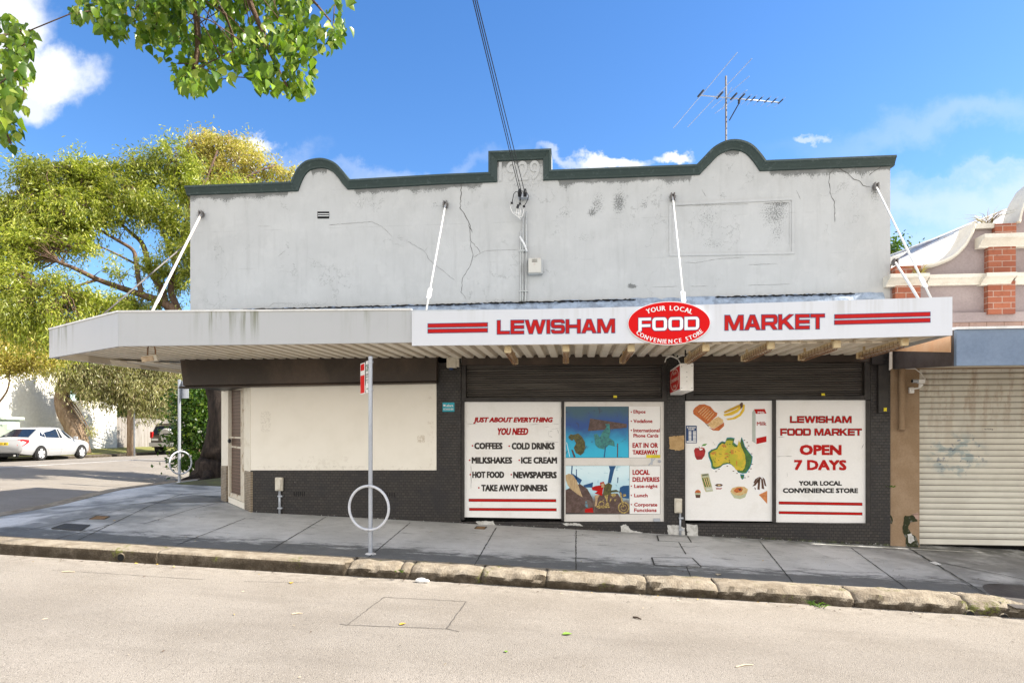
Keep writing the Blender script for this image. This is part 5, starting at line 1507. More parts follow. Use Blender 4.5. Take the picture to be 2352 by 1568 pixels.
# food poster
fpst = board('food_poster', 'white poster of bread, bananas, milk and a yellow map of Australia', 'poster', [(1574, 920.5), (1774.6, 919.6), (1774.6, 1196.6), (1574, 1194)], PB, 'sign')
Z8 = zm(2160, 1260, 4.355)
M['crust'] = simple('crust_print', (.62, .17, .03), (.42, .09, .02), 40, rough=.4); M['crumb'] = simple('crumb_print', (.78, .55, .27), (.62, .38, .15), 45, rough=.4)
M['banana'] = simple('banana_print', (.80, .55, .03), (.72, .44, .02), 12, rough=.4); M['bananadark'] = simple('banana_shade_print', (.55, .32, .01), rough=.4)
M['apple'] = simple('apple_print', (.45, .012, .015), (.26, .008, .01), 12, rough=.35); M['green'] = simple('green_print', (.08, .30, .03), rough=.4)
M['mapsand'] = simple('map_print', (.70, .50, .04), (.48, .45, .03), 7, .4, .6, rough=.4); M['mapgreen'] = simple('map_green_print', (.07, .20, .04), (.03, .10, .03), 20, rough=.4); M['mapblue'] = simple('map_outline_print', (.01, .25, .36), rough=.4)
M['maporange'] = simple('map_orange_print', (.62, .20, .03), (.5, .3, .03), 30, rough=.4)
M['pastel'] = simple('wrapper_print', (.50, .52, .34), rough=.4); M['cone'] = simple('cone_print', (.66, .25, .08), (.5, .16, .05), 30, rough=.4)
M['choc'] = simple('chocolate_print', (.10, .045, .025), rough=.4); M['pastry'] = simple('pastry_print', (.68, .52, .25), (.58, .36, .14), 25, rough=.4)
M['printshade'] = simple('carton_side_print', (.46, .50, .46), rough=.4)
def f8(name, mat, pts, off=.0025):
    m_ = MB(); m_.flat([Z8(*p) for p in pts], PB, off, .0012); m_.build(name, M[mat], fpst)
f8('bread_base', 'choc', [(142, 200), (300, 330), (360, 395), (355, 375), (160, 180)], .002)
f8('bread_loaf', 'crust', [(142, 170), (165, 130), (230, 85), (300, 80), (380, 110), (440, 180), (480, 200), (470, 240), (430, 275), (345, 355), (300, 330), (150, 215)])
for k in range(6):
    x = 300 + k * 26; f8('bread_cut', 'crumb', [(x - 90, 150 + k * 22 + 40), (x, 110 + k * 18), (x + 6, 116 + k * 18), (x - 84, 158 + k * 22 + 40)], .004)
f8('bread_heel', 'crust', [(360, 400), (420, 440), (500, 445), (570, 380), (570, 330), (430, 420)], .0025); f8('bread_slice', 'crumb', [(345, 365), (400, 300), (490, 250), (555, 290), (560, 330), (520, 360), (430, 415), (390, 400)], .0045)
f8('banana', 'bananadark', [(565, 185), (640, 145), (760, 90), (800, 80), (800, 110), (700, 160), (580, 205)], .002)
f8('banana', 'banana', [(560, 220), (640, 195), (740, 150), (800, 100), (815, 130), (760, 190), (680, 230), (580, 245)], .0032)
f8('banana', 'banana', [(600, 280), (690, 265), (780, 215), (820, 150), (835, 80), (858, 90), (850, 170), (800, 240), (720, 285), (620, 298)], .0045); f8('banana_stem', 'choc', [(785, 80), (810, 55), (830, 62), (830, 110), (800, 150), (795, 110)], .006)
f8('milk_carton', 'white', [(1005, 205), (1155, 205), (1155, 620), (1018, 628), (1005, 600)], .0024); f8('carton_side', 'printshade', [(958, 190), (985, 150), (1005, 205), (1010, 620), (958, 590)], .002)
f8('carton_gable', 'red', [(985, 148), (1130, 145), (1155, 207), (1010, 212)], .004); f8('carton_band', 'red', [(1016, 548), (1154, 518), (1154, 598), (1016, 628)], .004)
def x8(s, x0, y0, x1, y1, mat, bold=.03, skew=0, off=.006):
    a, b = Z8(x0, y0); c, d = Z8(x1, y1); text(s, a, b, c, d, PB, M[mat], fpst, off, bold, 0, skew)
x8('Milk', 1022, 322, 1155, 375, 'redtext', .03, -.8); x8('Milk', 1035, 178, 1130, 207, 'white', .04)
AUS = [(360, 745), (400, 710), (470, 685), (500, 630), (545, 595), (590, 605), (610, 550), (660, 545), (715, 555), (700, 610), (740, 645), (780, 655), (795, 600), (808, 540), (830, 590), (850, 660), (895, 725), (955, 800), (945, 880), (920, 950), (870, 1020), (820, 1025), (760, 1010), (735, 965), (705, 940), (665, 905), (625, 895), (560, 910), (520, 945), (440, 970), (405, 950), (400, 890), (365, 800)]
cxa, cya = 655, 790
f8('map_outline', 'mapblue', [(cxa + (x - cxa) * 1.035, cya + (y - cya) * 1.04) for x, y in AUS], .002); f8('map_green', 'mapgreen', AUS, .0035); f8('map_inland', 'mapsand', [(cxa - 15 + (x - cxa) * .88, cya + (y - cya) * .87) for x, y in AUS], .005)
f8('map_island', 'mapblue', [(792, 1040), (850, 1045), (845, 1095), (822, 1120), (800, 1090)], .002); f8('map_island', 'mapgreen', [(800, 1058), (842, 1058), (836, 1095), (820, 1110), (804, 1085)], .0035)
f8('map_ranges', 'mapgreen', [(822, 640), (850, 680), (915, 780), (915, 880), (880, 960), (850, 980), (870, 880), (860, 780), (825, 700)], .0066)
for q in ([(570, 770), (600, 745), (650, 765), (640, 772)], [(575, 810), (610, 790), (650, 805), (600, 812)], [(660, 710), (700, 700), (705, 760), (670, 770)], [(380, 760), (430, 725), (470, 745), (420, 775)], [(530, 650), (570, 625), (605, 655), (560, 670)], [(740, 700), (790, 720), (780, 730)], [(735, 860), (755, 860), (750, 930), (738, 930)]):
    f8('map_mark', 'maporange', q, .0066)
rm = random.Random(8)
mk = MB()
for _ in range(46):
    x, y = rm.uniform(390, 900), rm.uniform(600, 990)
    if (y > 880 and x < 740): continue
    a = rm.uniform(6, 15); mk.flat([Z8(x - a, y), Z8(x, y - a * .5), Z8(x + a, y + 2), Z8(x, y + a * .5)], PB, .0085, .001)
for x, y in ((850, 575), (890, 605), (908, 650), (950, 760), (940, 968), (912, 1008), (905, 1075), (700, 1000), (615, 930), (460, 1005), (500, 970), (750, 1030), (858, 1090), (955, 905)): mk.flat([Z8(x - 16, y), Z8(x, y - 6), Z8(x + 16, y), Z8(x, y + 7)], PB, .004, .001)
mk.build('map_animals', M['choc'], fpst)
f8('apple', 'apple', [(155, 715), (175, 680), (215, 680), (232, 690), (262, 672), (300, 685), (315, 725), (300, 790), (265, 840), (195, 843), (170, 800)]); f8('apple_shine', 'white', [(225, 690), (275, 690), (275, 705), (240, 715)], .004); f8('apple_leaf', 'green', [(258, 655), (285, 628), (340, 622), (310, 650)]); f8('apple_stem', 'choc', [(222, 660), (230, 660), (234, 690), (226, 690)], .004)
f8('sandwich_pack', 'pastel', [(255, 1040), (355, 1030), (420, 1275), (320, 1288)]); f8('sandwich_side', 'pastry', [(250, 1050), (258, 1050), (320, 1288), (300, 1250)], .002); f8('sandwich_filling', 'mapgreen', [(265, 1095), (352, 1082), (395, 1210), (305, 1220)], .004)
for k in range(3): f8('sandwich_bread', 'crumb', [(285 + 27 * k, 1092 - 4 * k), (297 + 27 * k, 1090 - 4 * k), (337 + 25 * k, 1216 - 4 * k), (325 + 25 * k, 1218 - 4 * k)], .0055)
x8('EAT!', 330, 1235, 408, 1262, 'white', .05); x8('SANDWICH', 270, 1046, 352, 1068, 'black', .03, -1.5)
f8('soup_bowl', 'white', [(440, 1190), (460, 1160), (540, 1160), (562, 1190), (545, 1240), (460, 1240)], .002); f8('soup', 'choc', [(445, 1193), (470, 1175), (530, 1175), (555, 1190), (535, 1210), (470, 1212)], .004); f8('soup_bits', 'pastry', [(480, 1190), (510, 1182), (528, 1198), (495, 1205)], .0055); x8('SOUP', 462, 1228, 540, 1252, 'redtext', .04)
f8('tart_dish', 'pastel', [(660, 1300), (890, 1290), (860, 1360), (790, 1385), (710, 1370)], .002); f8('tart_crust', 'pastry', [(655, 1285), (680, 1235), (760, 1210), (850, 1215), (900, 1250), (885, 1300), (800, 1335), (720, 1330)], .0035); f8('tart_top', 'crust', [(700, 1270), (740, 1230), (800, 1222), (835, 1245), (810, 1285), (740, 1300)], .005); f8('tart_dark', 'choc', [(765, 1245), (800, 1238), (815, 1258), (780, 1268)], .0065)
f8('ice_cream', 'white', [(950, 1200), (975, 1120), (1040, 1070), (1110, 1065), (1155, 1110), (1165, 1220), (1130, 1300), (1060, 1320), (990, 1260)], .002); f8('ice_cream_cone', 'cone', [(1050, 1325), (1165, 1270), (1165, 1450)], .0035)
for q in ([(1060, 1080), (1090, 1090), (1000, 1200), (960, 1210)], [(1040, 1120), (1070, 1110), (1060, 1260), (1030, 1250)], [(1080, 1100), (1105, 1110), (1125, 1250), (1090, 1240)], [(1100, 1080), (1130, 1110), (1155, 1210), (1130, 1200)], [(1000, 1110), (1060, 1075), (990, 1170), (975, 1160)], [(985, 1220), (1010, 1240), (1000, 1260)]): f8('chocolate_sauce', 'choc', q, .0035)
f8('muffin_case', 'choc', [(170, 1300), (248, 1300), (240, 1368), (182, 1368)], .002); f8('muffin_band', 'pastel', [(168, 1303), (250, 1303), (247, 1325), (172, 1325)], .0035); f8('muffin_top', 'crust', [(166, 1298), (180, 1265), (212, 1255), (240, 1268), (252, 1298)], .0035)
bh = board('hours_sign', 'small blue and white business hours card on the food poster', 'sign', [Z8(44, 374), Z8(194, 374), Z8(196, 615), Z8(46, 615)], PY(.031), 'navy', .0, .003)
PBH = PY(.031)
def xb(s, x0, y0, x1, y1): a, b = Z8(x0, y0); c, d = Z8(x1, y1); text(s, a, b, c, d, PBH, M['white'], bh, .002, .07)
xb('BUSINESS', 58, 390, 180, 408); xb('HOURS', 76, 414, 162, 434)
hs = MB()
for k in range(7):
    for x0, x1 in ((82, 120), (142, 184)): hs.flat([Z8(x0, 450 + 19 * k), Z8(x1, 450 + 19 * k), Z8(x1, 463 + 19 * k), Z8(x0, 463 + 19 * k)], PBH, .002, .001)
hs.flat([Z8(54, 586), Z8(186, 586), Z8(188, 604), Z8(54, 604)], PBH, .002, .001)
hs.build('hour_boxes', M['white'], bh)
# opening-days board
ob = board('opening_board', 'white board announcing open 7 days in red, rightmost on the shopfront', 'sign board', [(1782.7, 917.8), (1990.4, 917.3), (1990.4, 1201), (1782.7, 1198.6)], PB, 'sign')
Z6 = lambda x, y: (1524.4 + .3148 * x, 784 + .3148 * y)
def t6(s, x0, y0, x1, y1, mat, bold=.05, skew=0, fn='t', line=None):
    a, b = Z6(x0, y0); c, d = Z6(x1, y1)
    if fn == 'w': wide_text(s, a, b, c, d, PB, M[mat], ob, M[line] if line else None, .003, skew, .05)
    else: text(s, a, b, c, d, PB, M[mat], ob, .003, bold, 0, skew)
t6('LEWISHAM', 922, 545, 1370, 592, 'red', fn='w', line='black'); t6('FOOD MARKET', 852, 636, 1445, 684, 'red', fn='w', line='black')
t6('OPEN', 992, 752, 1298, 828, 'red', .07, .3); t6('7 DAYS', 952, 862, 1334, 938, 'red', .07, .3); t6('YOUR LOCAL', 986, 1016, 1300, 1050, 'black', .07, .2); t6('CONVENIENCE STORE', 870, 1068, 1418, 1104, 'black', .07, .2)
bars(ob, PB, [(Z6(840, 0)[0], Z6(0, 1165)[1], Z6(1450, 0)[0], Z6(0, 1187)[1], 3), (Z6(840, 0)[0], Z6(0, 1236)[1], Z6(1450, 0)[0], Z6(0, 1257)[1], 3)])
sc2 = MB()
for a, b in (((840, 697), (888, 698)), ((828, 838), (945, 837)), ((905, 955), (908, 985)), ((1468, 745), (1450, 785))): crack(sc2, [Z6(*a), Z6(*b)], .004, .4, a[0])
for i, v in enumerate(sc2.v): sc2.v[i] = (v[0], .035 - .0028, v[2])
sc2.build('scratch', M['joint'], ob)
# hanging light box sign
q0, q1 = P(1562, 834, -1.02), P(1593, 897, -1.02)
bx0, bx1, bz0, bz1 = q0.x, q1.x, q1.z, q0.z
lb = thing('light_box_sign', 'white light box sign hanging end-on under the awning with red oval faces', 'sign', ((bx0 + bx1) / 2, -.55, bz0))
m_ = MB(); m_.box(bx0, bx1, -1.02, -.08, bz0, bz1); m_.build('light_box', M['sign'], lb, bevel=.006)
sc_ = MB()
for x, z in ((.12, .12), (.5, .33), (.5, .5), (.5, .66), (.12, .9), (.88, .1), (.88, .9)): sc_.disc((bx0 + (bx1 - bx0) * x, -1.024, bz1 - (bz1 - bz0) * z), (1, 0, 0), (0, 0, 1), .005, .003, 8)
sc_.build('screw', M['dark'], lb)
PL = Plane((bx0, 0, 0), (-1, 0, 0))
m_ = MB(); m_.box(bx0 - .004, bx0 + .01, -1.0, -.1, bz0 + .03, bz1 - .03); m_.build('red_face', M['red'], lb)
cz, cy_ = (bz0 + bz1) / 2, -.55
el = MB(); n_ = 44; v_ = []
for rr_ in ((.40, .155), (.375, .143)):
    v_ += [(bx0 - .0055, cy_ + rr_[0] * math.cos(2 * math.pi * i / n_), cz + rr_[1] * math.sin(2 * math.pi * i / n_)) for i in range(n_)]
el.add(v_, [(i, (i + 1) % n_, (i + 1) % n_ + n_, i + n_) for i in range(n_)]); el.build('oval_line', M['cream'], lb)
def side_text(s, cyc, zc_, w, h):
    V_, F_ = glyph_mesh(s, .012); a_ = (V_ - V_.min(0)) / (V_.max(0) - V_.min(0))
    m2 = MB(); m2.add([(bx0 - .0058, cyc + w / 2 - w * x_, zc_ - h / 2 + h * y_) for x_, y_ in a_], F_); m2.build('lettering', M['cream'], lb)
side_text('CONVENIENCE', cy_, cz, .76, .05); side_text('YOUR LOCAL', cy_, cz + .095, .36, .04); side_text('STORE', cy_, cz - .095, .3, .04)
hg = MB()
for y in (-.9, -.2): hg.tube([((bx0 + bx1) / 2, y, bz1 - .01), ((bx0 + bx1) / 2, y, zsof(0, y))], .01, 6)
hg.build('hanger', M['cable'], lb)
# blue phone sticker, alarm box, power points, meter box
stx = board('phone_sticker', 'small cyan recharge sticker on the black tiled pier', 'sticker', [(1016.5, 924), (1043.6, 924), (1043.6, 945), (1016.5, 945)], PY(-.002), 'cyan', .002, .004)
PK = PY(-.004)
text('Lebara', 1023.5, 928, 1041, 933.5, PK, M['white'], stx, .002, .05); text('RECHARGE HERE', 1018.5, 937, 1041.5, 941.5, PK, M['white'], stx, .002, .03)
k_ = MB(); k_.rect(1018.5, 928.5, 1022.3, 932.8, PK, .002, .001); k_.build('logo_square', M['white'], stx)
ab = thing('alarm_box', 'cream alarm box with a blue strobe high on the black pier', 'alarm box', P(1038, 846, -.05))
m_ = MB(); a, b = P(1025.5, 819, -.09), P(1047, 844, -.09); m_.box(a.x, b.x, -.09, -.002, b.z, a.z); m_.build('alarm_case', M['pvc'], ab, bevel=.006)
m_ = MB(); a, b = P(1047.5, 820, -.06), P(1054, 842, -.06); m_.box(a.x, b.x, -.06, -.003, b.z, a.z); m_.build('case_side', M['pvc'], ab, bevel=.004)
m_ = MB(); a, b = P(1032, 844, -.06), P(1040, 849, -.06); m_.box(a.x, b.x, -.07, -.02, b.z, a.z); m_.build('strobe', M['navy'], ab, bevel=.006)
def power(x0, y0, x1, y1, xp0, xp1, yb, lab, off):
    t = thing('power_point', lab, 'power outlet', P((x0 + x1) / 2, yb, -off), 'weatherproof power outlets on the shopfront')
    a, b = P(x0, y0, -off - .05), P(x1, y1, -off - .05)
    m_ = MB(); m_.box(a.x, b.x, -off - .05, -off, b.z, a.z); m_.build('outlet_case', M['pvc'], t, bevel=.012)
    w = b.x - a.x
    m_ = MB(); m_.box(a.x + w * .15, b.x - w * .15, -off - .075, -off - .051, b.z + .02, a.z - .03); m_.build('outlet_cover', M['pvc'], t, bevel=.008)
    c0, c1 = P(xp0, yb, -off - .03), P(xp1, yb, -off - .03)
    gz = zpath(c0.x, -off) - .02
    m_ = MB(); m_.tube([((c0.x + c1.x) / 2, -off - .02, gz), ((c0.x + c1.x) / 2, -off - .02, b.z)], (c1.x - c0.x) / 2, 8); m_.build('conduit', M['galv'], t, smooth=True)
    m_ = MB()
    for f_ in (.25, .75): m_.box(c0.x - .005, c1.x + .03, -off - .045, -off, gz + (b.z - gz) * f_, gz + (b.z - gz) * f_ + .025)
    m_.build('clip', M['galv'], t)
power(631, 1096, 648.5, 1127, 639, 644.5, 1183, 'cream power outlet on a pipe on the tiled dado beside the corner door', .0)
power(1549.5, 1144, 1567, 1178, 1560, 1565, 1229, 'cream power outlet on a pipe on the pier between the door and the food poster', .004)
mb_ = thing('meter_box', 'rust-stained grey metal box on the parapet wall beside the conduits', 'meter box', P(1230, 630, -.05))
a, b = P(1213, 592, -.10), P(1243, 628, -.10)
m_ = MB(); m_.box(a.x, b.x + .02, -.09, -.001, b.z, a.z); m_.build('box_body', M['pvcgrey'], mb_, bevel=.01)
M['rustcover'] = m_metal_white('rusty_cover', (.55, .53, .47), .85)
m_ = MB(); m_.box(a.x + .004, b.x, -.112, -.091, b.z + .012, a.z - .006); cvr = m_.build('box_cover', M['rustcover'], mb_, bevel=.012)
m_ = MB()
for k in range(3): m_.box(a.x + .06, b.x - .06, -.116, -.1125, a.z - .035 - .018 * k, a.z - .029 - .018 * k)
m_.build('vent_slot', M['crackdark'], mb_)
# conduits down the wall with clamps
cb = thing('service_conduit', 'bundle of painted electrical conduits running down the parapet wall', 'conduit', P(1202, 690, -.04))
for (xa_, ya_, xb2, yb3) in ((1196.5, 530, 1196, 686), (1201.5, 500, 1200.5, 682), (1208.5, 487, 1207, 686)):
    m_ = MB(); m_.tube([P(xa_, ya_, -.03), P(xa_ * .5 + xb2 * .5 + (1.5 if xa_ > 1205 else 0), (ya_ + yb3) / 2, -.03), P(xb2, yb3, -.03), P(xb2 - 1, 699, -.02)], .013, 8); m_.build('pipe', M['pvcgrey'], cb, smooth=True)
for y in (574, 667):
    m_ = MB(); a, b = P(1193, y, -.05), P(1212, y + 2, -.05); m_.box(a.x, b.x, -.052, -.001, b.z, a.z); m_.build('clamp', M['pvcgrey'], cb)
m_ = MB(); m_.tube([P(1194, 543, -.09), P(1204, 560, -.09), P(1210.5, 578, -.08)], .015, 8); m_.build('loose_tube', M['trim'], cb, smooth=True)
# wire terminals
wt = thing('wire_bracket', 'pair of black insulators and tangled white leads high on the parapet', 'insulator bracket', P(1198, 500, -.05))
m_ = MB(); a = P(1191, 450, -.02); b = P(1212, 456, -.02); m_.box(a.x, b.x + .02, -.10, .0, b.z - .01, a.z); m_.build('bracket', M['galv'], wt)
for x in (1193.5, 1206):
    m_ = MB(); p = P(x, 452, -.10); m_.tube([p, p + Vector((0, 0, .07)), p + Vector((0, 0, .12))], [.026, .03, .018], 10); m_.build('insulator', M['cable'], wt, smooth=True)
ZC4 = lambda x, y: (1132.4 + .19436 * x, 406.5 + .19436 * y)
m_ = MB()
for pts in ([(300, 180), (270, 172), (245, 200), (225, 300)], [(300, 200), (320, 170), (345, 165), (365, 190)], [(375, 190), (405, 190), (422, 225), (400, 290), (368, 345)], [(310, 215), (318, 260), (318, 300)], [(320, 215), (330, 250), (316, 310)]):
    m_.tube([P(*ZC4(*q), -.13) for q in pts], .006, 5)
m_.build('black_lead', M['cable'], wt, smooth=True)
m_ = MB()
for pts in ([(215, 315), (208, 370), (235, 430), (290, 460)], [(320, 320), (322, 400), (300, 470), (325, 500)], [(290, 360), (280, 400), (270, 450), (300, 480), (330, 470)], [(365, 350), (362, 410), (345, 465), (310, 480)], [(300, 380), (330, 400), (325, 460), (290, 440)], [(240, 420), (280, 420), (320, 430)], [(305, 375), (300, 430), (310, 470)]):
    m_.tube([P(*ZC4(*q), -.12) for q in pts], .007, 5)
m_.build('white_lead', M['cablewhite'], wt, smooth=True)
m_ = MB()
for x, y in ((222, 306), (318, 315), (296, 336), (290, 356), (366, 346)): a = P(*ZC4(x - 14, y - 9), -.14); b = P(*ZC4(x + 14, y + 9), -.14); m_.box(a.x, b.x, -.15, -.115, b.z, a.z)
m_.build('connector', M['cable'], wt)
for (px0, px1, lab) in ((1085, 1194.5, 'left overhead service wire to the parapet'), (1089.5, 1199, 'middle overhead service wire to the parapet'), (1094, 1206.5, 'right overhead service wire to the parapet')):
    a = P(px1, 447, -.13); b = C(px0, -5, 6.2)
    far_ = a + (b - a) * 2.6
    pts = [a.lerp(far_, k / 16) - Vector((0, 0, .18 * math.sin(math.pi * k / 16) * 0)) for k in range(17)]
    w = MB(); w.tube(pts, .006, 6); tag(w.build('service_wire', M['cable'], smooth=True, loc=a), lab, 'wire', 'overhead wires running to the shop')
# television antenna
ta = thing('antenna', 'tall television antenna with slanting rods on the roof behind the right hump', 'antenna', P(1668, 330, 1.2))
m_ = MB(); a, b = P(1667.5, 175, 1.2), P(1668, 345, 1.2); m_.tube([Vector((b.x, b.y, ZC + 3.0)), Vector((a.x, a.y, a.z))], .016, 8); m_.build('mast', M['rodgrey'], ta, smooth=True)
ZA = P(1667, 226, 1.2).z
ba, bb = onZ(1606, 219, ZA + .02), onZ(1791, 236, ZA - .03)
m_ = MB(); m_.tube([ba, bb], .009, 6); m_.build('boom', M['galv'], ta, smooth=True)
edir = None
for (x0, y0_, x1, y1_, r_) in ((1546.5, 294.8, 1693.5, 121, .0055), (1579.6, 292, 1727, 135, .0055), (1634.6, 249, 1720.7, 175.5, .0045), (1642, 261, 1716, 207, .0045), (1660, 252, 1680, 201, .0045)):
    m_ = MB(); p, q = onZ(x0, y0_, ZA + .02), onZ(x1, y1_, ZA + .02); m_.tube([p, q], r_, 5); m_.build('element', M['galv'], ta)
    if edir is None: edir = (q - p).normalized()
for t_ in (0.0, .235, .405, .50, .585, .65, .735, .825, .91, .995):
    c = ba.lerp(bb, t_); big = t_ < .55
    m_ = MB(); L_ = .16 if big else .11; m_.tube([c - edir * L_ * .3, c + edir * L_], .017 if big else .012, 6); m_.build('element_clip', M['cable'], ta)
for t_ in (.585, .65, .735, .825, .91, .995):
    c = ba.lerp(bb, t_); m_ = MB(); m_.tube([c - edir * .17, c + edir * .17], .0035, 5); m_.build('element', M['galv'], ta)
m_ = MB(); c = P(1697, 238, 1.1); m_.tube([c, c + Vector((-.1, .25, -.16))], .01, 5); m_.tube([c, c + Vector((.01, 0, .06))], .02, 6); m_.build('stub_element', M['cable'], ta)
# ------------------------------------------------------------------ poles on the footpath
def sign_pole(base, top_z, label, R, ring_z, ring_ax, r=.026):
    t = thing('sign_pole', label, 'sign pole', base, 'steel sign poles with a bicycle ring')
    m_ = MB(); m_.tube([base - Vector((0, 0, .02)), Vector((base.x, base.y, top_z - .03))], r, 14); m_.build('pole', M['galv'], t, smooth='auto')
    m_ = MB(); m_.tube([Vector((base.x, base.y, top_z - .035)), Vector((base.x, base.y, top_z - .004)), Vector((base.x, base.y, top_z))], [r * 1.12, r * 1.12, r * .8], 14); m_.build('pole_cap', M['galv'], t, smooth='auto')
    c = Vector((base.x, base.y, ring_z)); ax = Vector(ring_ax).normalized()
    nrm = ax.cross(Vector((0, 0, 1)))
    c = c - nrm * (r + .017) if nrm.y > 0 else c + nrm * (r + .017)
    m_ = MB(); m_.ring(c, ax, (0, 0, 1), R - .016, .017, 40, 8); m_.build('bicycle_ring', M['ring'], t, smooth=True)
    m_ = MB()
    for s in (-1, 1): m_.tube([c + Vector((0, -.022, s * (R - .016))), c + Vector((0, .03, s * (R - .016)))], .009, 8)
    m_.build('bolt', M['galv'], t)
    m_ = MB(); m_.tube([base - Vector((0, 0, .01)), base + Vector((0, 0, .012))], [.085, .05], 12); m_.build('footing', M['whitechip'], t)
    return t
b1 = onG(851, 1271, zpath)
t1 = (b1 - CAM).dot(Vector((-SI, CO, 0)))
zt1 = ZC + (HZ - 818) / F * t1
pole1 = sign_pole(b1, zt1, 'tall galvanised parking sign pole with a bicycle ring at the kerb', 53 / F * t1, ZC + (HZ - 1165) / F * t1, (1, -.18, 0))
px_, py_ = b1.x, b1.y
d_ = Vector((-.125, .19, 0)).normalized()
zp1, zp0 = ZC + (HZ - 825.5) / F * t1, ZC + (HZ - 900) / F * t1
nface = Vector((d_.y, -d_.x, 0))
nface = -nface if nface.x > 0 else nface
def plate(s0, s1, z0, z1, mat, name='sign_plate', off=0.0, th=.004):
    o = Vector((px_, py_, 0)) + d_ * s0 + nface * off; e_ = Vector((px_, py_, 0)) + d_ * s1 + nface * off
    m_ = MB(); m_.prism([Vector((o.x, o.y, z0)), Vector((e_.x, e_.y, z0)), Vector((e_.x, e_.y, z1)), Vector((o.x, o.y, z1))], -nface * th); return m_.build(name, M[mat], pole1, bevel=0)
plate(.03, .225, zp0, zp1, 'white'); plate(.235, .45, zp0 - .005, zp1 - .01, 'white', 'sign_plate', .012)
hh = zp1 - zp0
plate(.245, .44, zp0 + .005, zp0 + hh * .58, 'redbright', 'red_field', .0135, .002); plate(.255, .43, zp1 - hh * .27, zp1 - .025, 'redbright', 'red_field', .0135, .002)
def ptext(s, s0, s1, z0, z1, mat):
    V_, F_ = glyph_mesh(s, .015); a_ = (V_ - V_.min(0)) / (V_.max(0) - V_.min(0))
    m_ = MB(); off = nface * (.016 if s0 > .23 else .003)
    m_.add([tuple(Vector((px_, py_, 0)) + d_ * (s1 + (s0 - s1) * x_) + off + Vector((0, 0, z0 + (z1 - z0) * y_))) for x_, y_ in a_], F_); m_.build('lettering', M[mat], pole1)
M['greenink'] = simple('green_ink', (.01, .13, .05), rough=.4, fine=0)
ptext('2P', .06, .20, zp1 - .13, zp1 - .045, 'greenink'); ptext('8.30AM-6PM', .05, .21, zp1 - .185, zp1 - .16, 'black'); ptext('MON-FRI', .06, .20, zp1 - .215, zp1 - .195, 'black'); ptext('8.30AM-12.30PM', .05, .21, zp1 - .255, zp1 - .232, 'black'); ptext('SAT', .1, .16, zp1 - .285, zp1 - .265, 'black')
m_ = MB(); m_.prism([Vector((px_, py_, zp0 + .045)) + d_ * .07 + nface * .003, Vector((px_, py_, zp0 + .045)) + d_ * .18 + nface * .003, Vector((px_, py_, zp0 + .056)) + d_ * .18 + nface * .003, Vector((px_, py_, zp0 + .056)) + d_ * .07 + nface * .003], -nface * .001); m_.build('green_arrow', M['greenink'], pole1)
m_ = MB()
for z in (zp0 + .02, zp1 - .03):
    m_.tube([(px_, py_, z - .012), (px_, py_, z + .012)], .033, 12)
    m_.obox(Vector((px_, py_, z)) + d_ * .2 - nface * .006, d_ * .2, nface * .004, (0, 0, .01))
m_.build('plate_clamp', M['galv'], pole1)
b2 = onG(412, 1107, zpath)
t2 = (b2 - CAM).dot(Vector((-SI, CO, 0)))
pole2 = sign_pole(b2, ZC + (HZ - 871.6) / F * t2, 'shorter grey sign pole with a ring beside the tree roots in the side street', 27.7 / F * t2, ZC + (HZ - 1062) / F * t2, (.45, .9, 0), .032)
a, b = C(416, 875, t2 + .1), C(438.5, 914, t2 - .1)
m_ = MB(); m_.prism([Vector((b2.x + .02, b2.y + .03, a.z)), Vector((b2.x + .26, b2.y - .06, a.z)), Vector((b2.x + .26, b2.y - .06, b.z)), Vector((b2.x + .02, b2.y + .03, b.z))], Vector((.003, .006, 0))); m_.build('sign_plate', M['galv'], pole2)
m_ = MB(); m_.obox((b2.x + .13, b2.y - .015, a.z - .06), (.11, -.04, 0), (0, .006, 0), (0, 0, .012)); m_.build('plate_clamp', M['galv'], pole2)

# ------------------------------------------------------------------ pit covers, litter, drain outlets
def cover(label, pts, frame=True, mat='path', zf=zpath):
    q = [onG(x, y, zf) for x, y in pts]
    c = sum(q, Vector((0, 0, 0))) / len(q)
    t = thing('pit_cover', label, 'pit cover', c)
    u = [Vector((p.x, p.y, zf(p.x, p.y) + .007)) for p in q]
    m_ = MB(); m_.prism(u, (0, 0, -.03)); m_.build('cover_lid', M[mat], t)
    m_ = MB()
    for i in range(4): ribbon(m_, [u[i], u[(i + 1) % 4]], .02, zf, .010)
    m_.build('cover_frame', M['joint'], t)
    return t
cover('concrete pit cover with dark rim in the footpath below the food poster', [(1497, 1281), (1590, 1282), (1611, 1303), (1503, 1299)])
cover('small concrete pit cover against the pier below the power outlet', [(1509, 1230), (1579, 1232), (1588, 1246), (1513, 1243)])
M['coverdark'] = simple('dark_iron_cover', (.07, .07, .07), (.04, .04, .04), 12, rough=.7); M['coverrust'] = simple('rusty_cover_lid', (.34, .2, .09), (.2, .12, .06), 12, rough=.9)
cover('dark iron cover in the footpath near the left corner', [(118, 1214), (150, 1203), (206, 1206), (185, 1219)], mat='coverdark')
cover('orange rusty valve cover in the footpath before the corner ramp', [(205, 1192), (222, 1185), (252, 1186), (240, 1192)], mat='coverrust')
cover('tiny dark valve lid in the footpath below the white service board', [(1090, 1214), (1096, 1209), (1118, 1210), (1113, 1215)], mat='coverrust')
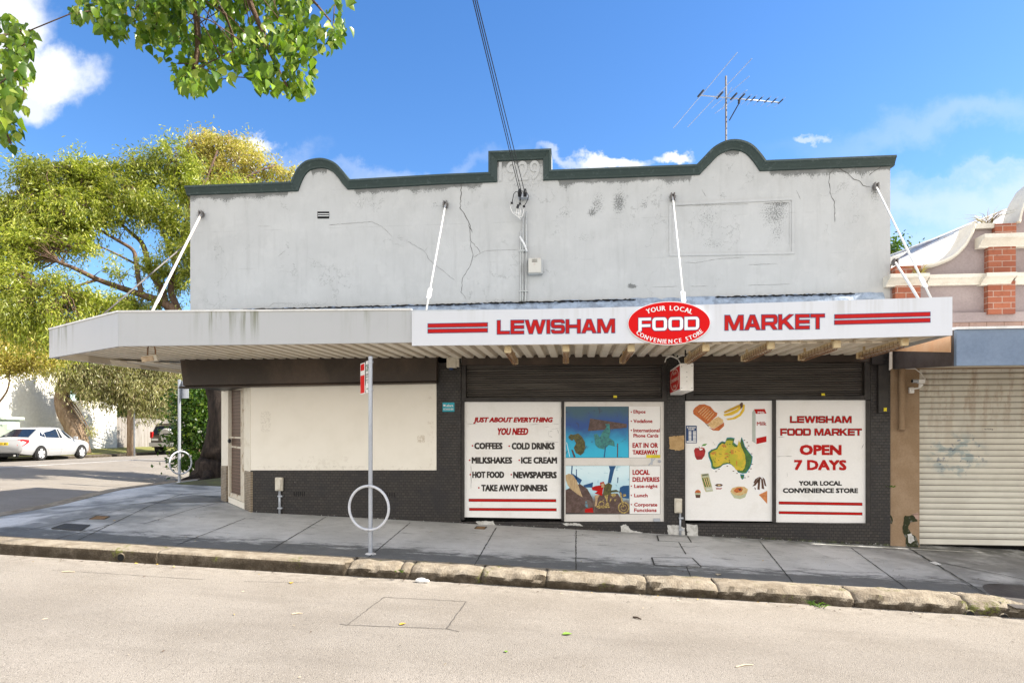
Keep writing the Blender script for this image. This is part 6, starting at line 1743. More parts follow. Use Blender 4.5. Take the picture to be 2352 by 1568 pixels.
for (px, py, lab) in ((277, 1280, 'round drain outlet in the left part of the kerb'), (2229, 1412, 'left of the two round drain outlets at the right end of the kerb'), (2307, 1420, 'rightmost round drain outlet in the kerb near the laneway')):
    p = P(px, py, KY - KW - .005)
    t = thing('drain_outlet', lab, 'drain outlet', p, 'drain outlets in the kerb')
    m_ = MB(); m_.ring(p + Vector((0, .012, 0)), (1, 0, 0), (0, 0, 1), .043, .012, 20, 6); m_.build('pipe_rim', M['kerb'], t, smooth=True)
    m_ = MB(); m_.disc(p + Vector((0, .0, 0)), (1, 0, 0), (0, 0, -1), .041, .004); m_.build('pipe_bore', M['dark'], t)
def leaf_shape(c, size, rot, mat, name, label, cat, group=None, curl=.3):
    pts = []
    L_ = size
    prof = [(0, 0), (.15, .22), (.4, .34), (.7, .24), (1, 0), (.7, -.24), (.4, -.34), (.15, -.22)]
    V_ = []
    for x, y in prof:
        X = (x - .5) * L_; Y = y * L_
        V_.append((c.x + X * math.cos(rot) - Y * math.sin(rot), c.y + X * math.sin(rot) + Y * math.cos(rot), c.z + .006 + abs(y) * L_ * curl))
    V_ += [(v[0], v[1], v[2] + .0015) for v in V_]
    o = MB().add(V_, [(0, 4, 3, 2, 1), (0, 7, 6, 5, 4), (8, 9, 10, 11, 12), (8, 12, 13, 14, 15)]).build(name, M[mat])
    return tag(o, label, cat, group)
M['leaffall'] = simple('fallen_leaf_yellow', (.55, .36, .06), rough=.6); M['leafgreen'] = simple('fallen_leaf_green', (.22, .38, .06), rough=.5); M['stick'] = simple('dry_stick', (.10, .07, .05), rough=.9); M['straw'] = simple('straw_stick', (.5, .42, .3), rough=.9); M['paper'] = simple('paper_scrap', (.8, .8, .78), rough=.8)
leaf_shape(onG(1303, 1457, zroad), .09, .3, 'leafgreen', 'fallen_leaf', 'bright green fallen leaf lying on the asphalt', 'leaf')
leaf_shape(onG(925, 1434, zroad), .07, .9, 'leaffall', 'fallen_leaf', 'curled brown leaf on the lower edge of the road patch', 'leaf')
leaf_shape(onG(669, 1339, zroad), .07, 2.0, 'leaffall', 'fallen_leaf', 'yellow leaf in the gutter against the kerb', 'leaf')
leaf_shape(onG(1162, 1497, zroad), .04, 2.0, 'leafgreen', 'fallen_leaf', 'small dark green leaf alone on the near asphalt', 'leaf')
leaf_shape(onG(1650, 1320, zpath), .1, 1.2, 'straw', 'fallen_leaf', 'pale dry leaf on the footpath edge below the food poster', 'leaf')
def twig(a, b, mat, lab, zf=zroad, r=.006):
    p, q = onG(*a, zf), onG(*b, zf)
    m_ = MB(); m_.tube([p + Vector((0, 0, r)), p.lerp(q, .5) + Vector((.0, .01, r + .004)), q + Vector((0, 0, r))], [r, r, r * .6], 5); tag(m_.build('twig', M[mat]), lab, 'twig')
twig((1454, 1418), (1473, 1423), 'stick', 'short dark stick on the asphalt below the middle of the kerb', r=.009)
twig((1690, 1532), (1730, 1527), 'straw', 'long pale straw on the asphalt at the bottom of the view')
twig((670, 1411), (695, 1409), 'straw', 'pale straw lying left of the road patch')
twig((142, 1314), (172, 1314), 'straw', 'pale twig in the gutter at the far left of the kerb', r=.008)
pm = MB()
q = onG(967, 1337, zroad); pm.ball((q.x, q.y, q.z + .025), .07, .04, .03, 7, 5); pm.ball((q.x + .06, q.y, q.z + .02), .04, .03, .02, 7, 5)
tag(pm.build('paper_scrap', M['paper']), 'crumpled white paper in the gutter right of the sign pole', 'litter')
pm = MB(); q = [onG(*p, zpath) for p in ((2135, 1291), (2148, 1290), (2162, 1296), (2150, 1297))]; pm.prism([p + Vector((0, 0, .008)) for p in q], (0, 0, -.004))
tag(pm.build('paper_scrap', M['paper']), 'white paper scrap on the dark footpath below the tan wall', 'litter')

# ------------------------------------------------------------------ the neighbouring shop
Z9 = zm(2640, 560, 2.613)
nb = thing('neighbour_shop', 'brick and mauve shop with curved gable, cream cornices and cream roller door', 'building', (6.5, 0, Z0 - .2))
NP = PY(0.0)
zb9 = 1130
wall_o = [(462, zb9), (462, 800), (720, 800), (720, 747), (800, 735), (870, 712), (940, 680), (1000, 635), (1060, 570), (1105, 490), (1130, 430), (1138, 396), (1500, 385), (1520, 300), (1560, 190), (1620, 90), (1700, 20), (1800, -20), (1950, -20), (1950, zb9)]
m_ = MB(); m_.flat([Z9(*p) for p in wall_o], NP, 0.0, .22); m_.build('gable_wall', M['mauve'], nb)
def sweep9(curve, w, out, name, mat):
    q = [NP.pt(*Z9(*p), 0) for p in curve]
    V_ = []
    for i, p in enumerate(q):
        d = (q[min(i + 1, len(q) - 1)] - q[max(i - 1, 0)]).normalized(); nn = Vector((-d.z, 0, d.x))
        if nn.z < 0: nn = -nn
        for a_, y in ((-.03, -.005), (-.03, -out * .6), (.0, -out), (w, -out), (w + .015, .26), (-.03, .26)): V_.append((p.x + nn.x * a_, y, p.z + nn.z * a_))
    k = 6
    m_ = MB(); m_.add(V_, [(i * k + j, i * k + (j + 1) % k, (i + 1) * k + (j + 1) % k, (i + 1) * k + j) for i in range(len(q) - 1) for j in range(k)] + [tuple(range(k - 1, -1, -1)), tuple((len(q) - 1) * k + j for j in range(k))])
    m_.build(name, M[mat], nb, smooth='auto')
sweep9([(715, 747), (800, 735), (870, 712), (940, 680), (1000, 635), (1060, 570), (1105, 490), (1130, 430), (1138, 396)], .025, .10, 'gable_coping', 'cornice')
sweep9([(1500, 385), (1520, 300), (1560, 190), (1620, 90), (1700, 20), (1800, -20), (1950, -20)], .025, .10, 'gable_coping', 'cornice')
def nbox(x0, y0, x1, y1, out, name, mat, back=.2, bevel=0):
    a, b = P(*Z9(x0, y0), -out), P(*Z9(x1, y1), -out)
    m_ = MB(); m_.box(a.x, b.x, -out, back, b.z, a.z); return m_.build(name, M[mat], nb, bevel=bevel)
nbox(505, 735, 715, 800, .10, 'brick_pilaster', 'brick'); nbox(505, 872, 713, 1135, .10, 'brick_pilaster', 'brick')
nbox(1275, 535, 1500, 786, .10, 'brick_pilaster', 'brick'); nbox(1272, 862, 1497, 1128, .10, 'brick_pilaster', 'brick'); nbox(1330, 386, 1505, 466, .08, 'brick_pilaster', 'brick')
def corn(x0, x1, y0, y1, out, nm='cornice'):
    a, b = P(*Z9(x0, y0), -out), P(*Z9(x1, y1), -out)
    m_ = MB(); zt_, zb_ = a.z, b.z; h = zt_ - zb_
    pr = [(-out, zt_), (-out, zt_ - h * .35), (-out * .75, zt_ - h * .5), (-out * .45, zt_ - h * .85), (-out * .4, zb_), (.18, zb_), (.18, zt_)]
    n = len(pr); V_ = [(x, y, z) for x in (a.x, b.x) for y, z in pr]
    m_.add(V_, [tuple(range(n - 1, -1, -1)), tuple(range(n, 2 * n))] + [(i, (i + 1) % n, (i + 1) % n + n, i + n) for i in range(n)]); m_.build(nm, M['cornice'], nb)
corn(465, 790, 800, 880, .24); corn(790.5, 1262, 806, 876, .14); corn(1262.5, 1512, 790, 868, .24); corn(1512.5, 1950, 788, 866, .14)
corn(1245, 1950, 468, 542, .24)
nbox(1140, 384, 1330, 420, .06, 'parapet_cap', 'cornice')
nbox(462, 1131, 1950, 1184, .06, 'string_course', 'mauve'); nbox(462, 1185, 1950, 1248, .03, 'brick_band', 'brickpaint'); nbox(462, 1249, 1950, 1262, .12, 'lead_flashing', 'trim')
# roof behind the gable
def poly3(pts, name, mat, par, th=.03):
    v_ = [Vector(p) for p in pts]; m_ = MB(); nn = (v_[1] - v_[0]).cross(v_[2] - v_[0]).normalized()
    m_.prism(v_, nn * th); return m_.build(name, M[mat], par)
q9 = lambda x, y, Y: P(*Z9(x, y), Y)
poly3([q9(455, 790, .35), q9(1600, 790, .35), q9(1600, 205, 4.2), q9(1568, 222, 4.2), q9(1030, 452, 3.0), q9(480, 718, 1.4)], 'roof', 'roofwhite', nb)
poly3([q9(470, 722, 3.0), q9(640, 655, 3.1), q9(985, 458, 3.4), q9(860, 508, 3.5), q9(620, 612, 3.4)], 'roof_valley', 'roofblue', nb)
poly3([q9(440, 730, 4.3), q9(640, 640, 4.3), q9(1560, 240, 4.6), q9(1560, 218, 4.6), q9(1140, 383, 4.5), q9(850, 505, 4.4), q9(440, 662, 4.3)], 'rear_roof', 'roofwhite', nb)
for a, b in (((440, 660), (860, 508)), ((860, 508), (1580, 212)), ((480, 716), (985, 462))):
    m_ = MB(); m_.tube([q9(*a, 3.0 if a[0] != 480 else 1.35), q9(*b, 4.1 if a[0] != 480 else 2.6)], .02, 6); m_.build('roof_capping', M['roofblue'], nb)
# lower front: tan wall, downpipe, roller door
ZN = lambda x, y: (2018 + .25926 * x, 784 + .25926 * y)
a, b = P(2046.5, 800, .02), P(2112, 1260, .02)
m_ = MB(); m_.box(XR + .01, b.x, .02, .4, FB, ZC + 1.3); m_.build('tan_pier', M['tan'], nb)
m_ = MB(); m_.box(b.x + .001, 16, .5, .6, FB, ZC + 1.6); m_.build('rear_panel', M['dark'], nb)
m_ = MB(); m_.box(9.3, 16, .02, .4, FB, ZC + 1.3); m_.build('far_pier', M['tan'], nb)
m_ = MB(); m_.box(b.x, 16, .14, .42, ZC + 1.0, ZC + 1.6); m_.build('door_lintel', M['tan'], nb)
dx = b.x
dz0, dz1 = P(2200, 1250, .25).z, P(2200, 843, .25).z
m_ = MB(); V_ = []; ns = 29
for i in range(ns * 6 + 1):
    z = dz1 + (dz0 + .09 - dz1) * i / (ns * 6); k = i % 6
    y = .25 - (.0, .016, .020, .020, .017, .004)[k]
    V_ += [(dx - .02, y, z), (9.32, y, z)]
m_.add(V_, [(2 * i, 2 * i + 2, 2 * i + 3, 2 * i + 1) for i in range(ns * 6)]); rdo = m_.build('roller_door', M['roller'], nb)
m_ = MB(); m_.box(dx - .0, 9.3, .215, .26, dz0, dz0 + .095); m_.build('bottom_rail', M['roller'], rdo)
nps = PY(.225)
m_ = MB(); m_.rect(2259, 981.8, 2287.6, 988.8, nps, .002, .003); stk = m_.build('no_parking_sticker', M['cornice'], rdo)
V_, F_ = glyph_mesh('No Parking', .012); q = fit(V_, [(2261, 983.4), (2281, 983.4), (2281, 987.6), (2261, 987.6)])
MB().add([nps.pt(x, y, .004) for x, y in q], F_).build('lettering', M['black'], stk)
m_ = MB(); m_.tube([P(2071.5, 846, -.04), P(2071.5, 985, -.04)], .042, 12); m_.tube([P(2071.5, 983, -.04), P(2071.5, 988, -.045)], .047, 12); m_.build('downpipe', M['tan'], nb, smooth='auto')
# wound in the render at the foot of the pier
def nchip(poly, mat, name, off):
    r = random.Random(int(poly[0][0])); q_ = []
    for a_, b_ in zip(poly, poly[1:] + poly[:1]):
        n = max(1, int(math.dist(a_, b_) / 4))
        for i in range(n): q_.append((a_[0] + (b_[0] - a_[0]) * i / n + r.uniform(-1.3, 1.3), a_[1] + (b_[1] - a_[1]) * i / n + r.uniform(-1.3, 1.3)))
    m_ = MB(); m_.flat(q_, PY(.02), off, .02); m_.build(name, M[mat], nb)
nchip([(2078, 1184), (2098, 1183), (2108, 1196), (2090, 1200), (2086, 1212), (2094, 1226), (2104, 1232), (2110, 1246), (2110, 1262), (2078, 1266), (2082, 1240), (2074, 1216), (2076, 1196)], 'mossrot', 'render_wound', .006)
nchip([(2096, 1180), (2110, 1176), (2110, 1194), (2100, 1190)], 'brickpaint', 'bare_brick_patch', .004); nchip([(2046, 1182), (2051, 1190), (2048, 1204), (2046, 1200)], 'mossrot', 'render_wound', .006)
nchip([(2084, 1226), (2094, 1224), (2101, 1240), (2092, 1248), (2086, 1244)], 'whitechip', 'bare_patch', .009)
for q_ in (((2052, 1080), (2110, 1082)), ((2066, 960), (2110, 963)), ((2070, 1030), (2080, 1045))):
    pass
# security camera
sc_t = thing('security_camera', 'small white security camera on the tan pier beside the roller door', 'camera', P(2112, 893, -.1))
ZNp = lambda x, y, Y: P(*ZN(x, y), Y)
m_ = MB(); a, b = ZNp(352, 335, -.14), ZNp(408, 370, -.14); m_.box(a.x, b.x, -.16, -.1, b.z, a.z); m_.build('camera_body', M['sign'], sc_t, bevel=.008)
m_ = MB(); c = ZNp(352, 351, -.13); m_.tube([c, c + Vector((-.09, -.01, 0))], .026, 12); m_.build('camera_lens', M['galv'], sc_t)
m_ = MB(); m_.tube([c + Vector((-.088, -.012, 0)), c + Vector((-.096, -.013, 0))], .022, 12); m_.build('lens_glass', M['dark'], sc_t)
m_ = MB(); m_.tube([ZNp(378, 375, -.13), ZNp(360, 410, -.11)], [.035, .012], 8); m_.tube([ZNp(360, 412, -.11), ZNp(300, 420, -.06), ZNp(292, 425, .0)], .012, 6); m_.build('camera_arm', M['sign'], sc_t)
m_ = MB(); a, b = ZNp(272, 405, -.02), ZNp(316, 458, -.02); m_.box(a.x, b.x, -.03, .018, b.z, a.z); m_.build('wall_plate', M['sign'], sc_t, bevel=.01)
m_ = MB(); m_.tube([ZNp(240, 240, -.05), ZNp(325, 242, -.05), ZNp(375, 280, -.08), ZNp(412, 330, -.12), ZNp(408, 355, -.14)], .008, 6); m_.build('camera_cable', M['cablewhite'], sc_t, smooth=True)
# neighbour's awning
na = thing('neighbour_awning', 'blue-fronted awning of the neighbouring shop with an orange end panel', 'awning', (6.5, -2.2, ZC + .8))
f0 = P(2197, 757, -2.2); f1 = P(2197, 839.5, -2.2)
m_ = MB(); m_.box(f0.x, 12, -2.2, -2.15, f1.z, f0.z); m_.build('blue_fascia', M['blue'], na)
m_ = MB(); m_.box(f0.x - .01, 12, -2.22, -2.12, f0.z + .003, f0.z + .03); m_.build('edge_trim', M['trim'], na)
w0 = P(2051, 790, -.02)
zt_, zm_, zbk = f0.z - .12, ZC + 1.255, P(2051, 848, -.02).z
def retpanel(za0, za1, zb0_, zb1_, fr_, to_, name, mat, out=0):
    A = Vector((f0.x, -2.149, 0)); B = Vector((w0.x, -.02, 0)); d = (B - A)
    nn = Vector((-abs(d.y), -d.x * (1 if d.y > 0 else -1), 0)).normalized(); nn = Vector((-d.y, d.x, 0)).normalized()
    if nn.x > 0: nn = -nn
    p, q = A + d * fr_ + nn * out, A + d * to_ + nn * out
    m_ = MB(); m_.prism([Vector((p.x, p.y, za0)), Vector((q.x, q.y, zb0_)), Vector((q.x, q.y, zb1_)), Vector((p.x, p.y, za1))], nn * -.03); m_.build(name, M[mat], na)
retpanel(f1.z + .0, f0.z - .0, zbk, f0.z + .25, 0, 1, 'end_panel', 'darkpanel')
P_END = Plane((f0.x, -2.15, 0), Vector((-(w0.y + 2.15), (w0.x - f0.x), 0)))
if P_END.n.x > 0: P_END = Plane(P_END.p0, -P_END.n)
m_ = MB(); m_.flat([(2052, 806), (2182, 809), (2183, 760), (2052, 760)], P_END, .012, .01); m_.build('orange_panel', M['orange'], na)
m_ = MB(); m_.hexa([(f0.x + .03, -2.14, f1.z + .02), (12, -2.14, f1.z + .02), (12, .13, ZC + 1.0), (w0.x + .02, .0, ZC + 1.0), (f0.x + .03, -2.14, f1.z + .05), (12, -2.14, f1.z + .05), (12, .13, ZC + 1.03), (w0.x + .02, .0, ZC + 1.03)]); m_.build('soffit', M['soffit'], na)
m_ = MB(); m_.hexa([(f0.x + .03, -2.14, f0.z - .06), (12, -2.14, f0.z - .06), (12, -.1, f0.z + .2), (w0.x + .02, -.1, f0.z + .2), (f0.x + .03, -2.14, f0.z - .04), (12, -2.14, f0.z - .04), (12, -.1, f0.z + .22), (w0.x + .02, -.1, f0.z + .22)]); m_.build('awning_roof', M['roofwhite'], na)
rb_ = MB(); rb_.flat([(2044, 803), (2049.5, 803), (2049.5, 846), (2043, 850)], PY(-.16), 0, .02); tag(rb_.build('rusty_bracket', M['rodrust']), 'rusty white bracket between the two awnings at the right end of the shop', 'bracket')
rod('short white tie rod from the brick pilaster of the neighbouring shop', P(2056, 602, -.12), P(2112, 690, -1.75), M['rod'], .016, None, None)

# ------------------------------------------------------------------ the side street: house, walls, fence, pole, cabinet
FX = -28.0
hs_t = thing('white_house', 'sunlit white rendered house across the side street behind the parked car', 'house', (FX - 3, 16, ZC - .85))
m_ = MB(); m_.box(FX - 7, FX, -2, 22.6, ZC - 1.2, ZC + 4.2); m_.build('wall', M['wallwhite'], hs_t)
m_ = MB(); m_.box(FX - .002, FX + .02, -2, 22.6, ZC + .28, ZC + .31); m_.build('wall_band', M['cream'], hs_t)
m_ = MB(); m_.hexa([(FX - 7.2, -2.3, ZC + 4.2), (FX + .3, -2.3, ZC + 4.2), (FX + .3, 22.9, ZC + 4.2), (FX - 7.2, 22.9, ZC + 4.2), (FX - 3.6, -2.3, ZC + 6), (FX - 3.4, -2.3, ZC + 6), (FX - 3.4, 22.9, ZC + 6), (FX - 3.6, 22.9, ZC + 6)]); m_.build('roof', M['brick'], hs_t)
gw = MB(); gw.box(FX - .5, FX + .8, 23.0, 25.7, ZC - 1.2, ZC + 1.85); gw.box(FX - .52, FX + .83, 22.98, 25.73, ZC + 1.851, ZC + 1.93)
tag(gw.build('garden_wall', M['wallwhite']), 'blank white garden wall between the house and the paling fence', 'wall')
fe = thing('paling_fence', 'weathered grey paling fence beyond the power pole', 'fence', (FX + .6, 34, ZC - .85))
m_ = MB(); r_ = random.Random(9)
for i in range(150):
    y = 25.8 + i * .125
    m_.box(FX + .6, FX + .62, y, y + .112, ZC - 1.1, ZC + 1.12 + r_.uniform(-.05, .05))
m_.build('paling', M['fence'], fe)
m_ = MB(); m_.box(FX + .55, FX + .595, 25.8, 44.5, ZC + .7, ZC + .78); m_.box(FX + .55, FX + .595, 25.8, 44.5, ZC - .6, ZC - .52); m_.build('rail', M['fence'], fe)
pb = C(300, 1034, 34.5); pb.z = zfar(pb.x, pb.y) - .1
pp = thing('power_pole', 'brown timber power pole on the verge in front of the paling fence', 'power pole', pb)
m_ = MB(); m_.tube([pb, pb + Vector((0, 0, 6.8))], [.19, .14], 14); m_.build('pole', M['pole'], pp, smooth=True)
m_ = MB(); m_.obox(pb + Vector((0, 0, 6.4)), (.05, 0, 0), (0, 1.2, 0), (0, 0, .06)); m_.build('crossarm', M['pole'], pp)
lpb = C(308.5, 1030, 34.3); lpb.z = pb.z
m_ = MB(); m_.tube([lpb, lpb + Vector((0, 0, 4.6))], .045, 8); m_.build('cable_guard', M['galv'], pp, smooth=True)
pw = MB(); pw.tube([C(-60, 737, 24), C(40, 748, 25), C(130, 764, 26), C(320, 800, 30), pb + Vector((0, 0, 6.5))], .014, 5); tag(pw.build('power_line', M['cablewhite'], smooth=True), 'thin pale power line crossing the foliage at the far left', 'wire')
kb = Vector((-26.3, 14.6, zfar(-26.3, 15)))
ki = thing('electric_cabinet', 'pale green electricity cabinet standing behind the white car', 'cabinet', kb)
m_ = MB(); m_.box(-26.8, -25.9, 12.2, 17.6, kb.z - .05, ZC + .72); m_.build('cabinet_body', M['kiosk'], ki, bevel=.02)
m_ = MB(); m_.box(-26.9, -25.78, 12.1, 17.75, ZC + .721, ZC + .86); m_.build('cabinet_roof', M['kiosk'], ki, bevel=.03)
M['kioskdark'] = simple('cabinet_louvre', (.34, .40, .31), (.28, .33, .26), 3, rough=.5)
m_ = MB()
for y0 in (12.5, 14.2, 15.9): m_.box(-25.9, -25.885, y0, y0 + 1.2, ZC - .7, ZC + .52)
m_.build('louvre_panel', M['kioskdark'], ki)
m_ = MB(); m_.box(-25.884, -25.87, 16.9, 17.3, ZC + .3, ZC + .6); m_.build('warning_label', M['white'], ki)

# ------------------------------------------------------------------ vehicles (local: x to the right side, y forward)
def wheel(par, org, rot, x, y, r, w, rimr, spokes=5, side=1):
    T = Matrix.Translation(org) @ Matrix.Rotation(rot, 4, 'Z')
    def tr(v_): return [T @ Vector(p) for p in v_]
    m_ = MB(); prof = [(-w / 2, rimr * .9), (-w / 2, r * .93), (-w * .35, r), (w * .35, r), (w / 2, r * .93), (w / 2, rimr * .9)]
    n = 24; V_ = []
    for i in range(n):
        a = 2 * math.pi * i / n
        for px__, rr__ in prof: V_.append((x + px__, y + rr__ * math.cos(a), r + rr__ * math.sin(a)))
    k = len(prof)
    m_.add(tr(V_), [(i * k + j, ((i + 1) % n) * k + j, ((i + 1) % n) * k + j + 1, i * k + j + 1) for i in range(n) for j in range(k - 1)])
    wh = m_.build('wheel', M['tyre'], par, smooth='auto')
    m_ = MB(); xo = x + side * w * .42
    for i in range(spokes):
        a = 2 * math.pi * i / spokes + .3; c_, s_ = math.cos(a), math.sin(a); wd = .055
        pts = [(xo, y + rimr * .15 * c_ - wd * s_, r + rimr * .15 * s_ + wd * c_), (xo, y + rimr * .15 * c_ + wd * s_, r + rimr * .15 * s_ - wd * c_), (xo, y + rimr * .95 * c_ + wd * 1.3 * s_, r + rimr * .95 * s_ - wd * 1.3 * c_), (xo, y + rimr * .95 * c_ - wd * 1.3 * s_, r + rimr * .95 * s_ + wd * 1.3 * c_)]
        m_.prism(tr(pts), (T.to_3x3() @ Vector((-side * .03, 0, 0))))
    n = 24; V_ = []
    for i in range(n):
        a = 2 * math.pi * i / n
        for rr__, dx_ in ((rimr * .88, 0), (rimr, .0), (rimr, -.1 * side), (rimr * .88, -.1 * side)): V_.append((xo + side * .01 + dx_, y + rr__ * math.cos(a), r + rr__ * math.sin(a)))
    m_.add(tr(V_), [(i * 4 + j, ((i + 1) % n) * 4 + j, ((i + 1) % n) * 4 + (j + 1) % 4, i * 4 + (j + 1) % 4) for i in range(n) for j in range(4)])
    V_ = [(xo, y + rimr * .2 * math.cos(2 * math.pi * i / 10), r + rimr * .2 * math.sin(2 * math.pi * i / 10)) for i in range(10)]
    m_.prism(tr(V_), T.to_3x3() @ Vector((side * .012, 0, 0)))
    m_.build('rim', M['rim'], wh)
    m_ = MB(); V_ = [(x - side * w * .1, y + rimr * .98 * math.cos(2 * math.pi * i / 20), r + rimr * .98 * math.sin(2 * math.pi * i / 20)) for i in range(20)]
    m_.prism(tr(V_), T.to_3x3() @ Vector((-side * .02, 0, 0))); m_.build('hub_shadow', M['dark'], wh)
def loft(m_, secs, T, close=True):
    k = len(secs[0]); V_ = [T @ Vector(p) for s in secs for p in s]
    m_.add(V_, [(i * k + j, i * k + (j + 1) % k, (i + 1) * k + (j + 1) % k, (i + 1) * k + j) for i in range(len(secs) - 1) for j in range(k)] + [tuple(range(k - 1, -1, -1)), tuple((len(secs) - 1) * k + j for j in range(k))])
def sedan(org, rot):
    T = Matrix.Translation(org) @ Matrix.Rotation(rot, 4, 'Z')
    t = thing('parked_car', 'silver-white sedan parked across the side street with its tail toward us', 'car', org)
    ys_ = [-2.35, -2.28, -2.1, -1.7, -1.2, -.6, 0, .6, 1.0, 1.4, 1.8, 2.1, 2.27, 2.33]
    hw = [.70, .80, .85, .87, .875, .875, .875, .875, .87, .86, .83, .76, .66, .56]
    zb_ = [.42, .34, .30, .26, .22, .2, .2, .2, .2, .22, .24, .26, .3, .36]
    zd = [.86, .95, .985, 1.0, .99, .965, .95, .94, .93, .90, .84, .76, .68, .60]
    secs = []
    for y, h, b_, d in zip(ys_, hw, zb_, zd):
        w = d - b_
        secs.append([(-h * .86, y, b_), (h * .86, y, b_), (h * .97, y, b_ + w * .22), (h, y, b_ + w * .5), (h * .985, y, b_ + w * .8), (h * .93, y, d - .025), (h * .82, y, d), (0, y, d + .025), (-h * .82, y, d), (-h * .93, y, d - .025), (-h * .985, y, b_ + w * .8), (-h, y, b_ + w * .5), (-h * .97, y, b_ + w * .22)])
    m_ = MB(); loft(m_, secs, T); body = m_.build('body', M['carwhite'], t, smooth='auto')
    # cabin: lower edge, roof edge
    lo_ = [(-1.72, .62, .99), (-1.1, .74, .99), (-.3, .77, .965), (.5, .76, .95), (1.25, .62, .92)]
    up_ = [(-.98, .50, 1.36), (-.7, .56, 1.405), (-.1, .575, 1.425), (.25, .57, 1.415), (.42, .52, 1.385)]
    secs = [[(-a[1], a[0], a[2] - .03), (a[1], a[0], a[2] - .03), (b_[1], b_[0], b_[2]), (b_[1] * .7, b_[0], b_[2] + .03), (-b_[1] * .7, b_[0], b_[2] + .03), (-b_[1], b_[0], b_[2])] for a, b_ in zip(lo_, up_)]
    m_ = MB(); loft(m_, secs, T); m_.build('cabin', M['carwhite'], t, smooth='auto')
    def on_side(y_, f_, out=.006):             # point on the cabin flank
        ya = [l[0] + (u[0] - l[0]) * f_ for l, u in zip(lo_, up_)]
        for i in range(4):
            if ya[i] <= y_ <= ya[i + 1]:
                q_ = (y_ - ya[i]) / (ya[i + 1] - ya[i]); wl_ = [l[1] + (u[1] - l[1]) * f_ for l, u in zip(lo_, up_)]; zl_ = [l[2] + (u[2] - l[2]) * f_ for l, u in zip(lo_, up_)]
                return wl_[i] + (wl_[i + 1] - wl_[i]) * q_ + out, y_, zl_[i] + (zl_[i + 1] - zl_[i]) * q_
        return None
    for s in (1, -1):
        for poly in ([(-1.12, .22), (-.92, .08), (-.86, .08), (-.86, .88), (-.93, .86)], [(-.82, .06), (-.0, .05), (-.0, .9), (-.82, .88)], [(.07, .05), (.98, .06), (.5, .84), (.36, .9), (.07, .9)]):
            V_ = [on_side(y_, f_) for y_, f_ in poly]
            if any(v is None for v in V_): continue
            V_ = [(s * v[0], v[1], v[2]) for v in V_]
            m_ = MB(); m_.prism([T @ Vector(v) for v in V_], T.to_3x3() @ Vector((-s * .01, 0, 0))); m_.build('side_window', M['glass'], t)
        m_ = MB(); m_.obox(T @ Vector((s * .92, .88, .98)), T.to_3x3() @ Vector((.09, 0, 0)), T.to_3x3() @ Vector((0, .05, 0)), (0, 0, .065)); m_.build('wing_mirror', M['carwhite'], t, bevel=.03)
        for y_ in (-.62, .2):
            m_ = MB(); m_.obox(T @ Vector((s * .868, y_, .84)), T.to_3x3() @ Vector((.012, 0, 0)), T.to_3x3() @ Vector((0, .09, 0)), (0, 0, .012)); m_.build('door_handle', M['silver'], t)
        m_ = MB()
        for y_ in (-.84, .03, 1.06): m_.obox(T @ Vector((s * .873, y_, .62)), T.to_3x3() @ Vector((.003, 0, 0)), T.to_3x3() @ Vector((0, .006, 0)), (0, 0, .3))
        m_.obox(T @ Vector((s * .876, 0, .52)), T.to_3x3() @ Vector((.006, 0, 0)), T.to_3x3() @ Vector((0, .95, 0)), (0, 0, .018))
        m_.build('door_seam', M['silver'], t)
        m_ = MB(); m_.prism([T @ Vector(p) for p in ((s * .60, -2.34, .66), (s * .60, -2.30, .92), (s * .80, -2.26, .93), (s * .865, -2.0, .90), (s * .87, -2.02, .80), (s * .82, -2.26, .66))], T.to_3x3() @ Vector((s * .015, -.02, 0))); m_.build('tail_lamp', M['tail'], t)
        for y_ in (-1.32, 1.38):
            m_ = MB(); n = 20; V_ = [(s * .872, y_ + .365 * math.cos(math.pi * i / n), .30 + .365 * math.sin(math.pi * i / n)) for i in range(n + 1)] + [(s * .872, y_ - .365, .16), (s * .872, y_ + .365, .16)]
            m_.prism([T @ Vector(p) for p in V_], T.to_3x3() @ Vector((s * .006, 0, 0))); m_.build('wheel_arch', M['dark'], t)
            wheel(t, org, rot, s * .80, y_, .32, .22, .235, 5, s)
    def face(a, b_, c, d, mat, name, th=-.01):
        m_ = MB(); m_.prism([T @ Vector(p) for p in (a, b_, c, d)], T.to_3x3() @ Vector((0, th, 0))); return m_.build(name, M[mat], t)
    face((-.60, -1.70, 1.005), (.60, -1.70, 1.005), (.47, -1.03, 1.355), (-.47, -1.03, 1.355), 'glass', 'rear_window'); face((-.6, 1.22, .95), (.6, 1.22, .95), (.5, .47, 1.37), (-.5, .47, 1.37), 'glass', 'windscreen', .01)
    np_ = face((-.26, -2.372, .68), (.26, -2.372, .68), (.26, -2.355, .80), (-.26, -2.355, .80), 'plateY', 'number_plate', .01)
    V_, F_ = glyph_mesh('AV 231 MV', .012); a_ = (V_ - V_.min(0)) / (V_.max(0) - V_.min(0))
    MB().add([T @ Vector((-.22 + .44 * x_, -2.374 + .016 * y_, .70 + .08 * y_)) for x_, y_ in a_], F_).build('lettering', M['black'], np_)
    m_ = MB(); m_.obox(T @ Vector((0, -2.30, .27)), T.to_3x3() @ Vector((.62, 0, 0)), T.to_3x3() @ Vector((0, .06, 0)), (0, 0, .07)); m_.build('rear_valance', M['dark'], t)
    m_ = MB(); c = T @ Vector((.52, -2.33, .25)); m_.tube([c, c + T.to_3x3() @ Vector((0, -.06, 0))], .04, 10); m_.build('exhaust', M['silver'], t)
    m_ = MB(); m_.obox(T @ Vector((0, 2.33, .45)), T.to_3x3() @ Vector((.5, 0, 0)), T.to_3x3() @ Vector((0, .02, 0)), (0, 0, .1)); m_.build('front_grille', M['dark'], t)
    return t
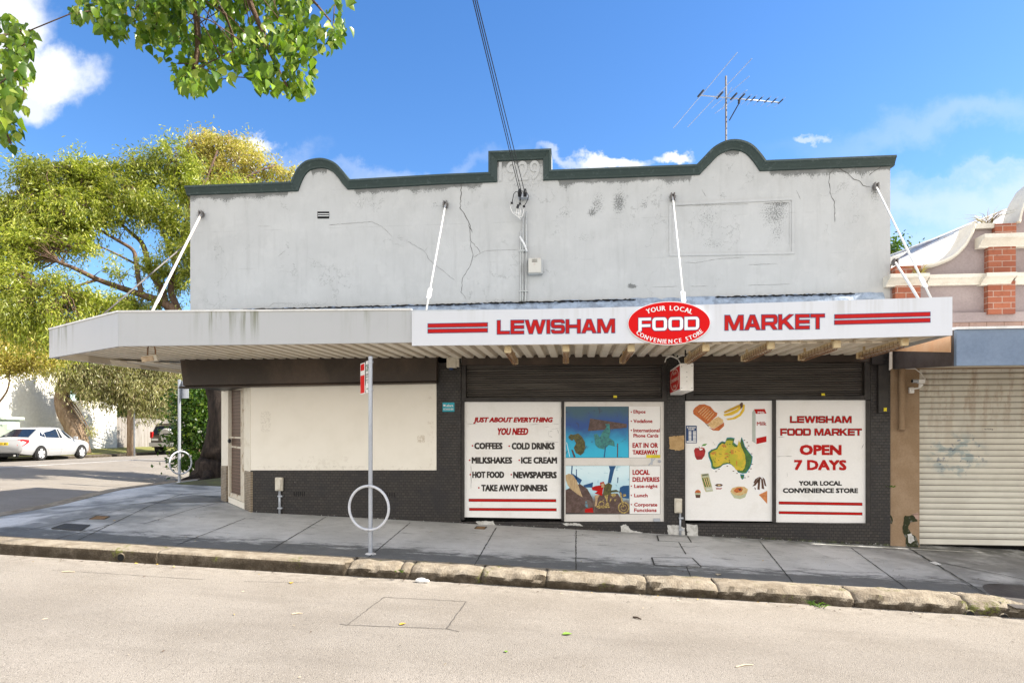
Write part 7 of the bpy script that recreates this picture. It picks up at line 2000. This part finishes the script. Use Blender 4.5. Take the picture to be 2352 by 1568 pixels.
wr = Vector((-22.87, 15.35, 0)); wf = Vector((-23.22, 18.2, 0)); dirc = (wf - wr).normalized()
rotc = math.atan2(-dirc.x, dirc.y)
rgt = Vector((dirc.y, -dirc.x, 0))
cen = (wr + wf) / 2 - rgt * .88 - dirc * .03
cen.z = zroad(cen.x + .8, cen.y)
sedan(cen, rotc)
def suv(org, rot):
    T = Matrix.Translation(org) @ Matrix.Rotation(rot, 4, 'Z'); R = T.to_3x3()
    t = thing('parked_car', 'dark four-wheel drive with a covered spare wheel parked beyond the fence pole', 'car', org)
    secs = []
    for y, h, b_, d in ((-2.2, .86, .5, 1.0), (-2.1, .92, .42, 1.08), (-1, .94, .4, 1.1), (.8, .94, .4, 1.1), (1.0, .93, .4, 1.08), (2.0, .9, .42, 1.02), (2.25, .8, .5, .85)):
        secs.append([(-h * .95, y, b_), (h * .95, y, b_), (h, y, b_ + .2), (h, y, d - .12), (h * .95, y, d), (-h * .95, y, d), (-h, y, d - .12), (-h, y, b_ + .2)])
    m_ = MB(); loft(m_, secs, T); m_.build('body', M['suv'], t, smooth='auto')
    secs = [[(-.9, y0, 1.05), (.9, y0, 1.05), (w, y1, 1.72), (w * .8, y1, 1.78), (-w * .8, y1, 1.78), (-w, y1, 1.72)] for y0, y1, w in ((-2.15, -1.9, .74), (-1, -1, .76), (.4, .3, .75), (1.1, .5, .70))]
    m_ = MB(); loft(m_, secs, T); m_.build('cabin', M['suv'], t, smooth='auto')
    m_ = MB(); m_.prism([T @ Vector(p) for p in ((-.8, -2.135, 1.15), (.8, -2.135, 1.15), (.68, -1.955, 1.62), (-.68, -1.955, 1.62))], R @ Vector((0, -.02, 0))); m_.build('rear_window', M['glass'], t)
    for s in (1, -1):
        m_ = MB(); m_.prism([T @ Vector(p) for p in ((s * .895, -1.9, 1.15), (s * .90, .9, 1.15), (s * .79, .45, 1.62), (s * .79, -1.75, 1.62))], R @ Vector((s * .012, 0, 0))); m_.build('side_window', M['glass'], t)
        m_ = MB(); m_.obox(T @ Vector((s * .84, -2.16, 1.12)), R @ Vector((.08, 0, 0)), R @ Vector((0, .05, 0)), (0, 0, .18)); m_.build('tail_lamp', M['tail'], t, bevel=.02)
        m_ = MB(); m_.tube([T @ Vector((s * .62, -1.7, 1.80)), T @ Vector((s * .62, -1.6, 1.86)), T @ Vector((s * .62, .2, 1.86)), T @ Vector((s * .62, .3, 1.80))], .025, 6); m_.build('roof_rail', M['silver'], t)
        for y_ in (-1.4, 1.4): wheel(t, org, rot, s * .82, y_, .38, .26, .25, 6, s)
    m_ = MB(); m_.obox(T @ Vector((0, -2.24, .58)), R @ Vector((.9, 0, 0)), R @ Vector((0, .1, 0)), (0, 0, .11)); m_.build('rear_bumper', M['silver'], t, bevel=.03)
    m_ = MB(); m_.tube([T @ Vector((.12, -2.18, 1.1)), T @ Vector((.12, -2.36, 1.1)), T @ Vector((.12, -2.42, 1.1))], [.39, .39, .33], 24); m_.build('spare_wheel_cover', M['silver'], t, smooth='auto')
    m_ = MB(); m_.obox(T @ Vector((.12, -2.424, 1.05)), R @ Vector((.2, 0, 0)), R @ Vector((0, .004, 0)), (0, 0, .04)); m_.obox(T @ Vector((.12, -2.424, 1.17)), R @ Vector((.14, 0, 0)), R @ Vector((0, .004, 0)), (0, 0, .025)); m_.build('cover_badge', M['dark'], t)
    m_ = MB(); m_.obox(T @ Vector((-.62, -2.22, .86)), R @ Vector((.19, 0, 0)), R @ Vector((0, .012, 0)), (0, 0, .06)); m_.build('number_plate', M['white'], t)
    return t
sv_o = C(377, 1041, 36.4) + Vector((0, 2.2, 0)); sv_o.z = zroad(sv_o.x, sv_o.y)
suv(sv_o, .04)
# ------------------------------------------------------------------ trees and plants
def quads(Cn, D, S, W, bend=.0):
    """leaf blades: centre, direction, side vector, half width -> 4-point blades"""
    n = len(Cn)
    V = np.empty((n, 4, 3))
    V[:, 0] = Cn - D * .5; V[:, 2] = Cn + D * .5
    V[:, 1] = Cn + S * W[:, None] - D * .08; V[:, 3] = Cn - S * W[:, None] - D * .08
    return V.reshape(-1, 3), np.arange(n * 4).reshape(-1, 4)
def unit(a): return a / np.maximum(np.linalg.norm(a, axis=1, keepdims=True), 1e-9)
def fine_cloud(blobs, total, L, W, droop, rs, sub=46, flat=.55, spread=.24):
    """blobs: (centre, rx, ry, rz); clusters of blades on twig ends"""
    vol = np.array([b[1] * b[2] * b[3] for b in blobs]) ** .75
    cnt = (vol / vol.sum() * total / sub).astype(int) + 1
    Cs = []; Ds = []
    for (c, rx, ry, rz), k in zip(blobs, cnt):
        u = unit(rs.normal(size=(k, 3))); r = rs.uniform(.25, 1, (k, 1)) ** .5
        cc = np.array(c) + u * r * np.array([rx, ry, rz])
        s = rs.uniform(.5, 1.15, (k, 1)) * spread
        pts = cc[:, None, :] + rs.normal(size=(k, sub, 3)) * (s[:, :, None] * np.array([1, 1, flat]))
        d = rs.normal(size=(k, sub, 3)); d[:, :, 2] -= droop
        d += (pts - cc[:, None, :]) * 1.2
        Cs.append(pts.reshape(-1, 3)); Ds.append(d.reshape(-1, 3))
    Cn = np.concatenate(Cs); D = unit(np.concatenate(Ds))
    S = unit(np.cross(D, rs.normal(size=D.shape)))
    Ln = L * rs.uniform(.6, 1.3, len(Cn))
    return quads(Cn, D * Ln[:, None], S, W * rs.uniform(.7, 1.3, len(Cn)))
def limb(mb, pts, r0, r1, n=8, wig=.0, rs=None):
    pts = [Vector(p) for p in pts]
    q = []
    for i in range(len(pts) - 1):
        a, b = pts[max(i - 1, 0)], pts[min(i + 2, len(pts) - 1)]
        for k in range(4):
            t = k / 4; p0, p1 = pts[i], pts[i + 1]
            q.append(.5 * (2 * p0 + (p1 - a) * t + (2 * a - 5 * p0 + 4 * p1 - b) * t * t + (3 * p0 - a - 3 * p1 + b) * t ** 3))
    q.append(pts[-1])
    if wig: q = [p + Vector(rs.normal(size=3)) * wig for p in q]
    m = len(q); LIMBS.extend(tuple(p) for p in q[2:])
    mb.tube(q, [r0 + (r1 - r0) * (i / (m - 1)) ** .8 for i in range(m)], n)
def twigs(mb, start, blobs, rs, per=3, r=.018):
    for (c, rx, ry, rz) in blobs:
        c = Vector(c)
        s = min(start, key=lambda p: (Vector(p) - c).length)
        for _ in range(per):
            e = c + Vector(rs.normal(size=3)) * .4 * min(rx, rz)
            m_ = Vector(s).lerp(e, .5) + Vector(rs.normal(size=3)) * .15
            limb(mb, [s, m_, e], r, r * .3, 4)
rs = np.random.default_rng(21)
def sprays(mb, nodes, blobs, n, leaves, L, W, rs, droop=.6, tw=.010, sp=.075, dens=.75, length=.55):
    """grow forked twigs from the limbs into each leaf mass and hang leaf blades along them"""
    nodes = [np.array(p) for p in nodes]
    vol = np.array([b[1] * b[2] * b[3] for b in blobs]) ** dens
    cnt = np.maximum(3, (vol / vol.sum() * n)).astype(int)
    dist = [min(np.linalg.norm(np.array(b[0]) - q) for q in nodes) for b in blobs]
    Cn, Dn = [], []
    for bi in np.argsort(dist):
        c, rx, ry, rz = blobs[bi]; c = np.array(c)
        base = np.array(nodes)
        near = base[np.argsort(np.linalg.norm(base - c, axis=1))[:40]]
        for k in range(cnt[bi]):
            u = rs.normal(size=3); u /= np.linalg.norm(u)
            e = c + u * rs.uniform(.15, 1) ** .45 * np.array([rx, ry, rz])
            w = near[np.argmin(np.linalg.norm(near - e, axis=1) + rs.uniform(0, .5, len(near)))]
            d = e - w; l = np.linalg.norm(d)
            if l < .05: continue
            mid = w + d * .55 + rs.normal(size=3) * .08 * l + np.array([0, 0, .10 * l])
            m2 = w + d * .82 + rs.normal(size=3) * .04 * l + np.array([0, 0, .05 * l])
            mb.tube([w, mid, m2, e], [tw * (1 + .8 * l), tw * .8, tw * .5, tw * .2], 4, False)
            if k % 2 == 0 and len(nodes) < 900: nodes.append(mid); near = np.vstack([near, mid])
            # leaves along the outer part of the twig
            t = rs.uniform(0, 1, leaves)[:, None]
            dirn = (e - m2) / max(np.linalg.norm(e - m2), 1e-6)
            out = dirn * length + rs.normal(size=3) * .18; out[2] -= .10 * droop
            pts = m2 + (e - m2) * t + out * (t ** 1.3) * .8
            pts = pts + rs.normal(size=(leaves, 3)) * sp * (.6 + .9 * t)
            Cn.append(pts); dd = rs.normal(size=(leaves, 3)) * .75 + dirn * .8; dd[:, 2] -= droop; Dn.append(dd)
    Cn = np.concatenate(Cn); D = unit(np.concatenate(Dn))
    S = unit(np.cross(D, rs.normal(size=D.shape)))
    Ln = L * rs.uniform(.55, 1.35, len(Cn))
    return quads(Cn, D * Ln[:, None], S, W * rs.uniform(.7, 1.3, len(Cn)))
LIMBS = []
# big fine-leaved tree behind the shop
big = thing('fine_leaf_tree', 'large spreading yellow-green tree with dark limbs behind the left end of the shop', 'tree', C(494, 1088, 16.4))
tb = C(490, 1096, 16.4); tb.z = zpath(tb.x, tb.y) - .1
mb = MB()
limb(mb, [tb, C(500, 1075, 16.4), C(511, 1020, 16.4), C(514, 940, 16.4), C(500, 880, 16.5), C(462, 800, 16.8), C(425, 745, 17)], .60, .20, 14, .02, rs)
for q_ in ([tb + Vector((0, 0, .25)), C(450, 1100, 15.9), C(420, 1106, 15.3), C(398, 1110, 15.0)], [tb + Vector((0, 0, .35)), C(470, 1101, 15.6), C(448, 1108, 15.1)], [tb + Vector((0, 0, .5)), C(458, 1092, 16.6), C(436, 1094, 17)]):
    limb(mb, q_, .22, .03, 8, .012, rs)
mb.build('trunk', M['barkshade'], big, smooth=True)
mb = MB(); LIMBS.clear()
limb(mb, [C(425, 745, 17), C(400, 712, 17), C(362, 690, 17.0), C(325, 677, 17), C(275, 660, 16.9), C(225, 642, 16.6), C(175, 618, 16.2), C(130, 600, 16)], 0.136, 0.040, 8)
limb(mb, [C(425, 745, 17), C(382, 700, 17.4), C(370, 662, 17.5), C(347, 625, 17.7), C(337, 590, 17.8), C(325, 557, 17.9), C(295, 530, 18), C(262, 500, 18)], 0.129, 0.040, 8)
limb(mb, [C(325, 677, 17), C(318, 640, 17.1), C(312, 600, 17.3), C(305, 574, 17.4), C(270, 552, 17.3), C(225, 525, 17.2), C(175, 487, 17), C(130, 450, 17)], 0.075, 0.024, 7)
limb(mb, [C(425, 745, 17), C(400, 690, 17.4), C(392, 662, 17.6), C(402, 612, 17.8), C(420, 540, 18), C(440, 470, 18.2), C(470, 420, 18.4), C(500, 345, 18.6)], 0.109, 0.024, 8)
limb(mb, [C(402, 612, 17.8), C(385, 560, 18), C(360, 500, 18.2), C(350, 440, 18.3), C(395, 370, 18.4)], 0.061, 0.016, 6)
limb(mb, [C(420, 540, 18), C(480, 470, 18.8), C(560, 410, 19.4), C(630, 380, 19.8)], 0.068, 0.020, 6)
limb(mb, [C(440, 770, 16.9), C(500, 690, 16.9), C(560, 620, 17), C(620, 560, 17.4)], .14, .03, 7); limb(mb, [C(500, 690, 16.9), C(520, 580, 17.4), C(560, 500, 18)], .08, .02, 6)
limb(mb, [C(225, 642, 16.6), C(170, 660, 16.2), C(110, 690, 15.8)], 0.041, 0.016, 6)
limb(mb, [C(347, 625, 17.7), C(300, 600, 17.4), C(250, 575, 17), C(215, 560, 16.8)], 0.041, 0.016, 6)
def tapered(p): return p
big_b = []
for (px, py, t, rx, rz) in ((120, 405, 17, 96, 62), (215, 385, 17.5, 82, 52), (60, 470, 16.5, 84, 56), (300, 430, 17.5, 70, 50), (165, 470, 17, 100, 52), (325, 372, 18, 56, 40), (400, 350, 18.3, 62, 46), (440, 415, 18.5, 60, 36),
                            (500, 420, 19, 50, 22), (255, 490, 17.3, 60, 30), (370, 460, 18, 56, 36), (410, 540, 18, 44, 60), (55, 560, 16, 86, 52), (175, 560, 16.4, 46, 26), (100, 520, 16.5, 80, 40),
                            (20, 640, 15.6, 70, 70), (110, 680, 15.6, 80, 60), (215, 700, 16, 74, 36), (60, 730, 15.2, 80, 50), (345, 610, 17.0, 40, 22), (262, 622, 16.6, 26, 14), (395, 640, 17.8, 34, 50), (330, 700, 17, 60, 26), (150, 760, 15.2, 60, 40),
                            (430, 600, 18, 26, 50)):
    c = C(px, py + (22 if py < 480 else 0), t); k = t / F
    big_b.append((tuple(c), rx * k * .84, rx * k * .84, rz * k * .84))
for (px, py, t, rx, rz) in ((520, 560, 17, 90, 60), (600, 520, 17.5, 90, 60), (560, 640, 16.8, 80, 50), (650, 600, 17.5, 70, 60), (500, 660, 15.6, 50, 40), (480, 590, 18.4, 50, 60), (560, 480, 18.6, 80, 40)):
    c = C(px, py, t); k = t / F; big_b.append((tuple(c), rx * k, rx * k, rz * k))   # the half of the crown that spreads behind the parapet
ends = [tuple(C(*q)) for q in ((130, 600, 16), (225, 642, 16.6), (262, 500, 18), (130, 450, 17), (225, 525, 17.2), (500, 345, 18.6), (440, 470, 18.2), (395, 370, 18.4), (360, 500, 18.2), (630, 380, 19.8), (560, 410, 19.4), (110, 690, 15.8), (170, 660, 16.2), (215, 560, 16.8), (325, 557, 17.9), (337, 590, 17.8), (175, 487, 17), (275, 660, 16.9))]
V, Fq = sprays(mb, LIMBS, big_b, 2150, 80, .12, .0150, rs, .7, .010)
mb.build('branches', M['bark'], big, smooth=True)
mesh_obj('crown', V, Fq, M['leaf'], big)
# golden taller crown behind it
gold_b = []
for (px, py, t, rx, rz) in ((470, 300, 24, 50, 26), (520, 310, 24, 60, 34), (440, 330, 24, 50, 30), (560, 350, 24, 60, 30), (510, 370, 24, 70, 30), (640, 372, 24.5, 46, 24), (420, 380, 24, 40, 30), (550, 400, 24, 60, 24), (450, 410, 24, 50, 28)):
    c = C(px + 12, py + 36, t); k = t / F; gold_b.append((tuple(c), rx * k, rx * k, rz * k))
gt = C(500, 1090, 24); gt.z = zpath(-9, 8)
gtree = thing('golden_tree', 'thin golden-leaved tree rising behind the fine-leaved tree at the parapet end', 'tree', gt)
mb = MB(); LIMBS.clear(); limb(mb, [gt, C(505, 800, 24), C(510, 560, 24), C(500, 460, 24), C(480, 360, 24), C(470, 300, 24)], .25, .03, 8); limb(mb, [C(510, 560, 24), C(550, 450, 24), C(600, 385, 24.4)], .1, .02, 6); limb(mb, [C(505, 500, 24), C(530, 400, 24), C(525, 300, 24)], .08, .02, 6)
V, Fq = sprays(mb, LIMBS, gold_b, 420, 46, .15, .020, rs, .5, .012, .10)
mb.build('trunk', M['barkpale'], gtree, smooth=True)
mesh_obj('crown', V, Fq, M['leafgold'], gtree)
# shrub by the trunk
sh_b = []
for (px, py, t, rx, rz) in ((452, 915, 17.6, 40, 24), (470, 900, 18, 40, 22), (440, 960, 17.4, 36, 34), (470, 960, 17.6, 40, 34), (428, 1010, 17.2, 30, 26), (450, 1010, 17.4, 44, 26), (425, 1060, 16.9, 26, 16), (450, 1055, 17, 40, 22), (490, 930, 18, 24, 50), (426, 925, 17.6, 14, 20)):
    c = C(px, py, t); k = t / F; sh_b.append((tuple(c), rx * k, rx * k * .7, rz * k))
sb0 = C(452, 1085, 17.3); sb0.z = zpath(sb0.x, sb0.y)
shr = thing('green_shrub', 'bright green leafy shrub growing beside the dark trunk in the side street', 'shrub', sb0)
mb = MB(); tips = []
for (px, py, t) in ((440, 920, 17.6), (470, 950, 17.6), (428, 980, 17.3), (422, 1055, 17), (485, 940, 18), (455, 1010, 17.4)):
    e = C(px, py, t); limb(mb, [sb0, sb0.lerp(e, .5) + Vector((0, 0, .2)), e], .03, .008, 5); tips.append(tuple(e))
mb.build('stem', M['bark'], shr, smooth=True)
V, Fq = fine_cloud(sh_b, 7600, .12, .030, .4, rs, 34, .5); mesh_obj('foliage', V, Fq, M['leafshrub'], shr)
# leaning tree with weeping foliage across the street
lt0 = C(182, 1010, 33.5); lt0.z = zfar(lt0.x, lt0.y) - .1
lt = thing('weeping_tree', 'leaning tree with a curved brown trunk and weeping olive foliage across the street', 'tree', lt0)
mb = MB(); limb(mb, [lt0, C(172, 985, 33.5), C(152, 950, 33.4), C(143, 917, 33.4), C(147, 880, 33.3), C(150, 850, 33.3), C(136, 830, 33.2), C(116, 832, 33), C(104, 846, 33)], .55, .12, 10)
limb(mb, [C(147, 880, 33.3), C(180, 850, 33.3), C(240, 830, 33.5), C(320, 830, 34)], .22, .06, 8); limb(mb, [C(150, 850, 33.3), C(170, 800, 33.3), C(200, 760, 33.4), C(220, 720, 33.6)], .2, .06, 8)
we_b = []
for (px, py, t, rx, rz) in ((175, 850, 33, 40, 30), (215, 860, 33.4, 44, 34), (260, 865, 34, 44, 40), (310, 880, 34.5, 46, 46), (355, 890, 35, 46, 50), (395, 880, 35.5, 40, 44), (330, 925, 35, 40, 30), (285, 905, 34.5, 30, 26), (196, 895, 33, 18, 20), (240, 910, 34, 24, 20), (110, 845, 32.6, 26, 16), (140, 880, 32.4, 12, 16), (205, 990, 33.2, 8, 8), (420, 920, 38, 34, 30), (375, 930, 38, 40, 18), (250, 820, 33.6, 60, 22), (350, 830, 35, 60, 24)):
    c = C(px, py, t); k = t / F; we_b.append((tuple(c), rx * k, rx * k, rz * k))
twigs(mb, [tuple(C(180, 850, 33.3)), tuple(C(240, 830, 33.5)), tuple(C(320, 830, 34)), tuple(C(147, 900, 33.3)), tuple(C(220, 720, 33.6))], we_b, rs, 4, .05); mb.build('trunk', M['barkpale'], lt, smooth=True)
V, Fq = fine_cloud(we_b, 62000, .21, .023, 2.2, rs, 60, 1.5, .26); mesh_obj('crown', V, Fq, M['leafolive'], lt)
# pale tree filling the far left below the big crown
pt0 = C(-30, 1000, 28); pt0.z = zfar(-24.9, 10)
ptt = thing('pale_tree', 'pale yellow-green tree at the far left edge before the white house', 'tree', pt0)
pa_b = []
for (px, py, t, rx, rz) in ((30, 760, 27.5, 56, 26), (90, 775, 28, 50, 26), (20, 810, 27, 46, 28), (80, 820, 27.6, 50, 24), (130, 800, 28.4, 32, 24), (20, 845, 27, 36, 12), (60, 845, 27.4, 30, 10), (110, 826, 28, 24, 10)):
    c = C(px, py, t); k = t / F; pa_b.append((tuple(c), rx * k, rx * k, rz * k))
mb = MB(); limb(mb, [pt0, C(-20, 900, 28), C(0, 830, 27.6), C(50, 790, 27.6), C(100, 770, 28)], .22, .04, 8); limb(mb, [C(0, 830, 27.6), C(40, 850, 27.4), C(90, 830, 27.8)], .08, .02, 6); limb(mb, [C(-25, 950, 28), C(15, 900, 27.2), C(22, 860, 27)], .07, .02, 6)
twigs(mb, [tuple(C(50, 790, 27.6)), tuple(C(0, 830, 27.6)), tuple(C(90, 830, 27.8)), tuple(C(22, 860, 27))], pa_b, rs, 5, .03); mb.build('trunk', M['barkpale'], ptt, smooth=True)
V, Fq = fine_cloud(pa_b, 19000, .17, .024, .9, rs, 50, .8, .27); mesh_obj('crown', V, Fq, M['leafgold'], ptt)
# dense hedge-like trees closing the street beyond the fence
for i, (px, py, t, rx, rz, lab) in enumerate(((330, 930, 46, 70, 60, 'dark green tree behind the paling fence left of the pole sign'), (440, 900, 52, 90, 80, 'dark green tree at the end of the side street behind the shrub'), (230, 880, 48, 60, 60, 'green tree above the white garden wall'))):
    b0 = C(px, 1010, t); b0.z = ZC - 1
    tt = thing('background_tree', lab, 'tree', b0, 'green trees closing the side street')
    k = t / F
    bl = [(tuple(C(px + rs.uniform(-.6, .6) * rx, py + rs.uniform(-.6, .6) * rz, t + rs.uniform(-1, 1))), rx * k * .5, rx * k * .5, rz * k * .5) for _ in range(7)]
    mb = MB(); limb(mb, [b0, C(px, 960, t), C(px + 5, py, t)], .3, .1, 8); twigs(mb, [tuple(C(px + 5, py, t))], bl, rs, 2, .06); mb.build('trunk', M['bark'], tt, smooth=True)
    V, Fq = fine_cloud(bl, 6500, .42, .09, .8, rs, 36, .8); mesh_obj('crown', V, Fq, M['leafshrub'] if i != 1 else M['leaf'], tt)
b0 = C(2056, 700, 17); bl = [(tuple(C(2050, 582, 17)), .16, .2, .14), (tuple(C(2038, 570, 17.2)), .2, .2, .2)]
tt = thing('background_tree', 'small patch of green tree between the parapet end and the neighbouring roof', 'tree', Vector((b0.x, b0.y, Z0)))
mb = MB(); limb(mb, [Vector((b0.x, b0.y, Z0)), C(2045, 640, 17), C(2045, 580, 17)], .1, .03, 6); mb.build('trunk', M['bark'], tt)
V, Fq = fine_cloud(bl, 900, .1, .03, .3, rs, 30, .6); mesh_obj('crown', V, Fq, M['leafshrub'], tt)
# broad-leaved branches reaching in over the road from a street tree beside the photographer
def in_poly(pts, poly):
    x, y = pts[:, 0], pts[:, 1]; ins = np.zeros(len(pts), bool); n = len(poly); j = n - 1
    for i in range(n):
        xi, yi = poly[i]; xj, yj = poly[j]
        c = ((yi > y) != (yj > y)) & (x < (xj - xi) * (y - yi) / (yj - yi + 1e-9) + xi)
        ins ^= c; j = i
    return ins
def broad_leaves(Cn, rs, size):
    """heart-shaped leaves hanging from their stalks, folded along the midrib"""
    n = len(Cn)
    D = rs.normal(size=(n, 3)) * .5; D[:, 2] -= 1.1; D = unit(D)
    Nn = rs.normal(size=(n, 3)); S = unit(np.cross(D, Nn)); U = np.cross(S, D)
    s = size * (.5 + .75 * rs.beta(2.2, 1.6, n))[:, None]
    prof = [(0, 0, 0), (.06, .26, .09), (.28, .40, .15), (.58, .28, .10), (1.0, 0, -.12), (.58, -.28, .10), (.28, -.40, .15), (.06, -.26, .09), (.45, 0, 0)]
    V = np.empty((n, 9, 3))
    for i, (a, b, c) in enumerate(prof): V[:, i] = Cn + s * (D * a + S * b + U * c)
    base = np.arange(n)[:, None] * 9
    f = [(0, 1, 2, 8), (8, 2, 3, 4), (8, 4, 5, 6), (0, 8, 6, 7)]
    Fq = np.concatenate([base + np.array(q) for q in f])
    return V.reshape(-1, 3), Fq
st0 = Vector((-5.6, -8.8, 0)); st0.z = zroad(-5.6, -8.8)
stt = thing('street_tree', 'broad-leaved street tree whose leafy branches hang into the top left', 'tree', st0)
poly_a = [(150, 20), (180, 75), (205, 60), (240, 100), (262, 118), (300, 95), (325, 130), (345, 145), (395, 170), (400, 205), (425, 240), (455, 235), (480, 215), (520, 205), (545, 200), (553, 165), (572, 170), (580, 215), (610, 232), (650, 238), (690, 250), (715, 240), (722, 200), (735, 160), (770, 120), (800, 95), (808, 60), (795, -60), (500, -130), (160, -110)]
poly_b = [(-160, 40), (0, 40), (40, 55), (75, 90), (85, 120), (72, 150), (80, 190), (72, 235), (82, 260), (70, 300), (55, 330), (76, 375), (45, 385), (10, 345), (-60, 370), (-160, 300)]
Cl = []
for poly, cnt, tm, ts in ((poly_a, 3500, 4.5, .45), (poly_b, 1000, 4.0, .36)):
    pa = np.array(poly); lo, hi = pa.min(0), pa.max(0)
    cl = rs.uniform(lo, hi, (600, 2)); cl = cl[in_poly(cl, poly)]
    got = 0
    while got < cnt:
        c = cl[rs.integers(len(cl))]
        p = c + rs.normal(size=(12, 2)) * 19; p = p[in_poly(p + np.array([0, 8]), poly)]
        tt_ = tm + ts * math.sin(c[0] * .013 + c[1] * .02) + rs.normal(0, .12)
        for q in p: Cl.append(C(q[0], q[1] - 14, tt_ + rs.normal(0, .1))); got += 1
Cn = np.array([tuple(p) for p in Cl])
V, Fq = broad_leaves(Cn, rs, .066)
# the rest of the crown, out of the picture above and to the left
ex = np.concatenate([np.array([-4.6, -8.6, 6.6]) + unit(rs.normal(size=(1500, 3))) * np.array([2.0, 1.4, 1.2]) * rs.uniform(.3, 1, (1500, 1))])
ex = ex[(ex[:, 2] > 5.6) | (ex[:, 0] < -5)]
V2, F2 = broad_leaves(ex, rs, .09)
mesh_obj('crown', np.concatenate([V, V2]), np.concatenate([Fq, F2 + len(V)]), M['leafbroad'], stt)
mb = MB()
limb(mb, [st0 - Vector((0, 0, .2)), st0 + Vector((.05, 0, 2)), st0 + Vector((.2, .1, 4)), Vector((-4.6, -8.4, 6.2))], .26, .12, 10)
trunk_top = Vector((-4.6, -8.4, 6.2))
for pts, r0 in (([trunk_top, C(300, -180, 4.6), C(420, -60, 4.5), C(455, 80, 4.5), C(440, 190, 4.5)], .05), ([C(300, -180, 4.6), C(520, -90, 4.5), C(580, 20, 4.5), C(620, 120, 4.5), C(660, 200, 4.6)], .035), ([C(520, -90, 4.5), C(680, -30, 4.6), C(760, 50, 4.6)], .02), ([C(420, -60, 4.5), C(520, 40, 4.6), C(535, 150, 4.6)], .014),
                ([C(300, -180, 4.6), C(240, -60, 4.5), C(290, 30, 4.5), C(272, 90, 4.5)], .016), ([trunk_top, C(-120, 100, 4.1), C(-30, 230, 4.0), C(25, 330, 4.0)], .03), ([C(-120, 100, 4.1), C(-20, 110, 4.1), C(45, 150, 4.0), C(55, 230, 4.0)], .014), ([C(580, 20, 4.5), C(600, 90, 4.5), C(595, 180, 4.5)], .012)):
    limb(mb, pts, r0, r0 * .25, 6)
for _ in range(420):
    p = Cl[rs.integers(len(Cl))]; q = Cl[rs.integers(len(Cl))]
    if (p - q).length < .6: mb.tube([p + Vector((0, 0, .03)), p.lerp(q, .5) + Vector((0, 0, .06)), q + Vector((0, 0, .02))], .0036, 4)
mb.build('trunk', M['bark'], stt, smooth=True)
# weeds
def weed(base, n, h, mat, label, name='weed', sp=.5, rs=rs, cat='weed', w=.012):
    t = []
    V_, F_ = [], []
    for i in range(n):
        a = rs.uniform(0, 2 * math.pi); l = h * rs.uniform(.4, 1); d = Vector((math.cos(a) * sp, math.sin(a) * sp, 1)).normalized()
        s = d.cross(Vector((rs.normal(), rs.normal(), .1))).normalized() * w
        p0 = Vector(base) + Vector((rs.normal() * .03, rs.normal() * .03, 0)); p1 = p0 + d * l * .6; p2 = p1 + (d + Vector((math.cos(a), math.sin(a), -.9)) * .6).normalized() * l * .45
        b = len(V_); V_ += [tuple(p0 - s), tuple(p0 + s), tuple(p1 + s * .8), tuple(p1 - s * .8), tuple(p2)]; F_ += [(b, b + 1, b + 2, b + 3), (b + 3, b + 2, b + 4)]
    return tag(mesh_obj(name, np.array(V_), F_, M[mat], loc=base), label, cat)
weed(q9(1262, 400, .0), 60, .40, 'leafweed', 'dry weeds sprouting from the parapet ledge of the neighbouring shop', 'parapet_weed', 1.1, w=.0045)
weed(q9(690, 800, -.14), 26, .24, 'leafweed', 'small dry weed on the cornice beside the left brick pilaster', 'parapet_weed', 1.2, w=.008)
weed(onG(1876, 1391, zroad), 26, .16, 'leafshrub', 'green grass tuft in the gutter against the kerb stones', 'grass_tuft', 1.6, w=.006)
weed(onG(1540, 1346 + 12, zroad), 12, .10, 'leafweed', 'dry straw tuft hanging in a kerb joint near the pit cover', 'grass_tuft', 1.0, w=.004)
for i, (px, py, lab) in enumerate(((922, 1312, 'tiny green weed in the broken kerb joint near the sign pole'), (2046, 1118, 'small fern growing from the edge of the tan wall'), (1700, 1386, 'tiny green weed at the foot of the kerb under the food poster'))):
    b_ = P(px, py, KY - KW) if i != 1 else P(px, py, -.01)
    weed(b_, 10, .07, 'leafshrub', lab, 'small_weed', 1.2, w=.007)

# windblown bits along the gutter and on the path
lm = MB(); rl = random.Random(77)
for _ in range(230):
    if rl.random() < .62: X, Y = rl.uniform(-8, 5.5), KY - KW - .02 - abs(rl.gauss(0, .12)); zf_ = zroad
    elif rl.random() < .5: X, Y = rl.uniform(-6, 5), rl.uniform(-8, -3); zf_ = zroad
    else: X, Y = rl.uniform(-7, 5), rl.uniform(-2.4, -.1); zf_ = zpath
    a, l, w_ = rl.uniform(0, 6.28), rl.uniform(.008, .026), rl.uniform(.003, .009)
    z = zf_(X, Y) + .008; c_, s_ = math.cos(a), math.sin(a)
    lm.mi = rl.choice([0, 0, 0, 1, 1, 2]); lm.add([(X - c_ * l, Y - s_ * l, z), (X - s_ * w_, Y + c_ * w_, z + .006), (X + c_ * l, Y + s_ * l, z + .002), (X + s_ * w_, Y - c_ * w_, z)], [(0, 1, 2, 3)])
lo_ = lm.build('leaf_litter', [M['stick'], M['straw'], M['leaffall']], loc=(0, -3, 0)); lo_['kind'] = 'stuff'; tag(lo_, 'small dry leaf bits scattered along the gutter and footpath', 'leaf litter')
